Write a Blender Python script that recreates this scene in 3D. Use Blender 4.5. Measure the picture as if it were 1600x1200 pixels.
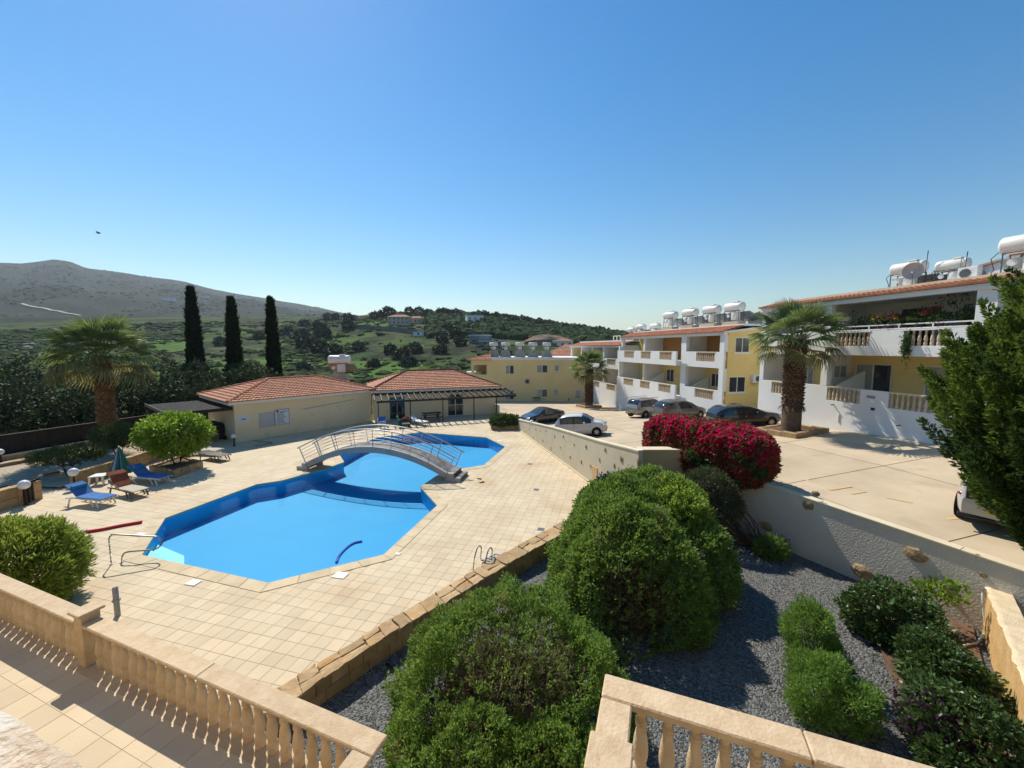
import bpy, bmesh, math, random
import numpy as np
from mathutils import Vector, Matrix

for o in list(bpy.data.objects):
    bpy.data.objects.remove(o)
S = bpy.context.scene
COL = S.collection
rnd = random.Random(7)
R = math.radians
PI = math.pi
EYE = 6.8            # metres from the pool deck (z = 0) up to the camera

# ---------------------------------------------------------------- camera, sky, sun, exposure
cam_d = bpy.data.cameras.new('camera')
cam = bpy.data.objects.new('camera', cam_d)
COL.objects.link(cam)
cam.location = (0, 0, EYE)
cam.rotation_euler = (R(90) - 0.0925, 0, 0)
cam_d.sensor_width = 36
cam_d.lens = 36 * 615 / 1600
cam_d.clip_start = 0.05
cam_d.clip_end = 20000
S.camera = cam

SUN_AZ, SUN_EL = R(-32.0), R(48.5)       # azimuth from +Y towards +X
w = bpy.data.worlds.new('World')
S.world = w
w.use_nodes = True
nt = w.node_tree
bg = nt.nodes['Background']
sky = nt.nodes.new('ShaderNodeTexSky')
sky.sky_type = 'NISHITA'
sky.sun_disc = False
sky.sun_elevation = SUN_EL
sky.sun_rotation = SUN_AZ
sky.altitude = 250
sky.air_density = 1.5
sky.dust_density = 0.15
sky.ozone_density = 4.0
bg.inputs['Strength'].default_value = 0.098
hs = nt.nodes.new('ShaderNodeHueSaturation')
hs.inputs['Saturation'].default_value = 1.38
nt.links.new(sky.outputs['Color'], hs.inputs['Color'])
nt.links.new(hs.outputs['Color'], bg.inputs['Color'])

sun_d = bpy.data.lights.new('sun', 'SUN')
sun_d.energy = 4.6
sun_d.angle = R(0.53)
sun_d.color = (1.0, 0.955, 0.85)
sun = bpy.data.objects.new('sun', sun_d)
COL.objects.link(sun)
sdir = Vector((math.sin(SUN_AZ) * math.cos(SUN_EL), math.cos(SUN_AZ) * math.cos(SUN_EL), math.sin(SUN_EL)))
sun.rotation_euler = sdir.to_track_quat('Z', 'Y').to_euler()
sun.location = sdir * 60

S.view_settings.view_transform = 'Standard'
S.view_settings.look = 'None'
S.view_settings.exposure = 0.30
S.view_settings.gamma = 1.0
S.view_settings.use_curve_mapping = False
S.cycles.max_bounces = 8
S.cycles.transparent_max_bounces = 16
S.cycles.caustics_reflective = False
S.cycles.caustics_refractive = False

# ---------------------------------------------------------------- helpers
FPX, PITCH = 615.0, 0.0925
_c, _s = math.cos(PITCH), math.sin(PITCH)


def at(px, py, z=0.0):
    """point of the plane z that a measured direction of the photograph meets"""
    a, b = (px - 800) / FPX, -(py - 600) / FPX
    d = (a, _c + b * _s, -_s + b * _c)
    t = (z - EYE) / d[2]
    return (d[0] * t, d[1] * t, z)


def atY(px, py, Y):
    a, b = (px - 800) / FPX, -(py - 600) / FPX
    d = (a, _c + b * _s, -_s + b * _c)
    t = Y / d[1]
    return (d[0] * t, Y, EYE + d[2] * t)


def to_px(p):
    x, y, z = p[0], p[1], p[2] - EYE
    d = y * _c - z * _s
    if d < 0.05:
        return (-9999, -9999)
    return (800 + FPX * x / d, 600 - FPX * (y * _s + z * _c) / d)


def lerp(a, b, t):
    return a + (b - a) * t


def vl(a, b, t):
    return tuple(lerp(i, j, t) for i, j in zip(a, b))


MATS = {}


def mat(name, col, col2=None, rough=0.7, scale=3.0, detail=4, bump=0.0, bscale=None, metal=0.0, spec=0.3, var=0.0,
        isl=0.0, coords='world', coat=0.0, ramp=(0.35, 0.65), blotch=None, trans=0.0):
    """procedural surface: two colours mixed by noise, optional bump, per object (var) and per piece (isl) variation"""
    if name in MATS:
        return MATS[name]
    m = bpy.data.materials.new(name)
    m.use_nodes = True
    n, l = m.node_tree.nodes, m.node_tree.links
    p = n['Principled BSDF']
    p.inputs['Roughness'].default_value = rough
    p.inputs['Metallic'].default_value = metal
    p.inputs['Specular IOR Level'].default_value = spec
    if coat:
        p.inputs['Coat Weight'].default_value = coat
        p.inputs['Coat Roughness'].default_value = 0.05
    if coords == 'world':
        vec = n.new('ShaderNodeNewGeometry').outputs['Position']
    else:
        vec = n.new('ShaderNodeTexCoord').outputs['Object']
    if col2 is None:
        col2 = tuple(c * 0.82 for c in col)
    nz = n.new('ShaderNodeTexNoise')
    nz.inputs['Scale'].default_value = scale
    nz.inputs['Detail'].default_value = detail
    nz.inputs['Roughness'].default_value = 0.6
    l.new(vec, nz.inputs['Vector'])
    rp = n.new('ShaderNodeValToRGB')
    rp.color_ramp.elements[0].position, rp.color_ramp.elements[1].position = ramp
    rp.color_ramp.elements[0].color = (*col2, 1)
    rp.color_ramp.elements[1].color = (*col, 1)
    l.new(nz.outputs['Fac'], rp.inputs['Fac'])
    out = rp.outputs['Color']
    if blotch:                                   # (colour, scale, threshold, amount): wear with a shape of its own
        n2 = n.new('ShaderNodeTexNoise')
        n2.inputs['Scale'].default_value = blotch[1]
        n2.inputs['Detail'].default_value = 6
        l.new(vec, n2.inputs['Vector'])
        mr = n.new('ShaderNodeMapRange')
        mr.inputs['From Min'].default_value = blotch[2]
        mr.inputs['From Max'].default_value = blotch[2] + 0.12
        mr.inputs['To Max'].default_value = blotch[3]
        l.new(n2.outputs['Fac'], mr.inputs['Value'])
        mx = n.new('ShaderNodeMix')
        mx.data_type = 'RGBA'
        l.new(mr.outputs['Result'], mx.inputs[0])
        l.new(out, mx.inputs[6])
        mx.inputs[7].default_value = (*blotch[0], 1)
        out = mx.outputs[2]
    for amount, src in ((var, 'obj'), (isl, 'isl')):
        if amount:
            if src == 'obj':
                r = n.new('ShaderNodeObjectInfo').outputs['Random']
            else:
                r = n.new('ShaderNodeNewGeometry').outputs['Random Per Island']
            mr = n.new('ShaderNodeMapRange')
            mr.inputs['To Min'].default_value = 1 - amount
            mr.inputs['To Max'].default_value = 1 + amount * 0.6
            l.new(r, mr.inputs['Value'])
            hs = n.new('ShaderNodeHueSaturation')
            l.new(mr.outputs['Result'], hs.inputs['Value'])
            l.new(out, hs.inputs['Color'])
            out = hs.outputs['Color']
    l.new(out, p.inputs['Base Color'])
    if bump:
        nb = n.new('ShaderNodeTexNoise')
        nb.inputs['Scale'].default_value = bscale or scale * 6
        nb.inputs['Detail'].default_value = 5
        l.new(vec, nb.inputs['Vector'])
        bp = n.new('ShaderNodeBump')
        bp.inputs['Strength'].default_value = min(1, bump)
        bp.inputs['Distance'].default_value = 0.02
        l.new(nb.outputs['Fac'], bp.inputs['Height'])
        l.new(bp.outputs['Normal'], p.inputs['Normal'])
    MATS[name] = m
    return m


def leaf_mat(name, dark, light, dry=None, dry_scale=0.8, dry_t=0.6, rough=0.55, transl=0.35, spec=0.25):
    m = bpy.data.materials.new(name)
    m.use_nodes = True
    n, l = m.node_tree.nodes, m.node_tree.links
    p = n['Principled BSDF']
    p.inputs['Roughness'].default_value = rough
    p.inputs['Specular IOR Level'].default_value = spec
    g = n.new('ShaderNodeNewGeometry')
    rp = n.new('ShaderNodeValToRGB')
    rp.color_ramp.elements[0].color = (*dark, 1)
    rp.color_ramp.elements[1].color = (*light, 1)
    nz = n.new('ShaderNodeTexNoise')
    nz.inputs['Scale'].default_value = 2.2
    nz.inputs['Detail'].default_value = 3
    l.new(g.outputs['Position'], nz.inputs['Vector'])
    ad = n.new('ShaderNodeMath')
    ad.operation = 'MULTIPLY_ADD'
    l.new(g.outputs['Random Per Island'], ad.inputs[0])
    ad.inputs[1].default_value = 0.65
    sb = n.new('ShaderNodeMath')
    sb.operation = 'MULTIPLY_ADD'
    l.new(nz.outputs['Fac'], sb.inputs[0])
    sb.inputs[1].default_value = 1.1
    sb.inputs[2].default_value = -0.38
    l.new(sb.outputs[0], ad.inputs[2])
    l.new(ad.outputs[0], rp.inputs['Fac'])
    out = rp.outputs['Color']
    if dry:
        n2 = n.new('ShaderNodeTexNoise')
        n2.inputs['Scale'].default_value = dry_scale
        n2.inputs['Detail'].default_value = 4
        l.new(g.outputs['Position'], n2.inputs['Vector'])
        mr = n.new('ShaderNodeMapRange')
        mr.inputs['From Min'].default_value = dry_t
        mr.inputs['From Max'].default_value = dry_t + 0.15
        l.new(n2.outputs['Fac'], mr.inputs['Value'])
        mx = n.new('ShaderNodeMix')
        mx.data_type = 'RGBA'
        l.new(mr.outputs['Result'], mx.inputs[0])
        l.new(out, mx.inputs[6])
        mx.inputs[7].default_value = (*dry, 1)
        out = mx.outputs[2]
    l.new(out, p.inputs['Base Color'])
    if transl:
        tr = n.new('ShaderNodeBsdfTranslucent')
        hs = n.new('ShaderNodeHueSaturation')
        hs.inputs['Value'].default_value = 1.7
        hs.inputs['Hue'].default_value = 0.485
        l.new(out, hs.inputs['Color'])
        l.new(hs.outputs['Color'], tr.inputs['Color'])
        ms = n.new('ShaderNodeMixShader')
        ms.inputs[0].default_value = transl
        l.new(p.outputs[0], ms.inputs[1])
        l.new(tr.outputs[0], ms.inputs[2])
        l.new(ms.outputs[0], n['Material Output'].inputs['Surface'])
    MATS[name] = m
    return m


class MB:
    """collects shapes; build() links them as ONE mesh object"""

    def __init__(self):
        self.v, self.f, self.sm, self.mi = [], [], [], []

    def add(self, vs, fs, smooth=False, mi=0):
        o = len(self.v)
        self.v += [tuple(p) for p in vs]
        for f in fs:
            self.f.append(tuple(i + o for i in f))
            self.sm.append(smooth)
            self.mi.append(mi)
        return self

    def box(self, x0, x1, y0, y1, z0, z1, mi=0):
        if x0 > x1: x0, x1 = x1, x0
        if y0 > y1: y0, y1 = y1, y0
        if z0 > z1: z0, z1 = z1, z0
        vs = [(x0, y0, z0), (x1, y0, z0), (x1, y1, z0), (x0, y1, z0), (x0, y0, z1), (x1, y0, z1), (x1, y1, z1), (x0, y1, z1)]
        return self.add(vs, [(0, 3, 2, 1), (4, 5, 6, 7), (0, 1, 5, 4), (1, 2, 6, 5), (2, 3, 7, 6), (3, 0, 4, 7)], mi=mi)

    def hexa(self, b, t):
        """b, t: four bottom and four top corners, counter-clockwise"""
        return self.add(list(b) + list(t), [(0, 3, 2, 1), (4, 5, 6, 7), (0, 1, 5, 4), (1, 2, 6, 5), (2, 3, 7, 6), (3, 0, 4, 7)])

    def bar(self, p, q, w, h, up=(0, 0, 1)):
        """square bar from p to q"""
        p, q = Vector(p), Vector(q)
        d = (q - p).normalized()
        u = Vector(up)
        if abs(d.dot(u)) > 0.98: u = Vector((1, 0, 0))
        s = d.cross(u).normalized() * (w / 2)
        t = s.cross(d).normalized() * (h / 2)
        vs = [p - s - t, p + s - t, p + s + t, p - s + t, q - s - t, q + s - t, q + s + t, q - s + t]
        return self.add(vs, [(0, 1, 2, 3), (4, 7, 6, 5), (0, 4, 5, 1), (1, 5, 6, 2), (2, 6, 7, 3), (3, 7, 4, 0)])

    def tube(self, pts, r, n=8, cap=True, smooth=True):
        pts = [Vector(p) for p in pts]
        k = len(pts)
        rs = r if isinstance(r, (list, tuple)) else [r] * k
        ref = Vector((0, 0, 1))
        vs, fs = [], []
        for i, p in enumerate(pts):
            d = (pts[min(i + 1, k - 1)] - pts[max(i - 1, 0)])
            if d.length < 1e-9: d = Vector((0, 0, 1))
            d.normalize()
            a = d.cross(ref)
            if a.length < 0.05: a = d.cross(Vector((1, 0, 0)))
            a.normalize()
            b = d.cross(a).normalized()
            ref = b if abs(d.dot(Vector((0, 0, 1)))) > 0.95 else Vector((0, 0, 1))
            for j in range(n):
                t = 2 * PI * j / n
                vs.append(p + (a * math.cos(t) + b * math.sin(t)) * rs[i])
        for i in range(k - 1):
            for j in range(n):
                j2 = (j + 1) % n
                fs.append((i * n + j, i * n + j2, (i + 1) * n + j2, (i + 1) * n + j))
        self.add(vs, fs, smooth)
        if cap:
            self.add([vs[j] for j in range(n)], [tuple(range(n))[::-1]])
            self.add([vs[(k - 1) * n + j] for j in range(n)], [tuple(range(n))])
        return self

    def lathe(self, prof, n=12, c=(0, 0, 0), smooth=True, axis='z'):
        vs, fs = [], []
        for r, z in prof:
            for j in range(n):
                t = 2 * PI * j / n
                x, y = r * math.cos(t), r * math.sin(t)
                if axis == 'z': vs.append((c[0] + x, c[1] + y, c[2] + z))
                elif axis == 'x': vs.append((c[0] + z, c[1] + x, c[2] + y))
                else: vs.append((c[0] + y, c[1] + z, c[2] + x))
        k = len(prof)
        for i in range(k - 1):
            for j in range(n):
                j2 = (j + 1) % n
                fs.append((i * n + j, i * n + j2, (i + 1) * n + j2, (i + 1) * n + j))
        self.add(vs, fs, smooth)
        self.add(vs[:n], [tuple(range(n))[::-1]])
        self.add(vs[-n:], [tuple(range(n))])
        return self

    def prism(self, poly, z0, z1):
        n = len(poly)
        vs = [(p[0], p[1], z0) for p in poly] + [(p[0], p[1], z1) for p in poly]
        fs = [tuple(range(n))[::-1], tuple(range(n, 2 * n))]
        fs += [(i, (i + 1) % n, n + (i + 1) % n, n + i) for i in range(n)]
        return self.add(vs, fs)

    def sphere(self, c, r, n=12, m=8, sc=(1, 1, 1)):
        prof = [(max(1e-4, math.sin(PI * i / m)) * r, -math.cos(PI * i / m) * r) for i in range(m + 1)]
        o = len(self.v)
        self.lathe(prof, n)
        for i in range(o, len(self.v)):
            x, y, z = self.v[i]
            self.v[i] = (c[0] + x * sc[0], c[1] + y * sc[1], c[2] + z * sc[2])
        return self

    def blob(self, c, r, seed=0, sc=(1, 1, 1), sub=1, jit=0.25):
        bm = bmesh.new()
        bmesh.ops.create_icosphere(bm, subdivisions=sub, radius=1)
        q = random.Random(seed)
        vs = []
        for v in bm.verts:
            k = r * (1 + q.uniform(-jit, jit))
            vs.append((c[0] + v.co.x * k * sc[0], c[1] + v.co.y * k * sc[1], c[2] + v.co.z * k * sc[2]))
        fs = [tuple(v.index for v in f.verts) for f in bm.faces]
        bm.free()
        return self.add(vs, fs)

    def mesh(self, name, m):
        me = bpy.data.meshes.new(name)
        me.from_pydata(self.v, [], self.f)
        me.polygons.foreach_set('use_smooth', self.sm)
        me.polygons.foreach_set('material_index', self.mi)
        for x in (m if isinstance(m, (list, tuple)) else [m]):
            if x: me.materials.append(x)
        me.update()
        return me

    def build(self, name, m, parent=None, bevel=0.0, kind=None):
        me = self.mesh(name, m)
        if bevel:
            bm = bmesh.new()
            bm.from_mesh(me)
            bmesh.ops.remove_doubles(bm, verts=bm.verts, dist=1e-5)
            es = [e for e in bm.edges if len(e.link_faces) == 2 and e.calc_face_angle(0) > 0.5]
            bmesh.ops.bevel(bm, geom=es, offset=bevel, segments=1, affect='EDGES', clamp_overlap=True)
            bm.to_mesh(me)
            bm.free()
        return link(name, me, parent, kind)


def link(name, me, parent=None, kind=None):
    o = bpy.data.objects.new(name, me)
    COL.objects.link(o)
    if parent is not None:
        o.parent = parent
    if kind:
        o['kind'] = kind
    return o


def tag(o, label=None, cat=None, group=None, kind=None):
    if label: o['label'] = label
    if cat: o['category'] = cat
    if group: o['group'] = group
    if kind: o['kind'] = kind
    return o


def thing(name, label, cat, loc=(0, 0, 0), rz=0.0, group=None):
    o = bpy.data.objects.new(name, None)
    o.empty_display_size = 0.3
    COL.objects.link(o)
    o.location = loc
    o.rotation_euler = (0, 0, rz)
    return tag(o, label, cat, group)


def copy_tree(o, parent=None):
    c = o.copy()
    COL.objects.link(c)
    if parent is not None:
        c.parent = parent
    for ch in list(o.children):
        copy_tree(ch, c)
    return c


def np_mesh(name, V, F, m, smooth=False):
    """V (n,3) floats, F (k,c) vertex indices of equal-sized faces"""
    V = np.asarray(V, dtype=np.float32)
    F = np.asarray(F, dtype=np.int32)
    me = bpy.data.meshes.new(name)
    me.vertices.add(len(V))
    me.vertices.foreach_set('co', V.ravel())
    k, c = F.shape
    me.loops.add(k * c)
    me.loops.foreach_set('vertex_index', F.ravel())
    me.polygons.add(k)
    me.polygons.foreach_set('loop_start', np.arange(0, k * c, c, dtype=np.int32))
    me.polygons.foreach_set('loop_total', np.full(k, c, dtype=np.int32))
    me.polygons.foreach_set('use_smooth', np.full(k, smooth, dtype=bool))
    for x in (m if isinstance(m, (list, tuple)) else [m]):
        me.materials.append(x)
    me.update(calc_edges=True)
    me.validate()
    return me


def nrm(a):
    return a / np.maximum(np.linalg.norm(a, axis=-1, keepdims=True), 1e-9)


def leaves(P, D, L, W, spread, rng, fold=0.0, droop=0.0):
    """one rhombic leaf at each P pointing about D; returns V, F"""
    n = len(P)
    d = nrm(D + rng.normal(size=(n, 3)) * spread)
    if droop: d = nrm(d + np.array([0, 0, -droop]))
    s = nrm(np.cross(d, rng.normal(size=(n, 3))))
    L = (np.asarray(L) * rng.uniform(0.7, 1.3, n))[:, None]
    W = (np.asarray(W) * rng.uniform(0.75, 1.25, n))[:, None]
    V = np.stack([P, P + d * L * 0.5 + s * W, P + d * L, P + d * L * 0.5 - s * W], 1).reshape(-1, 3)
    F = np.arange(4 * n).reshape(n, 4)
    return V, F


def cat(parts):
    V, F, o = [], [], 0
    for v, f in parts:
        V.append(v)
        F.append(f + o)
        o += len(v)
    return np.concatenate(V), np.concatenate(F)


def vnoise(P, f, seed=0):
    """cheap smooth noise in about -1..1"""
    r = np.random.default_rng(seed)
    out = 0
    for k in range(5):
        a = r.normal(size=3)
        a /= np.linalg.norm(a)
        b = r.normal(size=3)
        b /= np.linalg.norm(b)
        out = out + np.sin(P @ a * f * (1 + .35 * k) + r.uniform(0, 6)) * np.sin(P @ b * f * (1.2 + .3 * k) + r.uniform(0, 6))
    return out / 2.2


def shell(ells, n, rng, lump=0.12, lf=3.0, seed=1, zmin=None, inner=0.0):
    """points and outward normals on the union of ellipsoids (cx,cy,cz,rx,ry,rz)"""
    A = np.array([e[3] * e[4] + e[4] * e[5] + e[3] * e[5] for e in ells])
    Ps, Ns = [], []
    for e, k in zip(ells, (A / A.sum() * n * 1.6).astype(int) + 1):
        c, r = np.array(e[:3]), np.array(e[3:6])
        u = nrm(rng.normal(size=(k, 3)))
        p = c + u * r
        nn = nrm(u / r)
        ok = np.ones(k, bool)
        for e2 in ells:
            if e2 is e: continue
            q = (p - np.array(e2[:3])) / np.array(e2[3:6])
            ok &= (q ** 2).sum(1) > 0.97
        p, nn = p[ok], nn[ok]
        p = p + nn * (vnoise(p, lf, seed) * lump)[:, None] - nn * (rng.random(len(p)) ** 2 * inner)[:, None]
        Ps.append(p)
        Ns.append(nn)
    P, N = np.concatenate(Ps), np.concatenate(Ns)
    if zmin is not None:
        ok = P[:, 2] > zmin
        P, N = P[ok], N[ok]
    if len(P) > n:
        i = rng.permutation(len(P))[:n]
        P, N = P[i], N[i]
    return P, N


def tufts(P, N, per, L, W, spread, rng, up=0.5, stem=0.5, jitter=0.6):
    """per leaves round a short shoot at each point"""
    n = len(P)
    ax = nrm(N + np.array([0, 0, up]) + rng.normal(size=(n, 3)) * 0.35)
    PP = np.repeat(P, per, 0) + np.repeat(ax, per, 0) * (rng.random((n * per, 1)) * L * stem * 2) + rng.normal(size=(n * per, 3)) * L * jitter * 0.4
    return leaves(PP, np.repeat(ax, per, 0), L, W, spread, rng)


def twigs(starts, ends, r0, r1, rng, bend=0.15, seg=4, n=4):
    mb = MB()
    for a, b in zip(starts, ends):
        a, b = np.array(a), np.array(b)
        off = rng.normal(size=3) * bend * np.linalg.norm(b - a)
        pts = [a + (b - a) * t + off * math.sin(PI * t) for t in np.linspace(0, 1, seg + 1)]
        mb.tube(pts, [lerp(r0, r1, t) for t in np.linspace(0, 1, seg + 1)], n, cap=False)
    return mb

# ---------------------------------------------------------------- materials
M_TILE = mat('sandstone_tile', (0.63, 0.505, 0.335), (0.55, 0.425, 0.27), 0.75, 0.55, 5, 0.15, 60, var=0.09, blotch=((0.50, 0.355, 0.21), 0.35, 0.57, 0.75))
M_TILE2 = mat('sandstone_tile_mass', (0.63, 0.505, 0.335), (0.55, 0.425, 0.27), 0.75, 0.55, 5, 0.15, 60, isl=0.06, blotch=((0.50, 0.34, 0.19), 0.35, 0.57, 0.75))
M_GROUT = mat('tile_grout', (0.54, 0.41, 0.265), (0.47, 0.34, 0.21), 0.9, 3)
M_COPE = mat('pool_coping_stone', (0.60, 0.47, 0.29), (0.50, 0.375, 0.22), 0.7, 2.0, 5, 0.2, 50, var=0.08)
M_POOL = mat('pool_paint', (0.012, 0.31, 0.59), (0.010, 0.29, 0.565), 0.6, 0.9, 6, 0.0)
M_POOLSTEP = mat('pool_step_paint', (0.42, 0.72, 0.80), (0.36, 0.68, 0.78), 0.6, 1.5)
M_TRAV = mat('travertine', (0.60, 0.45, 0.29), (0.50, 0.355, 0.21), 0.75, 6, 6, 0.45, 35, var=0.07, blotch=((0.40, 0.24, 0.12), 9.0, 0.60, 0.45))
M_TRAVW = mat('worn_travertine', (0.62, 0.50, 0.37), (0.45, 0.32, 0.21), 0.8, 14, 8, 0.8, 50, blotch=((0.66, 0.60, 0.52), 5.0, 0.5, 0.8))
M_BAL = mat('cast_stone_baluster', (0.66, 0.52, 0.36), (0.57, 0.43, 0.28), 0.75, 7, 5, 0.3, 45, var=0.12, blotch=((0.36, 0.20, 0.09), 8.0, 0.62, 0.5))
M_FLAG = mat('flagstone', (0.52, 0.36, 0.19), (0.36, 0.225, 0.11), 0.85, 2.2, 7, 0.8, 22, var=0.22, blotch=((0.50, 0.26, 0.07), 2.4, 0.55, 0.6))
M_SSTONE = mat('sandstone_block', (0.47, 0.315, 0.155), (0.34, 0.215, 0.10), 0.85, 3.0, 7, 0.9, 26, var=0.2)
M_MORTAR = mat('mortar', (0.36, 0.255, 0.14), (0.28, 0.19, 0.10), 0.95, 6)
M_CONC = mat('parking_concrete', (0.56, 0.44, 0.30), (0.46, 0.355, 0.235), 0.85, 0.5, 6, 0.25, 40, var=0.06, blotch=((0.40, 0.31, 0.21), 0.9, 0.58, 0.6))
M_JOINT = mat('slab_joint', (0.12, 0.10, 0.08), None, 0.95, 4)
M_YELLOWLINE = mat('yellow_road_paint', (0.60, 0.41, 0.16), (0.54, 0.42, 0.25), 0.8, 3, 6)
M_STUCCO = mat('cream_stucco', (0.60, 0.53, 0.385), (0.55, 0.48, 0.34), 0.9, 1.2, 4, 0.25, 40)
M_CAP = mat('wall_cap_render', (0.70, 0.60, 0.42), (0.62, 0.52, 0.35), 0.85, 2)
M_ROUGHCAST = mat('roughcast_render', (0.60, 0.555, 0.455), (0.55, 0.50, 0.41), 0.95, 1.0, 3, 1.0, 19)
M_OCHRE = mat('ochre_render', (0.66, 0.46, 0.24), (0.60, 0.41, 0.205), 0.9, 1.5)
M_EMBED = mat('embedded_fieldstone', (0.40, 0.29, 0.155), (0.22, 0.15, 0.08), 0.9, 9, 6, 0.9, 30, var=0.2)
M_GRAVEL = None
M_SOIL = mat('garden_soil', (0.17, 0.10, 0.06), (0.09, 0.055, 0.035), 0.95, 3, 6, 0.9, 30)
M_SAND = mat('sandy_gravel', (0.50, 0.40, 0.28), (0.34, 0.26, 0.17), 0.95, 9, 5, 0.9, 40, blotch=((0.27, 0.20, 0.13), 0.7, 0.5, 0.6))
M_WHITE = mat('white_wall_paint', (0.80, 0.79, 0.76), (0.76, 0.74, 0.70), 0.85, 0.7, 5, 0.12, 30, blotch=((0.64, 0.61, 0.55), 1.3, 0.63, 0.35))
M_YELLOW = mat('yellow_wall_paint', (0.80, 0.60, 0.24), (0.75, 0.56, 0.22), 0.85, 0.8, 4, 0.12, 30, blotch=((0.55, 0.38, 0.14), 1.0, 0.62, 0.4))
M_PALEYEL = mat('pale_yellow_wall_paint', (0.78, 0.62, 0.30), (0.73, 0.57, 0.27), 0.85, 0.5, 4)
M_CREAM = mat('cream_wall_paint', (0.80, 0.64, 0.41), (0.75, 0.59, 0.37), 0.9, 0.6, 5, 0.12, 30, blotch=((0.44, 0.34, 0.19), 0.9, 0.62, 0.4))
M_TERRA = mat('terracotta_tile', (0.62, 0.285, 0.165), (0.49, 0.205, 0.115), 0.8, 4, 6, 0.3, 40, isl=0.16, blotch=((0.56, 0.34, 0.23), 2.5, 0.6, 0.35))
M_RIDGE = mat('ridge_tile', (0.58, 0.22, 0.11), (0.45, 0.15, 0.07), 0.8, 5, 5, isl=0.15)
M_DARKWOOD = mat('dark_stained_wood', (0.030, 0.021, 0.017), (0.018, 0.013, 0.011), 0.6, 8, var=0.2)
M_BLACK = mat('black_painted_metal', (0.014, 0.014, 0.016), None, 0.45, 5)
M_STEEL = mat('stainless_steel', (0.36, 0.34, 0.31), (0.30, 0.28, 0.26), 0.38, 8, metal=1.0)
M_GREYMETAL = mat('galvanised_grey_metal', (0.30, 0.31, 0.33), (0.24, 0.25, 0.27), 0.45, 6, metal=0.35)
M_GALV = mat('dark_galvanised_frame', (0.13, 0.13, 0.135), None, 0.5, 6, metal=0.5)
M_ALU = mat('white_aluminium', (0.78, 0.78, 0.76), None, 0.4, 5)
M_GLASS = mat('dark_window_glass', (0.035, 0.045, 0.05), (0.02, 0.027, 0.03), 0.06, 0.6, spec=0.6)
M_CURTAIN = mat('pale_curtain_behind_glass', (0.36, 0.37, 0.33), (0.26, 0.27, 0.25), 0.12, 1.6, spec=0.6)
M_PLASTIC = mat('white_plastic', (0.78, 0.76, 0.70), None, 0.45, 5)
M_BARK = mat('brown_bark', (0.12, 0.075, 0.045), (0.06, 0.036, 0.022), 0.95, 9, 6, 0.9, 30)
M_TWIG = mat('dry_twig', (0.16, 0.105, 0.075), (0.085, 0.055, 0.04), 0.9, 9, 4, isl=0.3)
M_GLOBE = mat('white_globe', (0.80, 0.80, 0.80), None, 0.3, 4)


def gravel_mat():
    m = bpy.data.materials.new('slate_gravel')
    m.use_nodes = True
    n, l = m.node_tree.nodes, m.node_tree.links
    p = n['Principled BSDF']
    p.inputs['Roughness'].default_value = 0.85
    g = n.new('ShaderNodeNewGeometry')
    v = n.new('ShaderNodeTexVoronoi')
    v.inputs['Scale'].default_value = 26
    l.new(g.outputs['Position'], v.inputs['Vector'])
    hs = n.new('ShaderNodeSeparateColor')
    l.new(v.outputs['Color'], hs.inputs[0])
    rp = n.new('ShaderNodeValToRGB')
    rp.color_ramp.elements[0].color = (0.042, 0.041, 0.039, 1)
    rp.color_ramp.elements[1].color = (0.20, 0.195, 0.18, 1)
    l.new(hs.outputs[0], rp.inputs['Fac'])
    n2 = n.new('ShaderNodeTexNoise')
    n2.inputs['Scale'].default_value = 0.9
    n2.inputs['Detail'].default_value = 5
    l.new(g.outputs['Position'], n2.inputs['Vector'])
    mr = n.new('ShaderNodeMapRange')
    mr.inputs['From Min'].default_value = 0.58
    mr.inputs['From Max'].default_value = 0.72
    mr.inputs['To Max'].default_value = 0.45
    l.new(n2.outputs['Fac'], mr.inputs['Value'])
    mx = n.new('ShaderNodeMix')
    mx.data_type = 'RGBA'
    l.new(mr.outputs['Result'], mx.inputs[0])
    l.new(rp.outputs['Color'], mx.inputs[6])
    mx.inputs[7].default_value = (0.19, 0.14, 0.095, 1)
    l.new(mx.outputs[2], p.inputs['Base Color'])
    b = n.new('ShaderNodeBump')
    b.inputs['Strength'].default_value = 1.0
    b.inputs['Distance'].default_value = 0.035
    b.invert = True
    l.new(v.outputs['Distance'], b.inputs['Height'])
    l.new(b.outputs['Normal'], p.inputs['Normal'])
    return m


M_GRAVEL = gravel_mat()


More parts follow.
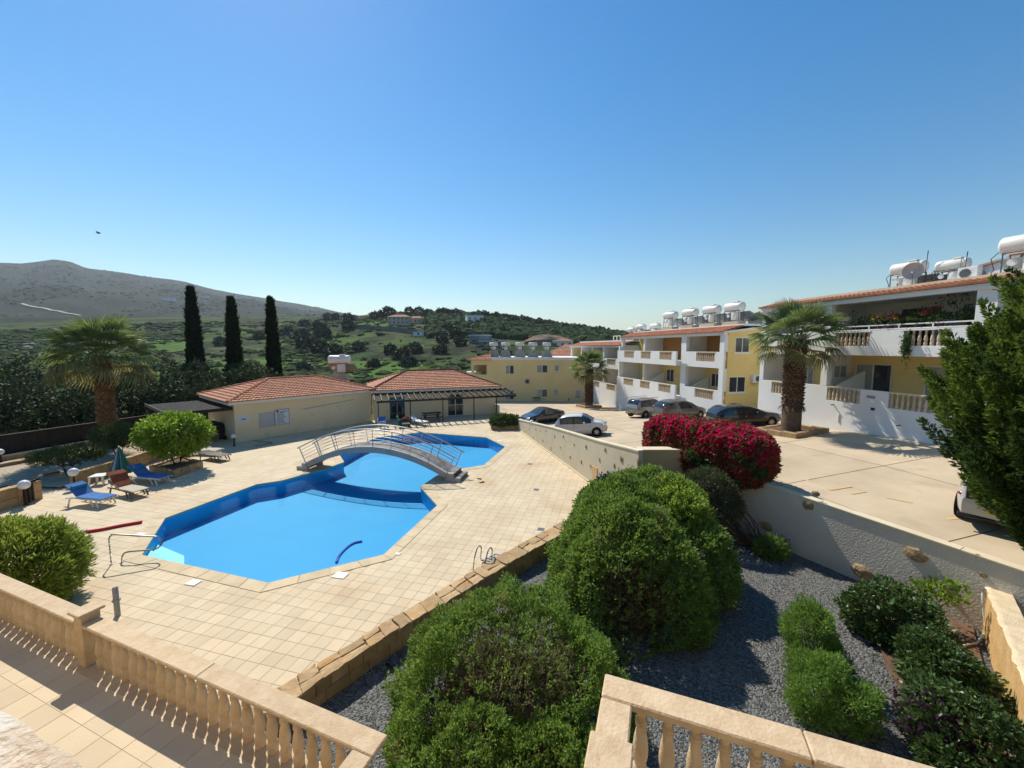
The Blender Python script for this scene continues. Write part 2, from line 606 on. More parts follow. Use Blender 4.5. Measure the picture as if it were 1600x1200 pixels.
def terrain_mat(name, near):
    m = bpy.data.materials.new(name)
    m.use_nodes = True
    n, l = m.node_tree.nodes, m.node_tree.links
    p = n['Principled BSDF']
    p.inputs['Roughness'].default_value = 1.0
    p.inputs['Specular IOR Level'].default_value = 0.05
    g = n.new('ShaderNodeNewGeometry').outputs['Position']
    mp = n.new('ShaderNodeMapping')
    mp.inputs['Scale'].default_value = (1, 1, 2.6)
    l.new(g, mp.inputs['Vector'])

    def noise(scale, detail, rough=0.6):
        k = n.new('ShaderNodeTexNoise')
        k.inputs['Scale'].default_value = scale
        k.inputs['Detail'].default_value = detail
        k.inputs['Roughness'].default_value = rough
        l.new(mp.outputs['Vector'], k.inputs['Vector'])
        return k.outputs['Fac']

    def ramp(fac, stops):
        r = n.new('ShaderNodeValToRGB')
        e = r.color_ramp.elements
        e[0].position, e[0].color = stops[0][0], (*stops[0][1], 1)
        e[1].position, e[1].color = stops[-1][0], (*stops[-1][1], 1)
        for s in stops[1:-1]:
            q = e.new(s[0])
            q.color = (*s[1], 1)
        l.new(fac, r.inputs['Fac'])
        return r.outputs['Color']

    def mix(f, a, b):
        x = n.new('ShaderNodeMix')
        x.data_type = 'RGBA'
        l.new(f, x.inputs[0])
        l.new(a, x.inputs[6])
        l.new(b, x.inputs[7])
        return x.outputs[2]

    if near:
        grass = ramp(noise(0.016, 6), [(0.36, (0.105, 0.105, 0.045)), (0.48, (0.075, 0.105, 0.030)), (0.60, (0.070, 0.135, 0.024))])
    else:
        grass = ramp(noise(0.011, 5), [(0.38, (0.050, 0.050, 0.032)), (0.50, (0.036, 0.050, 0.028)), (0.62, (0.042, 0.070, 0.026))])
    scrub = ramp(noise(0.25, 6), [(0.35, (0.014, 0.019, 0.011)), (0.65, (0.046, 0.050, 0.030))])
    r = n.new('ShaderNodeValToRGB')
    r.color_ramp.elements[0].position = 0.43 if near else 0.36
    r.color_ramp.elements[1].position = 0.57 if near else 0.52
    l.new(noise(0.035, 9, 0.72), r.inputs['Fac'])
    c = mix(r.outputs['Color'], grass, scrub)
    r2 = n.new('ShaderNodeValToRGB')
    r2.color_ramp.elements[0].position = 0.66
    r2.color_ramp.elements[1].position = 0.74
    l.new(noise(0.02, 8, 0.7), r2.inputs['Fac'])
    earth = ramp(noise(0.1, 5), [(0.4, (0.13, 0.10, 0.07)), (0.6, (0.18, 0.15, 0.11))])
    c = mix(r2.outputs['Color'], c, earth)
    l.new(c, p.inputs['Base Color'])
    return m


M_HILL = terrain_mat('hillside', True)
M_MOUNT = terrain_mat('mountain', False)
M_SCRUB = leaf_mat('hill_scrub_leaf', (0.018, 0.034, 0.010), (0.065, 0.092, 0.026), transl=0.0, rough=0.9, spec=0.05)
M_ROADW = mat('chalk_track', (0.52, 0.46, 0.36), None, 0.95, 0.2)
M_EARTH = mat('bare_earth', (0.30, 0.20, 0.125), (0.20, 0.135, 0.085), 0.95, 0.15, 8, blotch=((0.07, 0.075, 0.04), 0.22, 0.55, 0.8))

# ---------------------------------------------------------------- hills and valley
_RID = [(-2500, 505), (-600, 500), (0, 497), (300, 495), (480, 497), (550, 495), (620, 488), (690, 490), (745, 492), (800, 499), (880, 510), (960, 519),
        (1030, 523), (1200, 530), (1600, 536), (3500, 540)]
_FAR = [(-2500, 440), (-800, 425), (-100, 419), (0, 413), (50, 415), (80, 412), (100, 409), (125, 412), (150, 422), (200, 428), (250, 435), (300, 442), (340, 453),
        (380, 460), (440, 471), (500, 481), (550, 491), (600, 500), (700, 515), (1000, 532), (3500, 541)]


def _tan(tab, a):
    px = 800 + FPX * a
    return (543 - np.interp(px, [t[0] for t in tab], [t[1] for t in tab])) / 615.0


def ground(x, y):
    """height of the natural ground"""
    x, y = np.asarray(x, float), np.asarray(y, float)
    r = np.hypot(x, y)
    az = np.arctan2(x, y)
    ca = np.cos(np.clip(az, -1.3, 1.3))
    a = np.tan(np.clip(az, -1.25, 1.25))
    side = np.clip((a + 0.35) / 0.25, 0, 1)            # the site goes on to the right, the valley lies to the left
    rr = lerp(430.0, 385.0, np.clip((a + 0.6) / 0.4, 0, 1)) / np.maximum(ca, 0.3)
    zr = EYE + _tan(_RID, a) * rr * ca
    zf = EYE + _tan(_FAR, a) * 2700 * ca
    near = lerp(-3.2, -3.6, side)
    val = lerp(-13.0, -9.0, side)
    z = np.where(r < 62, near, near + (val - near) * np.clip((r - 62) / 45, 0, 1))
    t = np.clip((r - 107) / (rr - 107), 0, 1)
    z = np.where(r > 107, val + (zr - val) * t ** 0.93, z)
    dip = np.minimum(zr, zf) - 6
    z = np.where(r > rr, zr + (dip - zr) * np.clip((r - rr) / 250, 0, 1), z)
    t2 = np.clip((r - rr - 250) / (2700 - rr - 250), 0, 1)
    z = np.where(r > rr + 250, dip + (zf - dip) * t2 ** 1.15, z)
    z = np.where(r > 2700, zf - (r - 2700) * 0.08, z)
    P = np.stack([x, y, 0 * x], -1)
    bump = vnoise(P, 0.045, 3) * 1.1 + vnoise(P, 0.013, 4) * 1.8
    far = vnoise(P, 0.005, 5) * 15 + vnoise(P, 0.016, 6) * 8
    z = z + np.clip((r - 90) / 60, 0, 1) * bump * np.clip(1.6 - r / 600, 0.4, 1) * np.clip(np.abs(r - rr) / 60, 0.25, 1)
    z = z + np.clip((r - 750) / 400, 0, 1) * far * np.clip((2750 - r) / 700, 0.22, 1)
    return z


def on_ground(px, py, r0=110, r1=2700):
    """where a direction of the photograph meets the natural ground"""
    a, b = (px - 800) / FPX, -(py - 600) / FPX
    d = np.array([a, _c + b * _s, -_s + b * _c])
    k = 1 / math.hypot(d[0], d[1])
    T = np.geomspace(r0, r1, 900) * k
    X, Y, Z = d[0] * T, d[1] * T, EYE + d[2] * T
    below = Z <= ground(X, Y)
    i = int(np.argmax(below)) if below.any() else len(T) - 1
    return (X[i], Y[i], float(ground(X[i], Y[i])))


az = np.concatenate([np.linspace(-PI, -1.15, 30), np.linspace(-1.13, 1.13, 340), np.linspace(1.15, PI, 30)])
rad = np.concatenate([[0.5, 20, 45, 62], np.linspace(70, 520, 110), np.geomspace(530, 2700, 70), [2800, 3200, 4200, 7000]])
A2, R2 = np.meshgrid(az, rad, indexing='ij')
X2, Y2 = np.sin(A2) * R2, np.cos(A2) * R2
V = np.stack([X2, Y2, ground(X2, Y2)], -1).reshape(-1, 3)
na, nr = len(az), len(rad)
idx = np.arange(na * nr).reshape(na, nr)
F = np.stack([idx[:-1, :-1], idx[1:, :-1], idx[1:, 1:], idx[:-1, 1:]], -1).reshape(-1, 4)[:, ::-1]
ring = np.tile(np.arange(nr - 1), na - 1)
ncut = int(np.searchsorted(rad, 560))
tag(link('hillside_terrain', np_mesh('hillside_terrain', V, F[ring < ncut], M_HILL, True)), kind='structure')
tag(link('mountain_terrain', np_mesh('mountain_terrain', V, F[ring >= ncut], M_MOUNT, True)), kind='structure')

# scrub on the hills: nobody could count it
_bm = bmesh.new()
bmesh.ops.create_icosphere(_bm, subdivisions=2, radius=1)
ICO2 = (np.array([v.co[:] for v in _bm.verts]), np.array([[v.index for v in f.verts] for f in _bm.faces]))
_bm.free()
_bm = bmesh.new()
bmesh.ops.create_icosphere(_bm, subdivisions=1, radius=1)
ICO1 = (np.array([v.co[:] for v in _bm.verts]), np.array([[v.index for v in f.verts] for f in _bm.faces]))
_bm.free()


def clumps(name, C, Rr, flat, ico, seed, m, jit=0.35):
    g = np.random.default_rng(seed)
    n = len(C)
    v, f = ico
    k = len(v)
    sc = Rr[:, None, None] * (1 + g.normal(size=(n, k, 1)) * jit * 0.6)
    V = v[None] * sc * np.stack([g.uniform(.8, 1.4, n), g.uniform(.8, 1.4, n), g.uniform(.75, 1.15, n) * flat], -1)[:, None, :] + C[:, None, :]
    F = f[None] + (np.arange(n) * k)[:, None, None]
    o = link(name, np_mesh(name, V.reshape(-1, 3), F.reshape(-1, 3), m))
    return tag(o, kind='stuff')


g = np.random.default_rng(11)


def scatter(n, px0, px1, r0, r1, keep=None, power=1.0):
    px = g.uniform(px0, px1, n)
    a = np.arctan((px - 800) / FPX)
    r = r0 + (r1 - r0) * g.random(n) ** power
    x, y = np.sin(a) * r, np.cos(a) * r
    P = np.stack([x, y, ground(x, y)], -1)
    if keep is not None:
        P = P[keep(P)]
    return P


kp = lambda P: (vnoise(P * [1, 1, 0], 0.05, 21) + 0.6 * vnoise(P * [1, 1, 0], 0.014, 22) + g.normal(size=len(P)) * .55) > 0.25
C = np.concatenate([scatter(15000, -260, 560, 125, 440, kp), scatter(12000, 440, 800, 115, 400, kp)])
clumps('hillside_scrub', C, 0.4 + 2.1 * g.random(len(C)) ** 2.0, 0.75, ICO1, 5, M_SCRUB)
C = scatter(2600, 670, 1010, 230, 385)
clumps('hillside_wood', C + [0, 0, 1.2], g.uniform(1.4, 3.4, len(C)), 1.0, ICO1, 6, M_SCRUB)
kp = lambda P: (vnoise(P * [1, 1, 0], 0.010, 23) + 0.6 * vnoise(P * [1, 1, 0], 0.03, 24)) > 0.1
kp = lambda P: (vnoise(P * [1, 1, 0], 0.010, 23) + 0.6 * vnoise(P * [1, 1, 0], 0.03, 24) + g.normal(size=len(P)) * .6) > 0.1
C = scatter(15000, -300, 600, 700, 2690, kp, 0.8)
clumps('mountain_scrub', C, 1.2 + 4.2 * g.random(len(C)) ** 2, 0.6, ICO1, 7, M_SCRUB)

# chalk track on the lower slope of the mountain
mb = MB()
pts = [on_ground(*p, 200) for p in ((18, 476), (34, 475), (52, 480), (80, 486), (104, 490), (126, 494))]
for p, q in zip(pts[:-1], pts[1:]):
    for k in range(6):
        a, b = vl(p, q, k / 6), vl(p, q, (k + 1) / 6)
        za, zb = float(ground(a[0], a[1])) + 1.4, float(ground(b[0], b[1])) + 1.4
        wd = 0.0024 * math.hypot(a[0], a[1])
        mb.add([(a[0], a[1] - wd, za - 0.6), (b[0], b[1] - wd, zb - 0.6), (b[0], b[1] + wd, zb + 0.4), (a[0], a[1] + wd, za + 0.4)], [(0, 1, 2, 3)])
mb.build('track', M_ROADW, kind='structure')

# meadows on the valley floor and pale rocks on the left slope
M_MEADOW = mat('spring_grass', (0.095, 0.17, 0.030), (0.075, 0.125, 0.030), 1.0, 0.09, 7, spec=0.05, blotch=((0.06, 0.075, 0.03), 0.16, 0.60, 0.8))
for cs in (((235, 566), (470, 561), (700, 572), (700, 596), (480, 594), (240, 596)), ((205, 526), (245, 524), (286, 527), (302, 549), (262, 551), (212, 547)), ((560, 505), (590, 502), (612, 504), (618, 511), (588, 512), (556, 511))):
    t3, b3 = cs[:3], cs[3:][::-1]
    rows = []
    for i in range(9):
        v = i / 8
        row = []
        for j in range(25):
            u = j / 24 * 2
            k = 0 if u < 1 else 1
            uu = u - k
            tp = vl(t3[k], t3[k + 1], uu) if k + 1 < 3 else t3[2]
            bt_ = vl(b3[k], b3[k + 1], uu) if k + 1 < 3 else b3[2]
            p_ = vl(tp, bt_, v)
            gx_ = on_ground(p_[0] + math.sin(v * 9) * 3, p_[1] + math.sin(u * 7) * .8, 108)
            row.append((gx_[0], gx_[1], gx_[2] + .35))
        rows.append(row)
    vs = [p for r_ in rows for p in r_]
    MB().add(vs, [(i * 25 + j, i * 25 + j + 1, (i + 1) * 25 + j + 1, (i + 1) * 25 + j)[::-1] for i in range(8) for j in range(24)], True).build('meadow', M_MEADOW, kind='structure')
C = np.array([on_ground(g.uniform(12, 85), g.normal(541, 7), 108) for _k in range(55)])
clumps('rock_outcrop', C, g.uniform(.6, 2.2, len(C)), .55, ICO1, 15, mat('pale_rock', (.27, .25, .22), (.13, .12, .105), .95, .6, 6))

# ---------------------------------------------------------------- swimming pool
POOL = [at(*p)[:2] for p in ((220, 868), (419, 912), (600, 867.5), (684, 790), (657.5, 761), (688, 740), (722, 732.5), (756.5, 727), (790, 698), (760, 683.5), (656, 675.5),
                             (590, 683.5), (567, 692.5), (530, 711), (537, 722), (512, 731.5), (440, 751), (400, 757), (257, 810))]
NP = len(POOL)


def area2(P):
    return sum(P[i][0] * P[(i + 1) % len(P)][1] - P[(i + 1) % len(P)][0] * P[i][1] for i in range(len(P)))


if area2(POOL) < 0:
    POOL = POOL[::-1]


def offset(P, d):
    """outline pushed outwards by d (counter-clockwise input), mitred with a limit"""
    out = []
    n = len(P)
    for i in range(n):
        a, b, c = Vector(P[i - 1]), Vector(P[i]), Vector(P[(i + 1) % n])
        e1, e2 = (b - a).normalized(), (c - b).normalized()
        n1, n2 = Vector((e1.y, -e1.x)), Vector((e2.y, -e2.x))
        m = (n1 + n2)
        m = m / max(m.length, 1e-6)
        k = d / max(0.5, m.dot(n1))
        out.append((b.x + m.x * k, b.y + m.y * k))
    return out


def inside(p, P):
    x, y = p
    c = False
    n = len(P)
    for i in range(n):
        x1, y1 = P[i]
        x2, y2 = P[i - 1]
        if (y1 > y) != (y2 > y) and x < (x2 - x1) * (y - y1) / (y2 - y1) + x1:
            c = not c
    return c


def flat_poly(name, loops, z, m, parent=None, kind=None):
    """flat sheet with holes"""
    bm = bmesh.new()
    es = []
    for lp in loops:
        vs = [bm.verts.new((p[0], p[1], z)) for p in lp]
        es += [bm.edges.new((vs[i], vs[(i + 1) % len(vs)])) for i in range(len(vs))]
    bmesh.ops.triangle_fill(bm, use_beauty=True, edges=es)
    for f in bm.faces:
        f.normal_update()
        if f.normal.z < 0: f.normal_flip()
    me = bpy.data.meshes.new(name)
    bm.to_mesh(me)
    bm.free()
    me.materials.append(m)
    return link(name, me, parent, kind)


DEPTH = -0.72
basin = flat_poly('pool_basin', [POOL], DEPTH, M_POOL, kind='structure')
mb = MB()
for i in range(NP):
    p, q = POOL[i], POOL[(i + 1) % NP]
    mb.add([(p[0], p[1], DEPTH), (q[0], q[1], DEPTH), (q[0], q[1], -0.02), (p[0], p[1], -0.02)], [(3, 2, 1, 0)])
mb.build('basin_wall', mat('pool_wall_bounce_tint', (0.05, 0.60, 0.92), (0.04, 0.56, 0.89), 0.6, 0.9, 6), basin)  # lighter than the floor: light bounced inside the basin put into the colour
# corner steps under water at the left corner
ci = min(range(NP), key=lambda i: (POOL[i][0] - at(220, 868)[0]) ** 2 + (POOL[i][1] - at(220, 868)[1]) ** 2)
c0 = Vector(POOL[ci])
ea, eb = (Vector(POOL[ci - 1]) - c0).normalized(), (Vector(POOL[(ci + 1) % NP]) - c0).normalized()
for ra, top in ((1.05, -0.28), (1.95, -0.48)):
    q = [c0 + (ea + eb) * 0.01, c0 + ea * ra, c0 + (ea + eb) * ra * 0.78, c0 + eb * ra]
    if area2(q) < 0: q = q[::-1]
    MB().prism(q, DEPTH + 0.01, top).build('pool_step', M_POOLSTEP, basin)
water = bpy.data.materials.new('pool_water')
water.use_nodes = True
n, l = water.node_tree.nodes, water.node_tree.links
n.remove(n['Principled BSDF'])
tr = n.new('ShaderNodeBsdfTransparent')
tr.inputs['Color'].default_value = (0.80, 0.97, 1.0, 1)
gl = n.new('ShaderNodeBsdfGlossy')
gl.inputs['Roughness'].default_value = 0.02
fr = n.new('ShaderNodeFresnel')
fr.inputs['IOR'].default_value = 1.15
ms = n.new('ShaderNodeMixShader')
nz = n.new('ShaderNodeTexNoise')
nz.inputs['Scale'].default_value = 3.0
nz.inputs['Detail'].default_value = 3
gp = n.new('ShaderNodeNewGeometry')
l.new(gp.outputs['Position'], nz.inputs['Vector'])
bp = n.new('ShaderNodeBump')
bp.inputs['Strength'].default_value = 0.12
bp.inputs['Distance'].default_value = 0.03
l.new(nz.outputs['Fac'], bp.inputs['Height'])
l.new(bp.outputs['Normal'], gl.inputs['Normal'])
l.new(bp.outputs['Normal'], fr.inputs['Normal'])
l.new(fr.outputs[0], ms.inputs[0])
l.new(tr.outputs[0], ms.inputs[1])
l.new(gl.outputs[0], ms.inputs[2])
l.new(ms.outputs[0], n['Material Output'].inputs['Surface'])
flat_poly('pool_water', [POOL], -0.11, water, kind='structure')

# ---------------------------------------------------------------- pool deck
WALL_L = [(-5.75, 5.95), (-5.1, 6.45), (-4.44, 7.02), (-4.11, 7.45), (-3.57, 8.12), (-2.5, 9.38), (-1.17, 10.88), (-0.26, 11.92), (0.82, 13.11), (1.79, 14.11), (2.65, 14.9)]     # deck side of the stone wall
WALL_R = [(-5.45, 5.65), (-4.75, 6.2), (-3.99, 6.86), (-3.62, 7.45), (-2.73, 8.52), (-1.66, 9.63), (-0.9, 10.47), (0.14, 11.65), (0.89, 12.44), (2.35, 13.9), (3.05, 14.45)]       # garden side
DECK = [(-13.8, 8.95), (-5.9, 5.9)] + WALL_L + [(3.4, 15.6), (4.85, 15.9), (0.63, 31.8), (-0.8, 37.6), (-1.2, 41.0), (-12.2, 37.0), (-13.0, 36.05), (-19.75, 27.67),
        (-21.0, 28.6), (-24.5, 29.0), (-24.5, 13.0)]
deck = flat_poly('pool_deck', [DECK, offset(POOL, 0.0)], -0.006, M_GROUT, kind='structure')
TS, TH = 0.35, -0.253
tu, tv = Vector((math.cos(TH), math.sin(TH))), Vector((-math.sin(TH), math.cos(TH)))
t0 = Vector(at(390, 988.1)[:2])
POOL_IN = offset(POOL, 0.03)
cands = []
for i in range(-75, 60):
    for j in range(-30, 105):
        c = t0 + tu * (i + .5) * TS + tv * (j + .5) * TS
        if c.y < 3 or not inside(c, DECK): continue
        cs = [c + tu * (sx * TS / 2) + tv * (sy * TS / 2) for sx, sy in ((-1, -1), (1, -1), (1, 1), (-1, 1))]
        if inside(c, POOL_IN) or any(inside(q, POOL_IN) for q in cs): continue
        qx, qy = to_px((c.x, c.y, 0))
        vis = -40 < qx < 1640 and -40 < qy < 1240
        cands.append((c.length if vis else 1e3 + c.length, c.x, c.y))
cands.sort()
GAP = 0.0045
tile_me = MB().box(-TS / 2 + GAP, TS / 2 - GAP, -TS / 2 + GAP, TS / 2 - GAP, -0.011, 0.0).mesh('tile', M_TILE)


def hidden_near(x, y):
    """left terrace hides the deck right behind its balustrade"""
    qx, qy = to_px((x, y, 0))
    return qy > 930 + (qx - 0) * 0.36


near = [c for c in cands if not hidden_near(c[1], c[2])][:300]
ns = set((c[1], c[2]) for c in near)
for d, x, y in near:
    o = link('tile', tile_me, deck)
    o.location = (x, y, rnd.uniform(-0.0012, 0.0012))
    o.rotation_euler = (rnd.uniform(-.003, .003), rnd.uniform(-.003, .003), TH)
mass = MB()
for d, x, y in cands:
    if (x, y) in ns: continue
    c = Vector((x, y))
    h = TS / 2 - GAP
    q = [c + tu * (sx * h) + tv * (sy * h) for sx, sy in ((-1, -1), (1, -1), (1, 1), (-1, 1))]
    z = rnd.uniform(-0.0012, 0.0012)
    mass.add([(p.x, p.y, -0.011) for p in q] + [(p.x, p.y, z) for p in q], [(4, 5, 6, 7), (0, 1, 5, 4), (1, 2, 6, 5), (2, 3, 7, 6), (3, 0, 4, 7)])
mass.build('paving_tiles', M_TILE2, deck, kind='stuff')

# coping stones round the pool
OUT = offset(POOL, 0.40)
INN = offset(POOL, -0.03)
for i in range(NP):
    a, b = Vector(INN[i]), Vector(INN[(i + 1) % NP])
    c, d = Vector(OUT[i]), Vector(OUT[(i + 1) % NP])
    k = max(1, round((b - a).length / 0.75))
    for j in range(k):
        e = 0.004 / max(0.3, (b - a).length)
        t0_, t1_ = j / k + e, (j + 1) / k - e
        q = [a.lerp(b, t0_), c.lerp(d, t0_), c.lerp(d, t1_), a.lerp(b, t1_)]
        if area2(q) < 0: q = q[::-1]
        z = rnd.uniform(-0.002, 0.002) + 0.016
        MB().prism(q, -0.05, z).build('coping_stone', M_COPE, deck, bevel=0.008)

# ---------------------------------------------------------------- garden ground
GZ = -0.25
gv = np.array([[x, y, 0] for x in np.linspace(-6, 14, 70) for y in np.linspace(1, 20, 70)], float)
ok = np.array([(not inside((p[0], p[1]), DECK)) for p in gv])
gv[:, 2] = GZ + vnoise(gv, 1.1, 8) * 0.035 + np.clip((6 - gv[:, 1]) * 0.02, 0, 0.1)
gi = np.arange(4900).reshape(70, 70)
gf = np.stack([gi[:-1, :-1], gi[1:, :-1], gi[1:, 1:], gi[:-1, 1:]], -1).reshape(-1, 4)


def in_garden(x, y):
    """between the stone wall, the roughcast wall and the houses"""
    i = np.interp(y, [p[1] for p in WALL_L], [p[0] for p in WALL_L])
    return x > i + 0.15 and y < 16.2 and (x - 9.26) * 0.889 + (y - 13.82) * 0.458 < 0.15


gc = gv[gf].mean(1)
sel = np.array([in_garden(p[0], p[1]) for p in gc])
tag(link('gravel', np_mesh('gravel', gv, gf[sel], M_GRAVEL, True)), kind='structure')
# loose chippings on top
P = np.stack([g.uniform(-4, 11.5, 26000), g.uniform(3.2, 15, 26000), np.zeros(26000)], 1)
P = P[[in_garden(p[0] - .1, p[1]) for p in P]]
P = P[g.random(len(P)) < np.clip((12.5 - P[:, 1]) / 5, 0.15, 1)]
P[:, 2] = GZ + vnoise(P, 1.1, 8) * 0.035 + np.clip((6 - P[:, 1]) * 0.02, 0, 0.1) + 0.004
T = np.array([[1, 0, 0], [-.5, .87, 0], [-.5, -.87, 0], [0.1, 0, .9]])
rs = g.uniform(0.010, 0.022, len(P))
th = g.uniform(0, 6.28, len(P))
Tv = T[None] * rs[:, None, None] * g.uniform(.6, 1.3, (len(P), 4, 1))
Tx = Tv[..., 0] * np.cos(th)[:, None] - Tv[..., 1] * np.sin(th)[:, None]
Ty = Tv[..., 0] * np.sin(th)[:, None] + Tv[..., 1] * np.cos(th)[:, None]
V = np.stack([Tx, Ty, Tv[..., 2]], -1) + P[:, None]
F = np.array([[0, 1, 3], [1, 2, 3], [2, 0, 3]])[None] + (np.arange(len(P)) * 4)[:, None, None]
M_CHIP = mat('slate_chipping', (0.21, 0.205, 0.19), (0.08, 0.078, 0.073), 0.85, 2.0, 3, isl=0.5)
tag(link('gravel_chippings', np_mesh('gravel_chippings', V.reshape(-1, 3), F.reshape(-1, 3), M_CHIP)), kind='stuff')
# bare soil round the leafy shrubs
mb = MB()
q = [(6.9, 4.8), (7.4, 6.2), (8.2, 8.0), (9.1, 9.3), (10.5, 10.9), (11.75, 9.45), (9.4, 7.05), (7.6, 5.2)]
flat_poly('flower_bed', [q], GZ + 0.055, M_SOIL, kind='structure')

# ---------------------------------------------------------------- car park
_GY = [(0, 2.4), (10, 2.40), (14, 2.47), (18, 2.45), (27, 1.83), (31, 1.35), (35, 0.8), (46, -0.5), (60, -1.3), (80, -1.9), (110, -3)]


def park(x, y):
    gz = float(np.interp(y, [p[0] for p in _GY], [p[1] for p in _GY]))
    k = float(np.interp(y, [0, 28, 50], [0.09, 0.09, 0.0]))
    return gz + k * min(0, x - (22.9 - 0.205 * y))


FD, FN = Vector((-0.2008, 0.9796)), Vector((0.9796, 0.2008))      # along the apartment fronts, and into them
F0 = Vector((22.9, 0.0))


def wall_x(y):
    """car park side of the boundary walls"""
    if y > 16: return 0.63 + (32.2 - y) * 0.2657 + 0.22
    return 5.1 + (15.4 - y) * 0.0 + 0.3


lot = thing('parking_lot', None, None)
lot['kind'] = 'structure'
mbj = MB()
SL = 4.6
for i in range(0, 19):
    for j in range(0, 9):
        s0, s1, u0, u1 = 3 + i * SL, 3 + (i + 1) * SL, -1.0 + j * SL * -1, -1.0 - (j + 1) * SL
        # clip to the wall lines
        def P(s, u):
            q = F0 + FD * s + FN * (u + 1.0)
            return q
        cs = [P(s0, u0), P(s1, u0), P(s1, u1), P(s0, u1)]
        cx, cy = sum(c.x for c in cs) / 4, sum(c.y for c in cs) / 4
        # roughcast wall line (9.2,14.4) direction (-.47,.88); boundary wall further on
        poly = [(c.x, c.y) for c in cs]

        def clip(poly, p, d):
            out = []
            for a, b in zip(poly, poly[1:] + poly[:1]):
                fa = (a[0] - p[0]) * d[1] - (a[1] - p[1]) * d[0]
                fb = (b[0] - p[0]) * d[1] - (b[1] - p[1]) * d[0]
                if fa >= 0: out.append(a)
                if (fa >= 0) != (fb >= 0):
                    t = fa / (fa - fb)
                    out.append((a[0] + (b[0] - a[0]) * t, a[1] + (b[1] - a[1]) * t))
            return out
        # keep the side of each wall towards the houses
        pass
        if poly and cy < 40:
            poly = clip(poly, (0.85, 31.8), (-0.257, 0.966))
        if poly and cy < 22:
            poly = clip(poly, (9.40, 13.95), (-0.458, 0.889))
        if len(poly) < 3: continue
        if all(p[0] < -1.4 for p in poly) and cy < 44: continue
        if cx < -14: continue
        m = len(poly)
        c = Vector((sum(p[0] for p in poly) / m, sum(p[1] for p in poly) / m))
        q = [c + (Vector(p) - c) * (1 - 0.03 / max(0.3, (Vector(p) - c).length)) for p in poly]
        mb = MB()
        vs = [(p.x, p.y, park(p.x, p.y) - 0.06) for p in q] + [(p.x, p.y, park(p.x, p.y)) for p in q]
        mb.add(vs, [tuple(range(m, 2 * m))] + [(a, (a + 1) % m, m + (a + 1) % m, m + a) for a in range(m)])
        o = mb.build('slab', M_CONC, lot)
        me = o.data
        bm = bmesh.new(); bm.from_mesh(me); bmesh.ops.recalc_face_normals(bm, faces=bm.faces)
        bmesh.ops.triangulate(bm, faces=[f for f in bm.faces if len(f.verts) > 3]); bm.to_mesh(me); bm.free()
        mbj.add([(p[0], p[1], park(*p) - 0.035) for p in poly], [tuple(range(m))])
o = mbj.build('slab_joints', M_JOINT, lot)
bm = bmesh.new(); bm.from_mesh(o.data)
for f in bm.faces:
    f.normal_update()
    if f.normal.z < 0: f.normal_flip()
bmesh.ops.triangulate(bm, faces=bm.faces[:]); bm.to_mesh(o.data); bm.free()


def on_park(px, py):
    """where a measured direction meets the car park"""
    a, b = (px - 800) / FPX, -(py - 600) / FPX
    d = (a, _c + b * _s, -_s + b * _c)
    t = 5.0
    while t < 120:
        p = (d[0] * t, d[1] * t, EYE + d[2] * t)
        if p[2] <= park(p[0], p[1]): return (p[0], p[1], park(p[0], p[1]))
        t += 0.04
    return p


# worn yellow bay marks
for (p, q) in (((1296, 766), (1330, 760)), ((1385, 778), (1425, 786)), ((1478, 812), (1500, 810)), ((1252, 749), (1268, 752)), ((1330, 772), (1352, 768))):
    a, b = on_park(*p), on_park(*q)
    d = Vector((b[0] - a[0], b[1] - a[1])).normalized()
    s = Vector((-d.y, d.x)) * 0.06
    q4 = [(a[0] - s.x, a[1] - s.y), (b[0] - s.x, b[1] - s.y), (b[0] + s.x, b[1] + s.y), (a[0] + s.x, a[1] + s.y)]
    MB().add([(x, y, park(x, y) + 0.005) for x, y in q4], [(0, 1, 2, 3)]).build('bay_marking', M_YELLOWLINE, lot)

# ---------------------------------------------------------------- summer haze over the valley
hz_ = MB().box(-9000, 9000, -9000, 9000, -900, 440).build('haze', None)
hz_.data.materials.clear()
hm = bpy.data.materials.new('haze_air')
hm.use_nodes = True
n, l = hm.node_tree.nodes, hm.node_tree.links
n.remove(n['Principled BSDF'])
vol = n.new('ShaderNodeVolumePrincipled')
vol.inputs['Color'].default_value = (0.80, 0.88, 1.0, 1)
vol.inputs['Density'].default_value = 0.0001
vol.inputs['Anisotropy'].default_value = 0.3
l.new(vol.outputs[0], n['Material Output'].inputs['Volume'])
hz_.data.materials.append(hm)
tag(hz_, kind='stuff')

# ---------------------------------------------------------------- house terraces and balustrades
HU, HV = Vector((0.936, -0.352)), Vector((0.352, 0.936))          # along the house front, and away from it
HRZ = math.atan2(HU.y, HU.x)


def house_pt(o, u, v, z):
    return (o[0] + HU.x * u + HV.x * v, o[1] + HU.y * u + HV.y * v, z)


BAL_PROF = [(0.060, 0), (0.060, 0.04), (0.066, 0.07), (0.066, 0.115), (0.052, 0.155), (0.045, 0.165), (0.052, 0.18), (0.064, 0.235), (0.065, 0.29), (0.056, 0.37), (0.042, 0.44), (0.032, 0.478), (0.050, 0.486),
            (0.050, 0.502), (0.040, 0.507), (0.050, 0.514), (0.050, 0.53), (0.033, 0.537), (0.036, 0.565), (0.050, 0.61), (0.058, 0.635), (0.058, 0.66)]


def bal_mesh(n=14, h=0.66, r=1.0):
    return MB().lathe([(a * r, b * h / 0.66) for a, b in BAL_PROF], n).mesh('baluster', M_BAL)


BAL = bal_mesh()

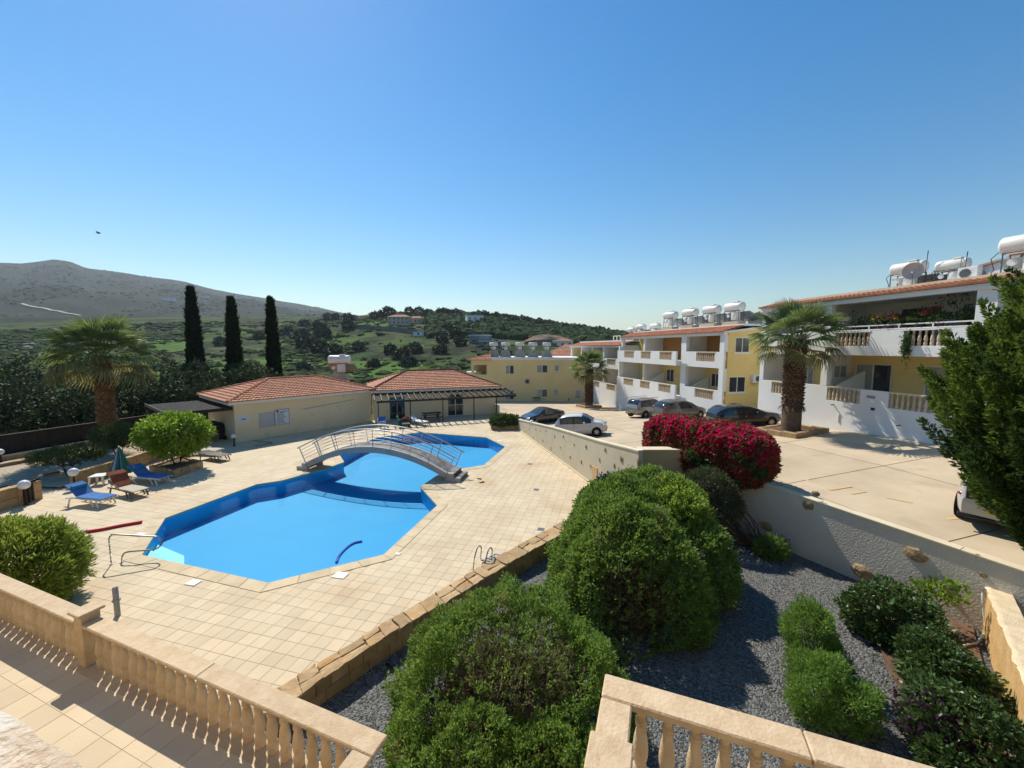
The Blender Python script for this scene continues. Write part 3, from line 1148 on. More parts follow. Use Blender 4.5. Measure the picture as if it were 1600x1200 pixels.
# left terrace, one storey down: local x along the house front, y away from it, origin at its outer right corner
TZ = 1.85
TO = (-1.42, 3.97)
terr = thing('left_terrace', None, None, (TO[0], TO[1], 0), HRZ)
terr['kind'] = 'structure'
MB().box(-16, 0.0, -6, 0.0, -0.6, TZ - 0.02).build('terrace_base', M_CREAM, terr)
MB().box(-15.99, -0.05, -5.99, -0.03, TZ - 0.02, TZ - 0.004).build('tile_bed', M_GROUT, terr)
TT = 0.45
tme = MB().box(-TT / 2 + .004, TT / 2 - .004, -TT / 2 + .004, TT / 2 - .004, TZ - 0.015, TZ).mesh('tile', M_TILE)
u0 = Vector(at(765 / 6, 1000 + 800 / 6, TZ)[:2]) - Vector(TO)
ox, oy = u0.dot(HU) % TT, u0.dot(HV) % TT
tc = []
for i in range(-34, 1):
    for j in range(-12, 1):
        x, y = ox + (i + .5) * TT, oy + (j + .5) * TT
        if x > -TT / 2 - 0.05 or y > -TT / 2 - 0.03 or y < -5.6: continue
        p = house_pt(TO, x, y, TZ)
        q = to_px(p)
        if -60 < q[0] < 700 and 900 < q[1] < 1260:
            o = link('tile', tme, terr)
            o.location = (x, y, rnd.uniform(-.001, .001))
# sunlit front of the house these terraces belong to, behind the camera
MB().box(-16, 13, -7.0, -4.9, -0.5, 9.6).build('house_wall', M_CREAM, terr)
MB().box(0.6, 5.2, -4.899, -2.75, 5.0, 5.2).build('balcony_slab', M_CREAM, terr)
for x0_, z0_, w__, h__ in ((-4.2, TZ + .02, 1.8, 2.1), (-9.0, TZ + .02, 1.8, 2.1), (-13.4, TZ + .9, 1.3, 1.2), (-4.2, 5.3, 1.8, 2.1), (-9.5, 6.1, 1.3, 1.2), (8.5, 3.0, 1.8, 2.1)):
    MB().box(x0_, x0_ + w__, -4.898, -4.86, z0_, z0_ + h__).build('window', M_GLASS, terr)
bal = thing('stone_balustrade', 'long cast stone balustrade with pillars along the lower left terrace edge', 'balustrade', (TO[0], TO[1], TZ), HRZ)
RT = 0.72                                                          # rail top above the terrace floor


def rail(mb_name, x0, x1, y0, y1, z0, z1, parent, m=M_TRAV):
    MB().box(x0, x1, y0, y1, z0, z1).build(mb_name, m, parent, bevel=0.012)


pil_x = (-5.55, -9.02)
segs = [(0.06, -2.75), (-2.752, pil_x[0] + .11), (pil_x[0] - .11, pil_x[1] + .11), (pil_x[1] - .11, -11.2), (-11.206, -13.5)]
for a, b in segs:
    rail('rail', b, a, -0.25, 0.0, RT - 0.055, RT, bal)
for px_ in pil_x:
    MB().box(px_ - .105, px_ + .105, -0.24, -0.01, 0, 0.84).build('pillar', M_TRAV, bal, bevel=0.008)
    MB().box(px_ - .155, px_ + .155, -0.285, 0.035, 0.84, 0.885).build('pillar_cap', M_TRAV, bal, bevel=0.01)
x = -0.28
while x > -13.4:
    if all(abs(x - p) > 0.17 for p in pil_x):
        o = link('baluster', BAL, bal)
        o.location = (x, -0.125, -0.002)
        o.rotation_euler = (0, 0, rnd.uniform(0, 6))
    x -= 0.216
# return towards the house
for a, b in ((-0.256, -1.4), (-1.406, -2.6)):
    rail('rail', -0.19, 0.06, b, a, RT - 0.055, RT, bal)
y = -0.36
while y > -2.5:
    o = link('baluster', BAL, bal)
    o.location = (-0.065, y, -0.002)
    y -= 0.216

# right terrace, nearer and higher
RZ = 2.98
RO = (0.85, 3.33)
terr2 = thing('right_terrace', None, None, (RO[0], RO[1], 0), HRZ)
terr2['kind'] = 'structure'
MB().box(0.0, 6, -3.4, -0.02, -0.5, RZ - 0.02).build('terrace_base', M_CREAM, terr2)
for i in range(13):
    for j in range(7):
        o = link('tile', MB().box(i * TT + .01, (i + 1) * TT, -0.03 - (j + 1) * TT, -0.04 - j * TT, RZ - 0.02, RZ).mesh('tile', M_TILE) if (i, j) == (0, 0) else terr2.children[-1].data, terr2)
        o.location = (i * TT, -j * TT, 0) if (i, j) != (0, 0) else (0, 0, 0)
bal2 = thing('stone_balustrade', 'short cast stone balustrade corner closest to the camera at the bottom right', 'balustrade', (RO[0], RO[1], RZ), HRZ)
R2T = 0.87
rail('rail', 0.0, 1.5, -0.25, 0.0, R2T - 0.075, R2T, bal2)
rail('rail', 1.506, 3.4, -0.25, 0.0, R2T - 0.075, R2T, bal2)
rail('rail', 0.0, 0.25, -0.62, -0.256, R2T - 0.075, R2T, bal2)
MB().box(0.0, 0.25, -0.86, -0.63, 0, R2T - 0.085).build('pillar', M_TRAV, bal2, bevel=0.008)
MB().box(-0.035, 0.285, -0.90, -0.59, R2T - 0.085, R2T + 0.012).build('pillar_cap', M_TRAV, bal2, bevel=0.012)
MB().box(-0.04, 3.4, -0.26, 0.02, 0.0, 0.06).build('plinth', M_TRAV, bal2, bevel=0.01)
BAL2 = bal_mesh(18, R2T - 0.075 - 0.055, 1.0)
x = 0.125 + 0.2
while x < 3.3:
    o = link('baluster', BAL2, bal2)
    o.location = (x, -0.125, 0.057)
    o.rotation_euler = (0, 0, rnd.uniform(0, 6))
    x += 0.213
o = link('baluster', BAL2, bal2)
o.location = (0.125, -0.44, 0.001)

# our own balcony parapet, just under the camera
par = thing('balcony_parapet', 'pale worn stone parapet block out of focus at the bottom left corner', 'parapet', (-1.286, 0.91, EYE - 0.9), HRZ)
gx, gy = np.meshgrid(np.linspace(-1.6, 1.6, 160), np.linspace(-0.3, 0.0, 30), indexing='ij')
gv = np.stack([gx, gy, 0 * gx], -1).reshape(-1, 3)
edge = np.clip(1 - np.minimum(np.abs(gv[:, 1]), np.abs(gv[:, 1] + 0.3)) / 0.014, 0, 1)
gv[:, 2] = vnoise(gv, 18, 2) * 0.002 + vnoise(gv, 60, 3) * 0.0015 - edge * 0.010
gv[:, 1] += vnoise(gv * [1, 0, 0], 30, 5) * 0.004 * edge
gi = np.arange(4800).reshape(160, 30)
me = np_mesh('parapet_cap', gv, np.stack([gi[:-1, :-1], gi[1:, :-1], gi[1:, 1:], gi[:-1, 1:]], -1).reshape(-1, 4), M_TRAVW, True)
link('parapet_cap', me, par)
MB().box(-1.6, 1.6, -0.297, -0.006, -0.9, -0.012).build('parapet_body', M_TRAVW, par)

# ---------------------------------------------------------------- stone garden wall along the deck
sw = thing('stone_garden_wall', 'low sandstone wall with irregular flagstone top between the pool deck and the gravel garden', 'garden wall', (0, 0, 0))
ST = 0.30


def cum(P):
    d = [0]
    for a, b in zip(P, P[1:]): d.append(d[-1] + math.hypot(b[0] - a[0], b[1] - a[1]))
    return d


def along(P, t):
    d = cum(P)
    s = max(0, min(1, t)) * d[-1]
    for i in range(len(P) - 1):
        if s <= d[i + 1] + 1e-9:
            k = (s - d[i]) / (d[i + 1] - d[i])
            return (lerp(P[i][0], P[i + 1][0], k), lerp(P[i][1], P[i + 1][1], k))
    return P[-1]


WL = cum(WALL_L)[-1]
core = MB()
for k in range(24):
    a, b = k / 24, (k + 1) / 24
    c = [along(WALL_L, a), along(WALL_R, a), along(WALL_R, b), along(WALL_L, b)]
    m = ((c[0][0] + c[1][0]) / 2, (c[0][1] + c[1][1]) / 2), ((c[2][0] + c[3][0]) / 2, (c[2][1] + c[3][1]) / 2)
    q = [vl(c[0], m[0], .14), vl(c[1], m[0], .14), vl(c[2], m[1], .14), vl(c[3], m[1], .14)]
    core.hexa([(p[0], p[1], GZ - 0.15) for p in q], [(p[0], p[1], ST - 0.05) for p in q])
core.build('mortar_core', M_MORTAR, sw)


def rough_block(q, z0, z1, jit, m, name, parent, seed):
    """stone with eight-sided uneven outline: q = four corners in plan, counter-clockwise"""
    r = random.Random(seed)
    pts = []
    for i in range(4):
        a, b = q[i], q[(i + 1) % 4]
        for t in (0.0, 0.33, 0.7):
            p = vl(a, b, t)
            pts.append((p[0] + r.uniform(-jit, jit), p[1] + r.uniform(-jit, jit)))
    c = (sum(p[0] for p in pts) / 12, sum(p[1] for p in pts) / 12)
    top = [(lerp(c[0], p[0], .95), lerp(c[1], p[1], .95), z1 + r.uniform(-0.012, 0.008)) for p in pts]
    mid = [(p[0], p[1], z1 - 0.014) for p in pts]
    bot = [(p[0], p[1], z0) for p in pts]
    vs = bot + mid + top + [(c[0], c[1], z1 + 0.004)]
    n = 12
    fs = []
    for i in range(n):
        j = (i + 1) % n
        fs += [(i, j, n + j, n + i), (n + i, n + j, 2 * n + j, 2 * n + i), (2 * n + i, 2 * n + j, 3 * n)]
    return MB().add(vs, fs).build(name, m, parent)


r = random.Random(4)
t = 0.0
k = 0
while t < 1:
    dt = r.uniform(0.30, 0.62) / WL
    t2 = min(1, t + dt)
    e = 0.012 / WL
    ov = 0.02
    split = r.choice((None, 0.42, 0.55, None))
    c = [along(WALL_L, t + e), along(WALL_R, t + e + r.uniform(-.004, .004)), along(WALL_R, t2 - e), along(WALL_L, t2 - e)]
    big = [vl(c[1], c[0], 1.06), vl(c[0], c[1], 1.06), vl(c[3], c[2], 1.06), vl(c[2], c[3], 1.06)]
    zz = ST + r.uniform(-0.015, 0.02)
    if split and dt * WL > 0.36:
        m0, m1 = vl(big[0], big[1], split), vl(big[3], big[2], split + r.uniform(-.08, .08))
        rough_block([big[0], vl(big[0], m0, .96), vl(big[3], m1, .96), big[3]], ST - 0.06, zz, 0.02, M_FLAG, 'flagstone', sw, k)
        rough_block([vl(m0, big[1], .04), big[1], big[2], vl(m1, big[2], .04)], ST - 0.06, zz - 0.008, 0.02, M_FLAG, 'flagstone', sw, k + 500)
    else:
        rough_block(big, ST - 0.06, zz, 0.022, M_FLAG, 'flagstone', sw, k)
    t = t2
    k += 1
# face stones on the garden side, two courses, and one low course on the deck side
for line, other, zs in ((WALL_R, WALL_L, ((GZ - 0.1, -0.02), (-0.012, ST - 0.065))), (WALL_L, WALL_R, ((-0.05, ST - 0.065),))):
    for ci, (z0, z1) in enumerate(zs):
        t = -r.uniform(0, .03)
        while t < 1:
            dt = r.uniform(0.28, 0.55) / WL
            a, b = max(0, t), min(1, t + dt - 0.012 / WL)
            if b - a > 0.004:
                p, q = along(line, a), along(line, b)
                pi, qi = vl(p, along(other, a), .2), vl(q, along(other, b), .2)
                po, qo = vl(p, along(other, a), -r.uniform(0, .05)), vl(q, along(other, b), -r.uniform(0, .05))
                quad = [po, qo, qi, pi]
                if area2(quad) < 0: quad = quad[::-1]
                MB().hexa([(x[0], x[1], z0) for x in quad], [(x[0], x[1], z1 + r.uniform(-.008, .004)) for x in quad]).build('stone', M_SSTONE, sw, bevel=0.012)
            t += dt

# ---------------------------------------------------------------- boundary wall between deck and car park
bw = thing('boundary_wall', 'cream rendered wall studded with small stones between pool deck and car park', 'wall', (0, 0, 0))
BW = [((-0.86, 37.4), 0.35), ((-0.06, 34.4), 0.75), ((0.63, 31.8), 0.87), ((2.6, 24.4), 1.75), ((4.23, 18.28), 2.33), ((5.02, 15.3), 2.68)]
BN = Vector((0.966, 0.257))
for (p, z0), (q, z1) in zip(BW, BW[1:]):
    P = [Vector(p), Vector(q), Vector(q) + BN * 0.2, Vector(p) + BN * 0.2]
    mb = MB().hexa([(a.x, a.y, -0.2) for a in P], [(P[0].x, P[0].y, z0), (P[1].x, P[1].y, z1), (P[2].x, P[2].y, z1), (P[3].x, P[3].y, z0)])
    mb.build('wall_panel', M_STUCCO, bw)
    C = [Vector(p) - BN * 0.03, Vector(q) - BN * 0.03, Vector(q) + BN * 0.23, Vector(p) + BN * 0.23]
    MB().hexa([(C[i].x, C[i].y, (z0, z1, z1, z0)[i] + .002) for i in range(4)], [(C[i].x, C[i].y, (z0, z1, z1, z0)[i] + 0.055) for i in range(4)]).build('wall_cap', M_CAP, bw)
    K = [Vector(p) - BN * 0.06, Vector(q) - BN * 0.06, Vector(q) - BN * 0.002, Vector(p) - BN * 0.002]
    MB().hexa([(a.x, a.y, -0.1) for a in K], [(a.x, a.y, 0.07) for a in K]).build('skirting', M_CAP, bw)
BD = Vector((0.257, -0.966))


def on_bw(px, py):
    a = (px - 800) / FPX
    # plane through (0.63,32.2) along BD
    t = (a * 31.8 - 0.63) / (0.257 + a * 0.966)
    x, y = 0.63 + BD.x * t, 31.8 + BD.y * t
    return (x, y, atY(px, py, y)[2])


for px, py, sz in ((828, 670, .13), (818, 668, .1), (812, 664, .1), (838, 671, .13), (845, 673, .11), (854, 673, .13), (822, 673, .1), (849, 689, .16), (834, 684, .1), (868, 682, .15),
                   (882, 682, .17), (877, 699, .13), (862, 701, .13), (899, 695, .14), (893, 714, .17), (918, 698, .18), (911, 722, .16), (926, 728, .16), (940, 719, .16), (949, 703, .2),
                   (964, 727, .18), (975, 717, .26), (1002, 722, .24), (985, 742, .2), (953, 737, .2)):
    p = on_bw(px, py)
    o = MB().blob((0, 0, 0), sz / 2, px, (1.0, 0.35, rnd.uniform(1.0, 1.6)), 1, 0.25).build('embedded_stone', M_EMBED, bw)
    o.location = (p[0] - BN.x * 0.005, p[1] - BN.y * 0.005, p[2])
    o.rotation_euler = (0, rnd.uniform(-.3, .3), math.atan2(BD.y, BD.x))
# rust coloured niche at the wall foot
p = on_bw(933, 741)
o = MB().box(-.26, .26, -.03, .008, -.62, .38).build('stained_niche', mat('orange_stain', (0.62, 0.36, 0.12), (0.55, 0.42, 0.26), 0.9, 5, 6), bw)
o.location = (p[0], p[1], p[2])
o.rotation_euler = (0, 0, math.atan2(BD.y, BD.x))

# roughcast wall above the garden
rw = thing('roughcast_wall', 'grey white roughcast retaining wall with a few big stones above the gravel garden', 'wall', (0, 0, 0))
RA, RD = Vector((9.26, 13.82)), Vector((0.458, -0.889))
RNm = Vector((0.889, 0.458))
pa, pb = RA - RD * 4.6, RA + RD * 11


def rw_top(s): return 1.82 - 0.04 * s


P = [pa, pb, pb + RNm * .22, pa + RNm * .22]
MB().hexa([(a.x, a.y, GZ - .2) for a in P], [(P[0].x, P[0].y, rw_top(-4.6)), (P[1].x, P[1].y, rw_top(11)), (P[2].x, P[2].y, rw_top(11)), (P[3].x, P[3].y, rw_top(-4.6))]).build('wall_panel', M_ROUGHCAST, rw)
for s in range(5):
    A, B = pa.lerp(pb, s / 5), pa.lerp(pb, (s + 1) / 5 - .0006)
    C = [A - RNm * .03, B - RNm * .03, B + RNm * .26, A + RNm * .26]
    za, zb = rw_top(-4.6 + 15.6 * s / 5), rw_top(-4.6 + 15.6 * (s + 1) / 5)
    MB().hexa([(C[i].x, C[i].y, (za, zb, zb, za)[i] + .003) for i in range(4)], [(C[i].x, C[i].y, (za, zb, zb, za)[i] + .055) for i in range(4)]).build('wall_cap', M_CAP, rw, bevel=.008)


def on_rw(px, py):
    a = (px - 800) / FPX
    t = (a * RA.y - RA.x) / (RD.x - a * RD.y)
    x, y = RA.x + RD.x * t, RA.y + RD.y * t
    return (x, y, atY(px, py, y)[2])


for px, py, sz in ((1213, 822, .40), (1279, 790, .32), (1460, 866, .42), (1374, 892, .44), (1290, 771, .2), (1561, 868, .10), (1574, 898, .13)):
    p = on_rw(px, py)
    o = MB().blob((0, 0, 0), sz / 2, px + 3, (1.15, 0.34, 0.9), 2, 0.20).build('embedded_stone', M_EMBED, rw)
    o.location = (p[0] - RNm.x * 0.01, p[1] - RNm.y * 0.01, p[2])
    o.rotation_euler = (0, rnd.uniform(-.4, .4), math.atan2(RD.y, RD.x))

# stepped wall joining the two
st = thing('stepped_wall', 'short ochre stepped wall beside the green hedge at the end of the studded wall', 'wall', (0, 0, 0))
MB().box(4.25, 7.0, 15.8, 16.1, GZ - .1, 1.30).build('upper_step', M_OCHRE, st)
MB().box(4.2, 7.05, 15.76, 16.14, 1.302, 1.36).build('step_cap', M_CAP, st, bevel=.01)
MB().box(3.45, 4.248, 15.8, 16.1, GZ - .1, 0.70).build('lower_step', M_OCHRE, st)
MB().box(3.4, 4.2, 15.76, 16.14, 0.702, 0.755).build('step_cap', M_CAP, st, bevel=.01)
MB().box(3.5, 3.75, 16.2, 16.6, 0.0, 0.62).build('step_end_stone', M_EMBED, st, bevel=.03)
pier = thing('wall_pier', 'ochre wall pier under the crimson bougainvillea at the car park corner', 'pier', (0, 0, 0))
MB().box(5.34, 7.6, 15.9 + .25, 16.6, GZ, 2.5).build('pier_body', M_OCHRE, pier)
MB().box(5.3, 7.64, 16.11, 16.64, 2.502, 2.55).build('pier_cap', M_CAP, pier, bevel=.01)

# right hand wall, lit from the left
yw = thing('sandstone_side_wall', 'ochre pitted side wall with pale rough top at the right edge of the garden', 'wall', (0, 0, 0))
A, B = Vector((11.95, 9.45)), Vector((7.9, 5.25))
d = (B - A).normalized()
nn = Vector((-d.y, d.x))
if nn.x < 0: nn = -nn
M_PITTED = mat('pitted_sandstone', (0.62, 0.39, 0.165), (0.50, 0.30, 0.115), 0.9, 3.5, 6, 0.7, 20, blotch=((0.20, 0.10, 0.04), 9, 0.66, 0.9))
P = [A, B, B + nn * .34, A + nn * .34]
if area2(P) < 0: P = P[::-1]
MB().hexa([(a.x, a.y, GZ - .2) for a in P], [(a.x, a.y, 0.92) for a in P]).build('wall_face', M_PITTED, yw)
gx, gy = np.meshgrid(np.linspace(0, 1, 90), np.linspace(-.03, .37, 9), indexing='ij')
Lw = (B - A).length
gv = np.stack([A.x + d.x * gx * Lw + nn.x * gy, A.y + d.y * gx * Lw + nn.y * gy, 0 * gx + 0.965], -1).reshape(-1, 3)
wob = vnoise(gv * [1, 1, 0], 5, 4) * .02 + vnoise(gv * [1, 1, 0], 14, 6) * .012
edge = (np.arange(810) % 9 == 0)
gv[:, 0] += np.where(edge, nn.x * wob, 0)
gv[:, 1] += np.where(edge, nn.y * wob, 0)
gv[:, 2] += vnoise(gv * [1, 1, 0], 9, 7) * .008 - np.where(edge, .03, 0)
gi = np.arange(810).reshape(90, 9)
gf = np.stack([gi[:-1, :-1], gi[1:, :-1], gi[1:, 1:], gi[:-1, 1:]], -1).reshape(-1, 4)
link('rendered_top', np_mesh('rendered_top', gv, gf, mat('pale_rough_render', (.70, .56, .37), (.58, .44, .27), .9, 4, 7, .7, 30), True), yw)
MB().hexa([(a.x, a.y, .921) for a in P], [(a.x, a.y, .945) for a in P]).build('top_bed', M_CAP, yw)
hose = MB().tube([(11.62, 9.05, -0.15), (11.58, 9.12, 0.3), (11.6, 9.2, 0.75), (11.7, 9.25, 1.0), (11.85, 9.22, 1.10), (12.1, 9.1, 1.08), (12.25, 8.8, 0.8), (12.35, 8.6, 0.3), (12.4, 8.5, -.1)], 0.018, 8).build('garden_hose', M_PLASTIC)
tag(hose, 'white hose bent over the end of the ochre side wall', 'hose')
hose2 = MB().tube([(11.5, 9.0, -0.16), (11.0, 8.7, -0.15), (10.5, 8.6, -0.15), (10.1, 8.3, -0.15)], 0.022, 8).build('drain_pipe', mat('pale_plastic_pipe', (0.5, 0.5, 0.48), None, .5))
tag(hose2, 'pale pipe lying on the bare soil beside the ochre side wall', 'pipe')

# ---------------------------------------------------------------- left side: low walls, gravel yard, gate, fence
yard = flat_poly('gravel_yard', [[(-21.75, 18.4), (-21.75, 29.5), (-24.0, 32.0), (-34, 32), (-42, 14), (-24.6, 14), (-24.6, 18.6)]], 0.12, M_SAND, kind='structure')
MB().box(-36, -24.7, 13.2, 18.55, -0.3, 0.14).build('concrete_path', M_CONC, kind='structure')


def block_wall(name, label, cat_, P, z0, z1, th, n, hcourses, seed, capm=M_FLAG):
    t_ = thing(name, label, cat_, (0, 0, 0))
    r = random.Random(seed)
    L = cum(P)[-1]
    side = []
    for i in range(n):
        a, b = along(P, i / n), along(P, (i + 1) / n - 0.012 / L)
        d = Vector((b[0] - a[0], b[1] - a[1]))
        d = d.normalized()
        nn = Vector((-d.y, d.x)) * th / 2
        for c in range(hcourses):
            za, zb = lerp(z0, z1 - .05, c / hcourses), lerp(z0, z1 - .05, (c + 1) / hcourses) - .008
            off = r.uniform(0, .02)
            q = [(a[0] - nn.x * (1 + off), a[1] - nn.y * (1 + off)), (b[0] - nn.x * (1 + off), b[1] - nn.y * (1 + off)), (b[0] + nn.x, b[1] + nn.y), (a[0] + nn.x, a[1] + nn.y)]
            if area2(q) < 0: q = q[::-1]
            MB().hexa([(x, y, za) for x, y in q], [(x, y, zb) for x, y in q]).build('stone', M_SSTONE, t_, bevel=.012)
        q = [(a[0] - nn.x * 1.08, a[1] - nn.y * 1.08), (b[0] - nn.x * 1.08, b[1] - nn.y * 1.08), (b[0] + nn.x * 1.08, b[1] + nn.y * 1.08), (a[0] + nn.x * 1.08, a[1] + nn.y * 1.08)]
        if area2(q) < 0: q = q[::-1]
        rough_block(q, z1 - .05, z1 + r.uniform(-.01, .01), .01, capm, 'cap_stone', t_, seed * 50 + i)
    return t_


block_wall('low_stone_wall', 'low sandstone wall behind the sun loungers, from the gate opening to the citrus planter', 'garden wall',
           [(-21.5, 18.75), (-21.45, 21.5), (-21.6, 25.0), (-21.9, 28.8)], -0.05, 0.72, 0.34, 13, 2, 21)
block_wall('low_stone_wall', 'low sandstone wall end beside the black gate at the left edge', 'garden wall', [(-21.35, 17.25), (-21.6, 15.2), (-22.4, 12.6)], -0.05, 0.86, 0.34, 6, 2, 22)
block_wall('yard_kerb', 'pale low kerb wall along the foot of the dark fence', 'kerb', [(-31.0, 20.0), (-30.0, 23.6), (-29.2, 26.8)], -.1, 0.42, 0.25, 5, 1, 23, M_CAP)
block_wall('yard_kerb', 'narrow stone edging on the sand in front of the fence kerb', 'kerb', [(-29.2, 20.2), (-28.4, 22.6), (-28.0, 24.6)], -.1, 0.30, 0.22, 4, 1, 24)
# citrus planter and low hedge planter
pl = thing('stone_planter', 'square low sandstone planter under the bright green citrus tree', 'planter', (0, 0, 0))
PC = [at(233, 738)[:2], at(272, 747)[:2], at(318, 730)[:2], at(284, 720)[:2]]
cx, cy = sum(p[0] for p in PC) / 4, sum(p[1] for p in PC) / 4
for i in range(4):
    a, b = Vector(PC[i]), Vector(PC[(i + 1) % 4])
    c = Vector((cx, cy))
    for k in range(4):
        p, q = a.lerp(b, k / 4 + .004), a.lerp(b, (k + 1) / 4 - .004)
        ia, ib = p + (c - p).normalized() * .22, q + (c - q).normalized() * .22
        quad = [(v.x, v.y) for v in (p, q, ib, ia)]
        if area2(quad) < 0: quad = quad[::-1]
        MB().hexa([(x, y, -.02) for x, y in quad], [(x, y, .36 + rnd.uniform(-.01, .01)) for x, y in quad]).build('stone', M_SSTONE, pl, bevel=.015)
flat_poly('soil', [[(lerp(cx, p[0], .93), lerp(cy, p[1], .93)) for p in PC]], .27, M_SOIL, pl)
PLANTER_C = (cx, cy)

fence = thing('dark_board_fence', 'dark brown boarded fence below the dense trees at the left', 'fence', (0, 0, 0))
FA, FB = Vector((-31.9, 19.5)), Vector((-28.0, 31.8))
nb = 62
for i in range(nb):
    a, b = FA.lerp(FB, i / nb), FA.lerp(FB, (i + .94) / nb)
    d = (b - a).normalized()
    nn = Vector((-d.y, d.x)) * .015
    q = [(a.x - nn.x, a.y - nn.y), (b.x - nn.x, b.y - nn.y), (b.x + nn.x, b.y + nn.y), (a.x + nn.x, a.y + nn.y)]
    if area2(q) < 0: q = q[::-1]
    MB().hexa([(x, y, -.1) for x, y in q], [(x, y, 1.5 + rnd.uniform(-.015, .015)) for x, y in q]).build('board', M_DARKWOOD, fence)
for z in (.45, 1.25):
    MB().bar((FA.x - .05, FA.y + .0, z), (FB.x - .05, FB.y, z), .05, .09).build('fence_rail', M_DARKWOOD, fence)
MB().bar((FA.x, FA.y, 1.54), (FB.x, FB.y, 1.54), .09, .03).build('fence_top', mat('weathered_board_top', (.22, .19, .15), None, .9), fence)

gate = thing('slatted_gate', 'small black slatted gate beside the globe lamp at the left wall end', 'gate', (0, 0, 0))
GA, GB = Vector(at(41, 789)[:2]), Vector(at(62, 778.5)[:2])
for i in range(5):
    p = GA.lerp(GB, i / 4)
    MB().box(p.x - .05, p.x + .05, p.y - .035, p.y + .035, 0.05, .95).build('slat', M_DARKWOOD, gate)
for z in (.18, .8):
    MB().bar((GA.x, GA.y - .05, z), (GB.x, GB.y - .05, z), .03, .07).build('gate_rail', M_DARKWOOD, gate)


def lamp(px, py, h, label, z=0.0, rad=.15, p=None):
    p = p or at(px, py, z)
    t_ = thing('globe_lamp', label, 'lamp', (p[0], p[1], z), 0, 'globe lamps round the pool')
    MB().lathe([(.09, 0), (.09, .03), (.045, .06), (.04, h - .05), (.06, h - .03), (.06, h)], 10).build('post', M_BLACK, t_)
    MB().sphere((0, 0, h + rad * .92), rad, 16, 10).build('globe', M_GLOBE, t_)
    return t_


lamp(41, 789, .72, 'white globe lamp on black post beside the slatted gate', rad=.2)
lamp(117, 763, .62, 'white globe lamp in front of the low wall, left of the white table', rad=.2)
lamp(366, 697, .55, 'white globe lamp at the corner of the long cream pool building', rad=.16)
lamp(2, 722, .45, 'white globe lamp cut by the left picture edge beside the fence', .12, .17)
pw = on_bw(829, 662)
t_ = lamp(0, 0, .10, 'white globe lamp on top of the studded wall in front of the black car', .97, .17, (pw[0] + .1, pw[1], 0))

# small things standing or lying about
pp = at(184, 962)
vp = thing('drain_post', 'grey plastic post with collar standing on the deck behind the terrace pillar', 'post', (pp[0], pp[1], 0))
MB().lathe([(.06, 0), (.06, .75), (.045, .76), (.045, .78)], 12).build('pipe', mat('grey_plastic', (.30, .31, .32), None, .5), vp)
MB().lathe([(.085, .40), (.085, .45)], 12).build('collar', mat('grey_plastic', (.3, .3, .3)), vp)


def arc_tube(pts, n=6):
    """Catmull-Rom through points"""
    P = [Vector(p) for p in pts]
    P = [P[0] * 2 - P[1]] + P + [P[-1] * 2 - P[-2]]
    out = []
    for i in range(1, len(P) - 2):
        for k in range(n):
            t = k / n
            a, b, c, d = P[i - 1], P[i], P[i + 1], P[i + 2]
            out.append(0.5 * ((2 * b) + (c - a) * t + (2 * a - 5 * b + 4 * c - d) * t * t + (3 * b - a - 3 * c + d) * t ** 3))
    out.append(P[-2])
    return out


nd = tag(MB().tube(arc_tube([at(134, 831, .05), at(160, 827, .05), at(190, 821, .05), at(222, 815.5, .05)]), .055, 10).build('pool_noodle', mat('red_foam', (.50, .02, .03), None, .7)),
         'long red foam noodle lying on the deck by the pool corner', 'pool noodle')
nd = tag(MB().tube(arc_tube([at(526, 879, -.09), at(530, 869, -.09), at(541, 857, -.09), at(553, 849, -.09), at(566, 846, -.09)]), .05, 10).build('pool_noodle', mat('blue_foam', (.02, .11, .42), None, .7)),
         'bent dark blue foam noodle floating in the pool', 'pool noodle')
# hand rail of the corner steps
h0 = Vector(at(174, 882))
h1 = Vector(at(190, 879))
e = Vector(at(255, 873)) - h0
e = Vector((e.x, e.y, 0))
hr = thing('step_handrail', 'bent stainless handrail at the pool corner steps', 'handrail', (0, 0, 0))
up = Vector((0, 0, 1))
pts = [h0, h0 + up * .5, h0 + up * .82, h0 + up * .93 + e * .04, h0 + up * .96 + e * .12, h0 + up * .80 + e * .75, h0 + up * .74 + e * .93, h0 + up * .58 + e * 1.0, h0 + up * .42 + e * .95,
       h0 + up * .34 + e * .8, h1 + up * .33 + e * .15, h1 + up * .22 + e * .03, h1 + up * .0]
pts = [pts[0], pts[1], pts[2]] + pts[3:]
MB().tube(arc_tube(pts, 5), .024, 10).build('tube', M_STEEL, hr)
for p in (h0, h1):
    MB().lathe([(.05, 0.001), (.05, .02)], 12, (p.x, p.y, 0)).build('flange', M_STEEL, hr)
# ladder lying by the stone wall
ld = thing('pool_ladder', 'curved grey metal pool ladder lying on the deck behind the stone wall', 'ladder', (0, 0, 0))
q0, q1, q2 = Vector(at(739, 893)), Vector(at(752, 879)), Vector(at(775, 868))
for off in (Vector((0, 0, 0)), Vector((.35, -.12, 0))):
    MB().tube(arc_tube([q0 + off, q0 + off + up * .38 + (q1 - q0) * .2, q0 + off + up * .62 + (q1 - q0) * .6, q1 + off + up * .50, q1 + off + up * .08, q1.lerp(q2, .5) + off + up * .05, q2 + off + up * .05]), .022, 8).build('ladder_rail', M_GREYMETAL, ld)
for t in (.1, .35, .6, .9):
    a = q1.lerp(q2, t) + up * .08
    MB().bar(a, a + Vector((.35, -.12, 0)), .07, .025).build('rung', M_GREYMETAL, ld)
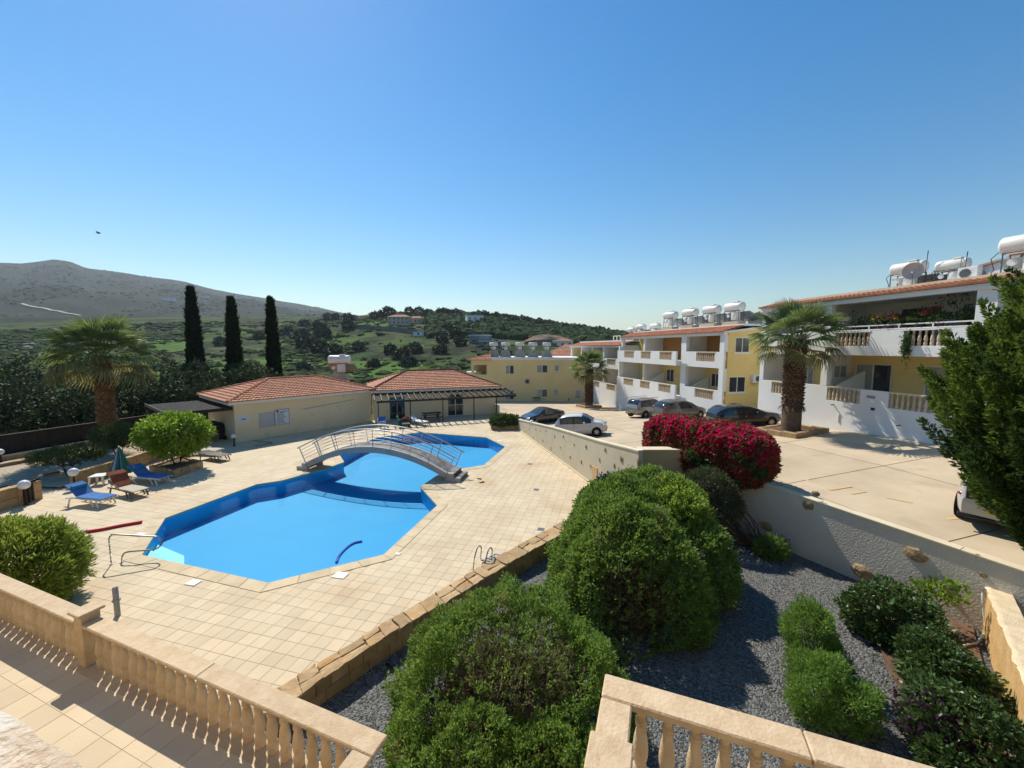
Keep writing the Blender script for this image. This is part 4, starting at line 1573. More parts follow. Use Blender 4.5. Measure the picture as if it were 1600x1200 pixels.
# skimmer lids and floor gullies
for px, py, s, lab in ((532, 898.5, .2, 'white square skimmer lid in the paving at the near pool edge'), (622, 865, .09, 'small white lid in the coping at the right pool edge'),
                       (219, 835, .17, 'white skimmer lid at the left pool edge near the red noodle'), (302, 910, .17, 'pale square patch in the coping at the near left pool edge'),
                       (781, 689, .2, 'white lid on the coping at the far right pool corner')):
    p = at(px, py, .018)
    o = MB().box(-s, s, -s * .75, s * .75, -.02, .006).build('skimmer_lid', M_PLASTIC, bevel=.005)
    o.location = p
    o.rotation_euler = (0, 0, -.2)
    tag(o, lab, 'lid')
for px, py, lab in ((845, 827, 'grey floor gully beside the stone wall'), (838, 765, 'grey floor gully in the middle of the right deck'), (828, 725, 'grey floor gully nearest the studded wall')):
    p = at(px, py, 0)
    t_ = thing('floor_gully', lab, 'drain', p, -.253)
    MB().box(-.13, .13, -.13, .13, -.004, .004).build('frame', M_GREYMETAL, t_)
    for k in range(4):
        MB().box(-.11, .11, -.11 + k * .06, -.08 + k * .06, .0042, .008).build('bar', M_GALV, t_)
M_RUB = mat('black_rubber', (.02, .02, .02), None, .8)
for px, py, rz, lab in ((749, 748.5, -.6, 'black flip flop on the deck by the bridge steps, farther one'), (753, 754, .5, 'black flip flop on the deck by the bridge steps, nearer one')):
    p = at(px, py, 0)
    t_ = thing('flip_flop', lab, 'sandal', p, rz, 'pair of flip flops')
    q = [(-.14, -.03), (-.1, -.045), (0, -.04), (.1, -.05), (.14, -.02), (.14, .02), (.1, .05), (0, .04), (-.1, .045), (-.14, .03)]
    MB().prism(q, .001, .025).build('sole', M_RUB, t_)
    MB().tube([(.02, -.04, .02), (.06, -.02, .06), (.1, 0, .03), (.06, .02, .06), (.02, .04, .02)], .009, 6).build('strap', M_RUB, t_)
# irrigation bits on the gravel
ir = MB().tube([at(603, 1037, -.2), at(622, 1048, -.19)], .025, 8).build('sprinkler_pipe', M_BLACK)
tag(ir, 'black sprinkler pipe lying on the gravel by the stone wall', 'pipe')
ir = MB().tube([at(594, 1069, -.2), at(633, 1061, -.2)], .014, 6).build('drip_pipe', M_BLACK)
tag(ir, 'thin black drip pipe on the gravel left of the big dome shrub', 'pipe')
p = at(495, 1080, -.2)
o = MB().blob((0, 0, .2), .2, 31, (1.1, .7, 1.1), 2, .12).build('pale_stone', mat('whitish_rock', (.5, .47, .41), (.33, .29, .23), .9, 4, 6, .5))
o.location = p
tag(o, 'whitish boulder at the end of the stone wall by the balustrade', 'boulder')

# ---------------------------------------------------------------- buildings
def roof_tiles(name, A, B, C, D, m, parent, course=0.36, wid=0.26, lift=0.05):
    """interlocking tiles on the sloping plane eave A-B, ridge D-C (D above A); tiles outside the edges are cut off"""
    A, B, C, D = (np.array(p, float) for p in (A, B, C, D))
    ux = (B - A) / np.linalg.norm(B - A)
    up_ = (D - A) - ux * np.dot(D - A, ux)
    Hh = np.linalg.norm(up_)
    uy = up_ / Hh
    nz = np.cross(ux, uy)
    if nz[2] < 0: nz = -nz
    Lb = np.linalg.norm(B - A)
    xd, xc = np.dot(D - A, ux), np.dot(C - A, ux)
    mb = MB()
    nc = max(1, int(round(Hh / course)))
    ch = Hh / nc
    prof = [(0, 0.0), (.18, .028), (.4, .04), (.62, .028), (.8, 0.0), (1.0, 0.0)]
    for k in range(nc):
        v0, v1 = k * ch - 0.03, (k + 1) * ch
        t0, t1 = max(0, k / nc), (k + 1) / nc
        xl0, xl1 = lerp(0, xd, t0), lerp(0, xd, t1)
        xr0, xr1 = lerp(Lb, xc, t0), lerp(Lb, xc, t1)
        lo, hi = min(xl0, xl1), max(xr0, xr1)
        x = math.floor(lo / wid) * wid + (wid / 2 if k % 2 else 0) * 0
        while x < hi:
            vs0, vs1, base = [], [], []
            jit = rnd.uniform(-.004, .004)
            for f, h in prof:
                xx = x + f * wid
                a0, a1 = min(max(xx, xl0), xr0), min(max(xx, xl1), xr1)
                vs0.append(tuple(A + ux * a0 + uy * v0 + nz * (h + lift + 0.055 + jit)))
                vs1.append(tuple(A + ux * a1 + uy * v1 + nz * (h + lift - 0.02 + jit)))
                base.append(tuple(A + ux * a0 + uy * v0 + nz * (lift - 0.03)))
            ok = abs(min(max(x, xl0), xr0) - min(max(x + wid, xl0), xr0)) > 0.01 or abs(min(max(x, xl1), xr1) - min(max(x + wid, xl1), xr1)) > 0.01
            if ok:
                n = len(prof)
                fs = [(i, i + 1, n + i + 1, n + i) for i in range(n - 1)] + [(2 * n + i, 2 * n + i + 1, i + 1, i) for i in range(n - 1)]
                mb.add(vs0 + vs1 + base, fs)
            x += wid
    return mb.build(name, m, parent, kind='stuff')


def ridge_caps(name, p, q, m, parent, step=0.38, r=0.11):
    mb = MB()
    p, q = Vector(p), Vector(q)
    n = max(1, int((q - p).length / step))
    d = (q - p).normalized()
    s = d.cross(Vector((0, 0, 1))).normalized()
    u = s.cross(d)
    for i in range(n):
        a, b = p.lerp(q, i / n), p.lerp(q, (i + 1.08) / n)
        ring = []
        for c, rr, dz in ((a, r * 1.12, .02), (b, r * .92, 0)):
            ring.append([c + s * (rr * math.cos(t)) + u * (rr * math.sin(t) + dz) for t in np.linspace(-0.3, PI + .3, 7)])
        vs = ring[0] + ring[1]
        mb.add(vs, [(k, k + 1, 8 + k, 7 + k) for k in range(6)] + [tuple(range(7))])
    return mb.build(name, m, parent)


def window(parent, x0, x1, y, z0, z1, panes=2, face=-1, glass=None, axis='x', depth=.05, name='window', m=M_ALU, cross=False):
    """framed window lying in the wall plane y; panes are its sub-parts"""
    f = MB()
    fw = .05

    def bx(mb, a0, a1, b0, b1, c0, c1):
        if axis == 'x': mb.box(a0, a1, b0, b1, c0, c1)
        else: mb.box(b0, b1, a0, a1, c0, c1)
    d0, d1 = (y - depth * .6, y + depth * .4)
    bx(f, x0, x1, d0, d1, z1 - fw, z1)
    bx(f, x0, x1, d0, d1, z0, z0 + fw)
    bx(f, x0, x0 + fw, d0, d1, z0 + fw, z1 - fw)
    bx(f, x1 - fw, x1, d0, d1, z0 + fw, z1 - fw)
    for k in range(1, panes):
        c = lerp(x0, x1, k / panes)
        bx(f, c - fw * .6, c + fw * .6, d0, d1, z0 + fw, z1 - fw)
    if cross:
        zc = lerp(z0, z1, .5)
        for k in range(panes):
            a, b = lerp(x0, x1, k / panes) + fw * .7, lerp(x0, x1, (k + 1) / panes) - fw * .7
            bx(f, a, b, d0, d1, zc - fw * .5, zc + fw * .5)
    fr = f.build(name, m, parent)
    for k in range(panes):
        g_ = MB()
        a, b = lerp(x0, x1, k / panes) + fw, lerp(x0, x1, (k + 1) / panes) - fw
        bx(g_, a, b, y - .008 + .004 * k, y + .012 + .004 * k, z0 + fw, z1 - fw)
        gl_ = glass[k % len(glass)] if isinstance(glass, (list, tuple)) else (glass or M_GLASS)
        g_.build('pane', gl_, fr)
    return fr


# ---- pool building: long wing and bar
def local_empty(name, label, cat_, p, q, z=0.0, group=None):
    """a thing whose local x runs from p to q"""
    rz = math.atan2(q[1] - p[1], q[0] - p[0])
    return thing(name, label, cat_, (p[0], p[1], z), rz, group), math.hypot(q[0] - p[0], q[1] - p[1])


A_, B_ = (-19.75, 27.67), (-13.0, 36.05)
wing, LW = local_empty('pool_building', 'long cream pool building wing with hipped terracotta roof and blank wall', 'pool building', A_, B_)
DW = 6.4
MB().box(0, LW, 0, DW, -.1, 2.78).build('wall', M_CREAM, wing)
MB().box(-.42, LW + .1, -.40, DW + .4, 2.782, 2.96).build('eave_board', M_WHITE, wing)
EV, RG = 2.97, 4.15
e = [(-.5, -.48, EV), (LW + .15, -.48, EV), (LW + .15, DW + .48, EV), (-.5, DW + .48, EV)]
r0_, r1_ = (3.4, DW / 2, RG), (LW - 3.2, DW / 2, RG)
MB().add(e + [r0_, r1_], [(0, 1, 5, 4), (2, 3, 4, 5), (3, 0, 4), (1, 2, 5), (0, 3, 2, 1)]).build('roof_deck', M_MORTAR, wing)
roof_tiles('roof_tiles', e[0], e[1], r1_, r0_, M_TERRA, wing)
roof_tiles('roof_tiles', e[3], e[0], r0_, r0_, M_TERRA, wing)
roof_tiles('roof_tiles', e[1], e[2], r1_, r1_, M_TERRA, wing)
roof_tiles('roof_tiles', e[2], e[3], r0_, r1_, M_TERRA, wing)
for p, q in ((e[0], r0_), (e[1], r1_), (r0_, r1_), (e[3], r0_)):
    ridge_caps('ridge_tiles', (p[0], p[1], p[2] + .06), (q[0], q[1], q[2] + .08), M_RIDGE, wing)
MB().bar((4.7, -.012, 1.85), (9.0, -.012, 2.2), .02, .05).build('wall_cable', M_GREYMETAL, wing)
# left hand lean-to of dark slats on the short side
lean = thing('slatted_lean_to', 'dark slatted lean-to roof on the left end of the long pool building', 'pergola', (A_[0], A_[1], 0), math.atan2(B_[1] - A_[1], B_[0] - A_[0]))
MB().box(-3.6, -.03, .15, .27, 2.36, 2.5).build('beam', M_DARKWOOD, lean)
MB().box(-3.6, -.03, DW - .5, DW - .38, 2.36, 2.5).build('beam', M_DARKWOOD, lean)
for k in range(22):
    y = .1 + k * (DW - .4) / 21
    if k % 2 == 0 or True:
        MB().box(-3.75, -.05, y, y + .09, 2.502, 2.60).build('slat', M_DARKWOOD, lean)
MB().box(-3.8, -3.76, .05, DW - .2, 2.5, 2.72).build('edge_board', mat('weathered_board_top', (.22, .19, .15)), lean)
for y in (.2, DW - .45):
    MB().box(-3.55, -3.45, y, y + .1, 0, 2.36).build('post', M_BLACK, lean)

# notice boards
def on_wing(px, py):
    a = (px - 800) / FPX
    dx, dy = (B_[0] - A_[0]) / LW, (B_[1] - A_[1]) / LW
    t = (a * A_[1] - A_[0]) / (dx - a * dy)
    y = A_[1] + dy * t
    return t, atY(px, py, y)[2]


wrz = math.atan2(B_[1] - A_[1], B_[0] - A_[0])
M_BOARD = mat('white_notice_board', (.70, .71, .72), (.62, .63, .65), .4, 2)
M_FADED = mat('faded_notice_board', (.50, .48, .45), (.45, .43, .40), .6, 2)
M_INK = mat('dark_blue_print', (.06, .07, .12), None, .6)
t0b, z1 = on_wing(400, 646)
t1b, _z = on_wing(424.5, 643)
t2b, _z = on_wing(447, 641)
_t, z0 = on_wing(400, 668)
nb_ = thing('notice_board', 'framed white pool rules board with rows of dark print on the long cream wall', 'notice board', (A_[0], A_[1], 0), wrz)
MB().box(t1b + .02, t2b, -.05, -.002, z0 + .05, z1 + .1).build('board', M_BOARD, nb_)
fr = MB()
for x0, x1, za, zb in ((t1b, t2b + .02, z1 + .1, z1 + .13), (t1b, t2b + .02, z0 + .01, z0 + .05), (t1b, t1b + .03, z0 + .05, z1 + .1), (t2b - .01, t2b + .02, z0 + .05, z1 + .1)):
    fr.box(x0, x1, -.065, -.0, za, zb)
fr.build('frame', M_GREYMETAL, nb_)
pr = MB()
W_ = t2b - t1b
for k in range(13):
    z = z1 - .02 - k * (z1 - z0 - .1) / 13
    if k < 2:
        pr.box(t1b + .35, t1b + .35 + (.9, .6)[k] * (W_ - .4), -.0535, -.051, z - .035, z)
    else:
        pr.box(t1b + .12, t1b + .12 + rnd.uniform(.6, .98) * (W_ - .28), -.0535, -.051, z - .026, z)
pr.build('printed_lines', M_INK, nb_)
MB().lathe([(.09, -.0535), (.09, -.051)], 16, (t1b + .2, 0, z1 + .0), axis='y').build('round_emblem', M_INK, nb_)
fb_ = thing('notice_board', 'faded blank notice board left of the printed one on the cream wall', 'notice board', (A_[0], A_[1], 0), wrz)
MB().box(t0b, t1b - .02, -.035, -.002, z0 - .05, z1 + .02).build('board', M_FADED, fb_)
sg = on_wing(374, 655)
ps = thing('small_sign', 'small white sign near the corner of the long cream pool building', 'sign', (A_[0], A_[1], 0), wrz)
MB().box(sg[0] - .35, sg[0] + .42, -.03, -.002, sg[1] - .2, sg[1] + .16).build('plate', M_BOARD, ps)
MB().box(sg[0] - .1, sg[0] + .2, -.034, -.031, sg[1] - .06, sg[1] + .06).build('printed_mark', mat('pale_blue_print', (.25, .35, .55)), ps)

# bar
C_, D_ = (-12.75, 36.1), (-1.75, 40.35)
bar_, LB = local_empty('pool_bar', 'cream pool bar with hipped terracotta roof and white glazed doors', 'pool bar', C_, D_)
DB = 6.6
# front wall with door openings
d1 = (1.35, 2.75)
d2 = (6.85, 8.45)
H = 2.62
for x0, x1, za, zb in ((0, d1[0], -.1, H), (d1[1], d2[0], -.1, H), (d2[1], LB, -.1, H), (d1[0], d1[1], 2.15, H), (d2[0], d2[1], 2.2, H)):
    MB().box(x0, x1, 0, .25, za, zb).build('wall', M_CREAM, bar_)
MB().box(0, .25, .252, DB, -.1, H).build('wall', M_CREAM, bar_)
MB().box(LB - .25, LB, .252, DB, -.1, H).build('wall', M_CREAM, bar_)
MB().box(.252, LB - .252, DB - .25, DB, -.1, H).build('wall', M_CREAM, bar_)
MB().box(.252, LB - .252, .252, DB - .252, -.1, .0).build('floor', M_TILE2, bar_)
window(bar_, d1[0], d1[1], .12, 0.02, 2.148, 2, name='glazed_door', m=mat('grey_aluminium', (.35, .35, .36), None, .4))
window(bar_, d2[0], d2[1], .12, 0.02, 2.198, 2, name='glazed_door', cross=True)
MB().box(-.35, LB + .42, -.38, DB + .38, H + .002, H + .2).build('eave_board', M_WHITE, bar_)
EV, RG = H + .21, 4.35
e = [(-.42, -.46, EV), (LB + .5, -.46, EV), (LB + .5, DB + .46, EV), (-.42, DB + .46, EV)]
r0_, r1_ = (3.3, DB / 2, RG), (LB - 3.6, DB / 2, RG)
MB().add(e + [r0_, r1_], [(0, 1, 5, 4), (2, 3, 4, 5), (3, 0, 4), (1, 2, 5), (0, 3, 2, 1)]).build('roof_deck', M_MORTAR, bar_)
roof_tiles('roof_tiles', e[0], e[1], r1_, r0_, M_TERRA, bar_)
roof_tiles('roof_tiles', e[3], e[0], r0_, r0_, M_TERRA, bar_)
roof_tiles('roof_tiles', e[1], e[2], r1_, r1_, M_TERRA, bar_)
roof_tiles('roof_tiles', e[2], e[3], r0_, r1_, M_TERRA, bar_)
M_RIDGED = mat('dark_ridge_tile', (0.20, 0.085, 0.05), (0.11, 0.05, 0.03), 0.85, 5, 5, isl=0.2)
for p, q in ((e[0], r0_), (e[1], r1_), (r0_, r1_), (e[3], r0_)):
    ridge_caps('ridge_tiles', (p[0], p[1], p[2] + .06), (q[0], q[1], q[2] + .08), M_RIDGED, bar_)
MB().box(LB - .1, LB + .12, -1.1, -.02, -.1, .95).build('side_parapet', M_CREAM, bar_)
perg = thing('pergola', 'dark brown timber pergola on slim posts along the front of the pool bar', 'pergola', (C_[0], C_[1], 0), math.atan2(D_[1] - C_[1], D_[0] - C_[0]))
PD = 2.75
x0, x1 = -.15, LB + 1.15
MB().box(x0, x1, -.12, -.02, 2.38, 2.56).build('wall_plate', M_DARKWOOD, perg)
MB().box(x0 + .25, x1 + .1, -PD, -PD + .12, 2.02, 2.2).build('front_beam', M_DARKWOOD, perg)
nr_ = 23
for k in range(nr_):
    x = lerp(x0 + .05, x1 - .1, k / (nr_ - 1))
    mb = MB()
    mb.hexa([(x, -PD - .2, 2.19), (x + .09, -PD - .2, 2.19), (x + .09, -.03, 2.565), (x, -.03, 2.565)], [(x, -PD - .2, 2.31), (x + .09, -PD - .2, 2.31), (x + .09, -.03, 2.70), (x, -.03, 2.70)])
    mb.build('rafter', M_DARKWOOD, perg)
for px in (589, 639.5, 691, 740, 775.5):
    a = (px - 800) / FPX
    # post stands where the front beam line has this direction
    cx_, sx_ = math.cos(perg.rotation_euler.z), math.sin(perg.rotation_euler.z)
    ox_, oy_ = C_[0] + sx_ * (PD - .06), C_[1] - cx_ * (PD - .06)
    t = (a * oy_ - ox_) / (cx_ - a * sx_)
    MB().box(t - .04, t + .04, -PD + .02, -PD + .10, 0, 2.02).build('post', M_BLACK, perg)


def capsule(mb, x0, x1, y, z, r, n=16):
    prof = [(max(.002, r * math.sin(k * PI / 10)), x0 - r * .45 * math.cos(k * PI / 10)) for k in range(0, 6)]
    prof += [(r * math.cos(k * PI / 10), x1 + r * .45 * math.sin(k * PI / 10)) for k in range(0, 5)] + [(.002, x1 + r * .45)]
    mb.lathe(prof, n, (0, y, z), axis='x')
    return mb


M_TANK = mat('white_tank_enamel', (.80, .77, .70), (.74, .70, .62), .38, 2, 4, blotch=((.45, .33, .22), 3, .68, .5))
M_PANEL = mat('solar_panel_glass', (.02, .025, .035), None, .1, 3, spec=.6)


def water_heater(label, loc, rz, s=1.0, panel=True, group='rooftop solar water heaters', cat_='water heater'):
    """horizontal tank over an upright cistern on a steel stand with a tilted collector: +y is where the collector leans"""
    t_ = thing('water_heater', label, cat_, loc, rz, group)
    L = 1.55 * s
    capsule(MB(), -L / 2 + .12, L / 2 - .12, 0, 1.08 * s, .33 * s).build('tank', M_TANK, t_)
    MB().box(.02, .42 * s, -.17 * s, .17 * s, 1.39 * s, 1.48 * s).build('filler_box', M_TANK, t_, bevel=.02)
    MB().lathe([(.26 * s, .10 * s), (.30 * s, .13 * s), (.30 * s, .64 * s), (.27 * s, .70 * s)], 16, (.1 * s, .05, 0)).build('cistern', M_TANK, t_)
    MB().lathe([(.13 * s, -.05), (.13 * s, .02)], 14, (-.42 * s, -.12, .45 * s), axis='y').build('gauge', M_TANK, t_)
    fr = MB()
    for sx in (-1, 1):
        for sy in (-1, 1):
            fr.bar((sx * L * .40, sy * .30, 0), (sx * L * .40, sy * .28, .80 * s), .035, .035)
        fr.bar((sx * L * .40, -.3, .78 * s), (sx * L * .40, .3, .78 * s), .035, .035)
    for sy in (-1, 1):
        fr.bar((-L * .40, sy * .29, .78 * s), (L * .40, sy * .29, .78 * s), .035, .035)
    fr.tube([(-L * .5, .0, .95 * s), (-L * .68, .1, .7 * s), (-L * .66, .3, .3 * s), (-L * .8, .5, .03)], .018, 6)
    fr.tube([(L * .3, -.1, 1.42 * s), (L * .34, -.30, 1.3 * s), (L * .34, -.35, .1)], .014, 6)
    fr.build('stand', M_GALV, t_)
    if panel:
        for sx in (-.52, .52):
            a0, a1 = sx * s - .48 * s, sx * s + .48 * s
            c_ = MB().hexa([(a0, .42, .66 * s), (a1, .42, .66 * s), (a1, 1.75 * s, .08), (a0, 1.75 * s, .08)], [(a0, .45, .74 * s), (a1, .45, .74 * s), (a1, 1.80 * s, .16), (a0, 1.80 * s, .16)]).build('collector', M_GREYMETAL, t_)
            MB().add([(a0 + .04, .50, .724 * s), (a1 - .04, .50, .724 * s), (a1 - .04, 1.74 * s, .19), (a0 + .04, 1.74 * s, .19)], [(0, 1, 2, 3)]).build('collector_glass', M_PANEL, c_)
    return t_


def dish(label, loc, rz, r=.45, m=None, tilt=.35):
    t_ = thing('satellite_dish', label, 'satellite dish', loc, rz)
    m = m or mat('pale_dish', (.50, .46, .42), (.42, .38, .35), .6, 3)
    prof = [(max(.01, r * k / 7), .28 * r * (k / 7) ** 2) for k in range(8)]
    mb = MB()
    n = 22
    vs, fs = [], []
    for rr, y in prof:
        for j in range(n):
            a = 2 * PI * j / n
            vs.append((rr * math.cos(a), -y, rr * 1.05 * math.sin(a) + .75))
    for i in range(7):
        for j in range(n):
            j2 = (j + 1) % n
            fs.append((i * n + j, (i + 1) * n + j, (i + 1) * n + j2, i * n + j2))
    k = len(vs)
    vs += [(x, y + .012, z) for x, y, z in vs]
    fs += [tuple(q + k for q in f[::-1]) for f in fs]
    mb.add(vs, fs, True)
    mb.build('reflector', m, t_)
    MB().tube([(0, .05, 0), (0, .05, .7)], .03, 8).build('mast', M_GALV, t_)
    MB().tube([(0, 0, .4), (0, -.4, .62)], .015, 6).build('arm', M_GALV, t_)
    MB().tube([(0, -.38, .62), (0, -.48, .66)], .03, 8).build('receiver', M_PLASTIC, t_)
    return t_


hp = at(533, 597, 3.3)
# heater behind the long wing
water_heater('rust stained solar water heater standing behind the long pool building roof', (-16.55, 37.8, 4.3), wrz - .75, 1.25)
sup = thing('heater_plinth', 'grey sloping plinth under the heater behind the long pool building', 'plinth', (-16.55, 37.8, 0), wrz - .75)
MB().hexa([(-.8, -.5, -3), (1.9, -.5, -3), (1.9, .5, -3), (-.8, .5, -3)], [(-.6, -.4, 4.3), (.65, -.4, 4.3), (.65, .4, 4.3), (-.6, .4, 4.3)]).build('plinth_body', M_CONC, sup)

# ---- apartment rows: local x runs along the front towards the camera, y goes into the building
FRZ = math.atan2(-FD.y, -FD.x)


def frontpt(s, t=0.0, z=0.0):
    return (F0.x + FD.x * s + FN.x * t, F0.y + FD.y * s + FN.y * t, z)


BALF = MB().lathe([(a * 1.1, b) for a, b in BAL_PROF[::1]], 8).mesh('baluster', M_BAL)


def parapet(t_, x0, x1, z0, ztop, bays, thick=.16, y=0.0, solid_from=None, capm=None, bh=.66, base=None):
    """solid parapet from z0 to ztop with baluster bays let into it"""
    zb = ztop - .80
    xs = [x0]
    for a, b in bays: xs += [a, b]
    xs.append(x1)
    mb = MB()
    for a, b in zip(xs[::2], xs[1::2]):
        if b - a > .01: mb.box(a, b, y, y + thick, z0, ztop)
    for a, b in bays:
        if zb > z0: mb.box(a + .0001, b - .0001, y + .001, y + thick - .001, z0, zb)
    mb.build('parapet', M_WHITE, t_)
    cap = capm or M_CAP
    for a, b in bays:
        MB().box(a - .03, b + .03, y - .03, y + thick + .03, ztop - .075, ztop + .004).build('handrail', cap, t_)
        n = max(2, int(round((b - a) / .235)))
        for k in range(n):
            o = link('baluster', BALF, t_)
            o.location = (a + (k + .5) * (b - a) / n, y + thick / 2, zb)
            o.scale = (1, 1, (.80 - .075) / .66)


AP_A, sA = None, 28.0
A = thing('apartment_building', 'nearest white and yellow apartment block at the right with flower terrace', 'apartment building', frontpt(sA), FRZ, 'apartment buildings along the car park')
XN = 17.0                                                         # near end, outside the frame
FL1, FL2 = 3.62, 6.85                                             # terrace floors
for name, m, x0, x1, y0, y1, z0, z1 in (
        ('back_wall', M_YELLOW, 0.3, XN, 2.4, 2.65, FL1, 6.38), ('back_wall', M_WHITE, 0.3, XN, 3.4, 3.65, FL2, 9.30), ('end_wall', M_WHITE, 0.0, .28, .34, 10, 0.2, 9.2),
        ('lower_slab', M_WHITE, .29, XN, .17, 10, FL1 - .25, FL1), ('upper_slab', M_WHITE, 0.0, XN, -.02, 10, 6.38, FL2 - .003), ('rear_wall', M_WHITE, 0.3, XN, 9.7, 10, 0.2, 9.2),
        ('roof_slab', M_WHITE, -.1, XN, 1.15, 10, 9.68, 9.88), ('ceiling', M_WHITE, .0, XN, .28, 10, 9.302, 9.42)):
    MB().box(x0, x1, y0, y1, z0, z1).build(name, m, A)
parapet(A, 0.0, XN, 0.5, 4.58, [(1.05, 3.3), (4.85, 6.65), (8.0, 9.85), (11.6, 13.6)])
parapet(A, 0.0, XN, FL2, 7.68, [(1.3, 3.5), (5.1, 6.9), (8.4, 10.1), (12.1, 13.9)], capm=M_WHITE)
MB().box(-.01, XN, -.06, -.002, 0.5, 1.9).build('base_skirt', M_CAP, A)
for x0, x1 in ((0.0, .32), (4.42, 4.78), (10.7, 11.3)):
    MB().box(x0, x1, .0, .33, 4.59, 6.378).build('column', M_WHITE, A)
for x0, x1 in ((0.0, .32), (4.42, 4.78), (10.9, 11.55)):
    MB().box(x0, x1, .0, .33, 7.69, 9.2).build('column', M_WHITE, A)
MB().box(-.1, XN, -.12, .27, 9.2, 9.43).build('eave_beam', M_WHITE, A)
MB().hexa([(-.15, -.1, 9.44), (XN, -.1, 9.44), (XN, .93, 9.64), (-.15, .93, 9.64)], [(-.15, -.1, 9.46), (XN, -.1, 9.46), (XN, .93, 9.72), (-.15, .93, 9.72)]).build('roof_deck', M_MORTAR, A)
roof_tiles('roof_tiles', (-.15, -.22, 9.45), (XN, -.22, 9.45), (XN, .96, 9.72), (-.15, .96, 9.72), M_TERRA, A, .3, .24, .03)
MB().box(-.12, XN, .98, 1.14, 9.70, 9.92).build('roof_kerb', M_CAP, A)
# partition with a window, sloping fin, doors
MB().box(4.12, 4.28, .34, 2.39, FL1, 6.378).build('partition', M_WHITE, A)
MB().hexa([(4.95, .5, FL1), (5.1, .5, FL1), (5.1, 2.39, FL1), (4.95, 2.39, FL1)], [(4.95, .5, 4.65), (5.1, .5, 4.65), (5.1, 2.39, 5.45), (4.95, 2.39, 5.45)]).build('sloping_fin', M_WHITE, A)
window(A, 1.0, 1.95, 4.33, 5.0, 5.75, 2, axis='y', glass=M_CURTAIN, name='window')
window(A, 4.55, 6.45, 2.37, FL1 + .02, 5.86, 2, glass=[M_CURTAIN, M_GLASS], name='sliding_door')
window(A, 7.95, 10.0, 2.37, FL1 + .02, 5.86, 2, glass=[M_CURTAIN, M_CURTAIN], name='sliding_door')
window(A, 1.05, 1.95, 2.37, FL1 + .02, 5.86, 2, glass=[M_CURTAIN, M_CURTAIN], name='sliding_door')
window(A, 2.6, 3.6, 3.37, FL2 + .02, 9.0, 2, name='sliding_door')
window(A, 6.0, 7.4, 3.37, FL2 + .02, 8.9, 2, name='sliding_door', m=M_GALV)
window(A, 8.6, 9.9, 3.37, 7.6, 8.9, 2, name='window', m=M_GALV)
MB().box(3.95, 4.12, .34, 3.39, FL2, 9.3).build('partition', M_WHITE, A)
MB().box(10.9, 11.06, .34, 3.39, FL2, 9.3).build('partition', M_WHITE, A)
# metal rail above the upper parapet
for xa, xb, y_, za, zb in ((2.6, 13.0, .05, 7.90, 7.93), (2.6, 13.0, .05, 7.70, 7.72)):
    MB().box(xa, xb, y_, y_ + .05, za, zb + .03).build('top_rail', M_WHITE, A)
for k in range(8):
    x = 2.7 + k * 1.35
    MB().box(x, x + .05, .05, .1, 7.685, 7.9).build('rail_post', M_WHITE, A)
for x, z in ((5.3, 3.55), (8.6, 3.0)):
    MB().tube([(x, -.2, z + .0), (x, .0, z)], .03, 8).build('spout', M_GALV, A)
pl_ = MB().box(7.0, 7.4, -.02, -.001, 4.16, 4.30).build('number_plate', mat('grey_plate', (.35, .35, .36), (.2, .2, .21), .5, 30), A)
MB().box(7.25, 7.42, -.03, -.001, 3.55, 3.68).build('wall_vent', M_BLACK, A)
MB().box(5.62, 5.66, -.05, -.001, 2.6, 3.05).build('pipe_stub', M_WHITE, A)
# gabled white roof mass rising behind
gm = thing('roof_gable', 'white sloping gable wall with tiled edge rising on the roof at the far right', 'gable wall', frontpt(sA), FRZ)
for nm, m, y0, y1, dz in (('gable_wall', M_WHITE, 3.1, 9.0, 0), ('gable_tiles', M_TERRA, 3.0, 9.1, .12)):
    z = lambda x: 10.0 + max(0, x - 6.5) * .21
    mb = MB()
    if dz == 0:
        mb.hexa([(6.5, y0, 9.885), (15, y0, 9.885), (15, y1, 9.885), (6.5, y1, 9.885)], [(6.5, y0, z(6.5)), (15, y0, z(15)), (15, y1, z(15)), (6.5, y1, z(6.5))])
    else:
        mb.hexa([(6.4, y0, z(6.4) + .005), (15, y0, z(15) + .005), (15, y1, z(15) + .005), (6.4, y1, z(6.4) + .005)], [(6.4, y0, z(6.4) + .1), (15, y0, z(15) + .1), (15, y1, z(15) + .1), (6.4, y1, z(6.4) + .1)])
    mb.build(nm, m, gm)


def on_front(px, t=0.0):
    """distance along the apartment front (set back by t) in the measured direction"""
    a = (px - 800) / FPX
    o = F0 + FN * t
    return (o.x - a * o.y) / (a * FD.y - FD.x)


for px, lab, t_, sc in ((1406, 'white solar water heater behind the satellite dish on the nearest roof', 2.0, .95), (1473, 'white solar water heater right of the satellite dish on the nearest roof', 2.2, .80),
                        (1592, 'large white solar water heater cut by the right picture edge', 1.9, 1.15)):
    s = on_front(px, t_)
    water_heater(lab, frontpt(s, t_, 9.88), FRZ + .1, sc)
s = on_front(1413, 1.45)
dish('round pale satellite dish in front of a water heater on the nearest roof', frontpt(s, 1.45, 9.88), FRZ + .5, .40)
s = on_front(1500, 1.6)
ac = thing('air_conditioner', 'small boxed cooling unit on the roof edge right of the second heater', 'air conditioner', frontpt(s, 1.6, 9.88), FRZ)
MB().box(-.35, .35, -.15, .15, .02, .55).build('case', M_ALU, ac, bevel=.02)
MB().lathe([(.2, -.165), (.2, -.151)], 16, (-.08, 0, .28), axis='y').build('fan_grille', M_GALV, ac)
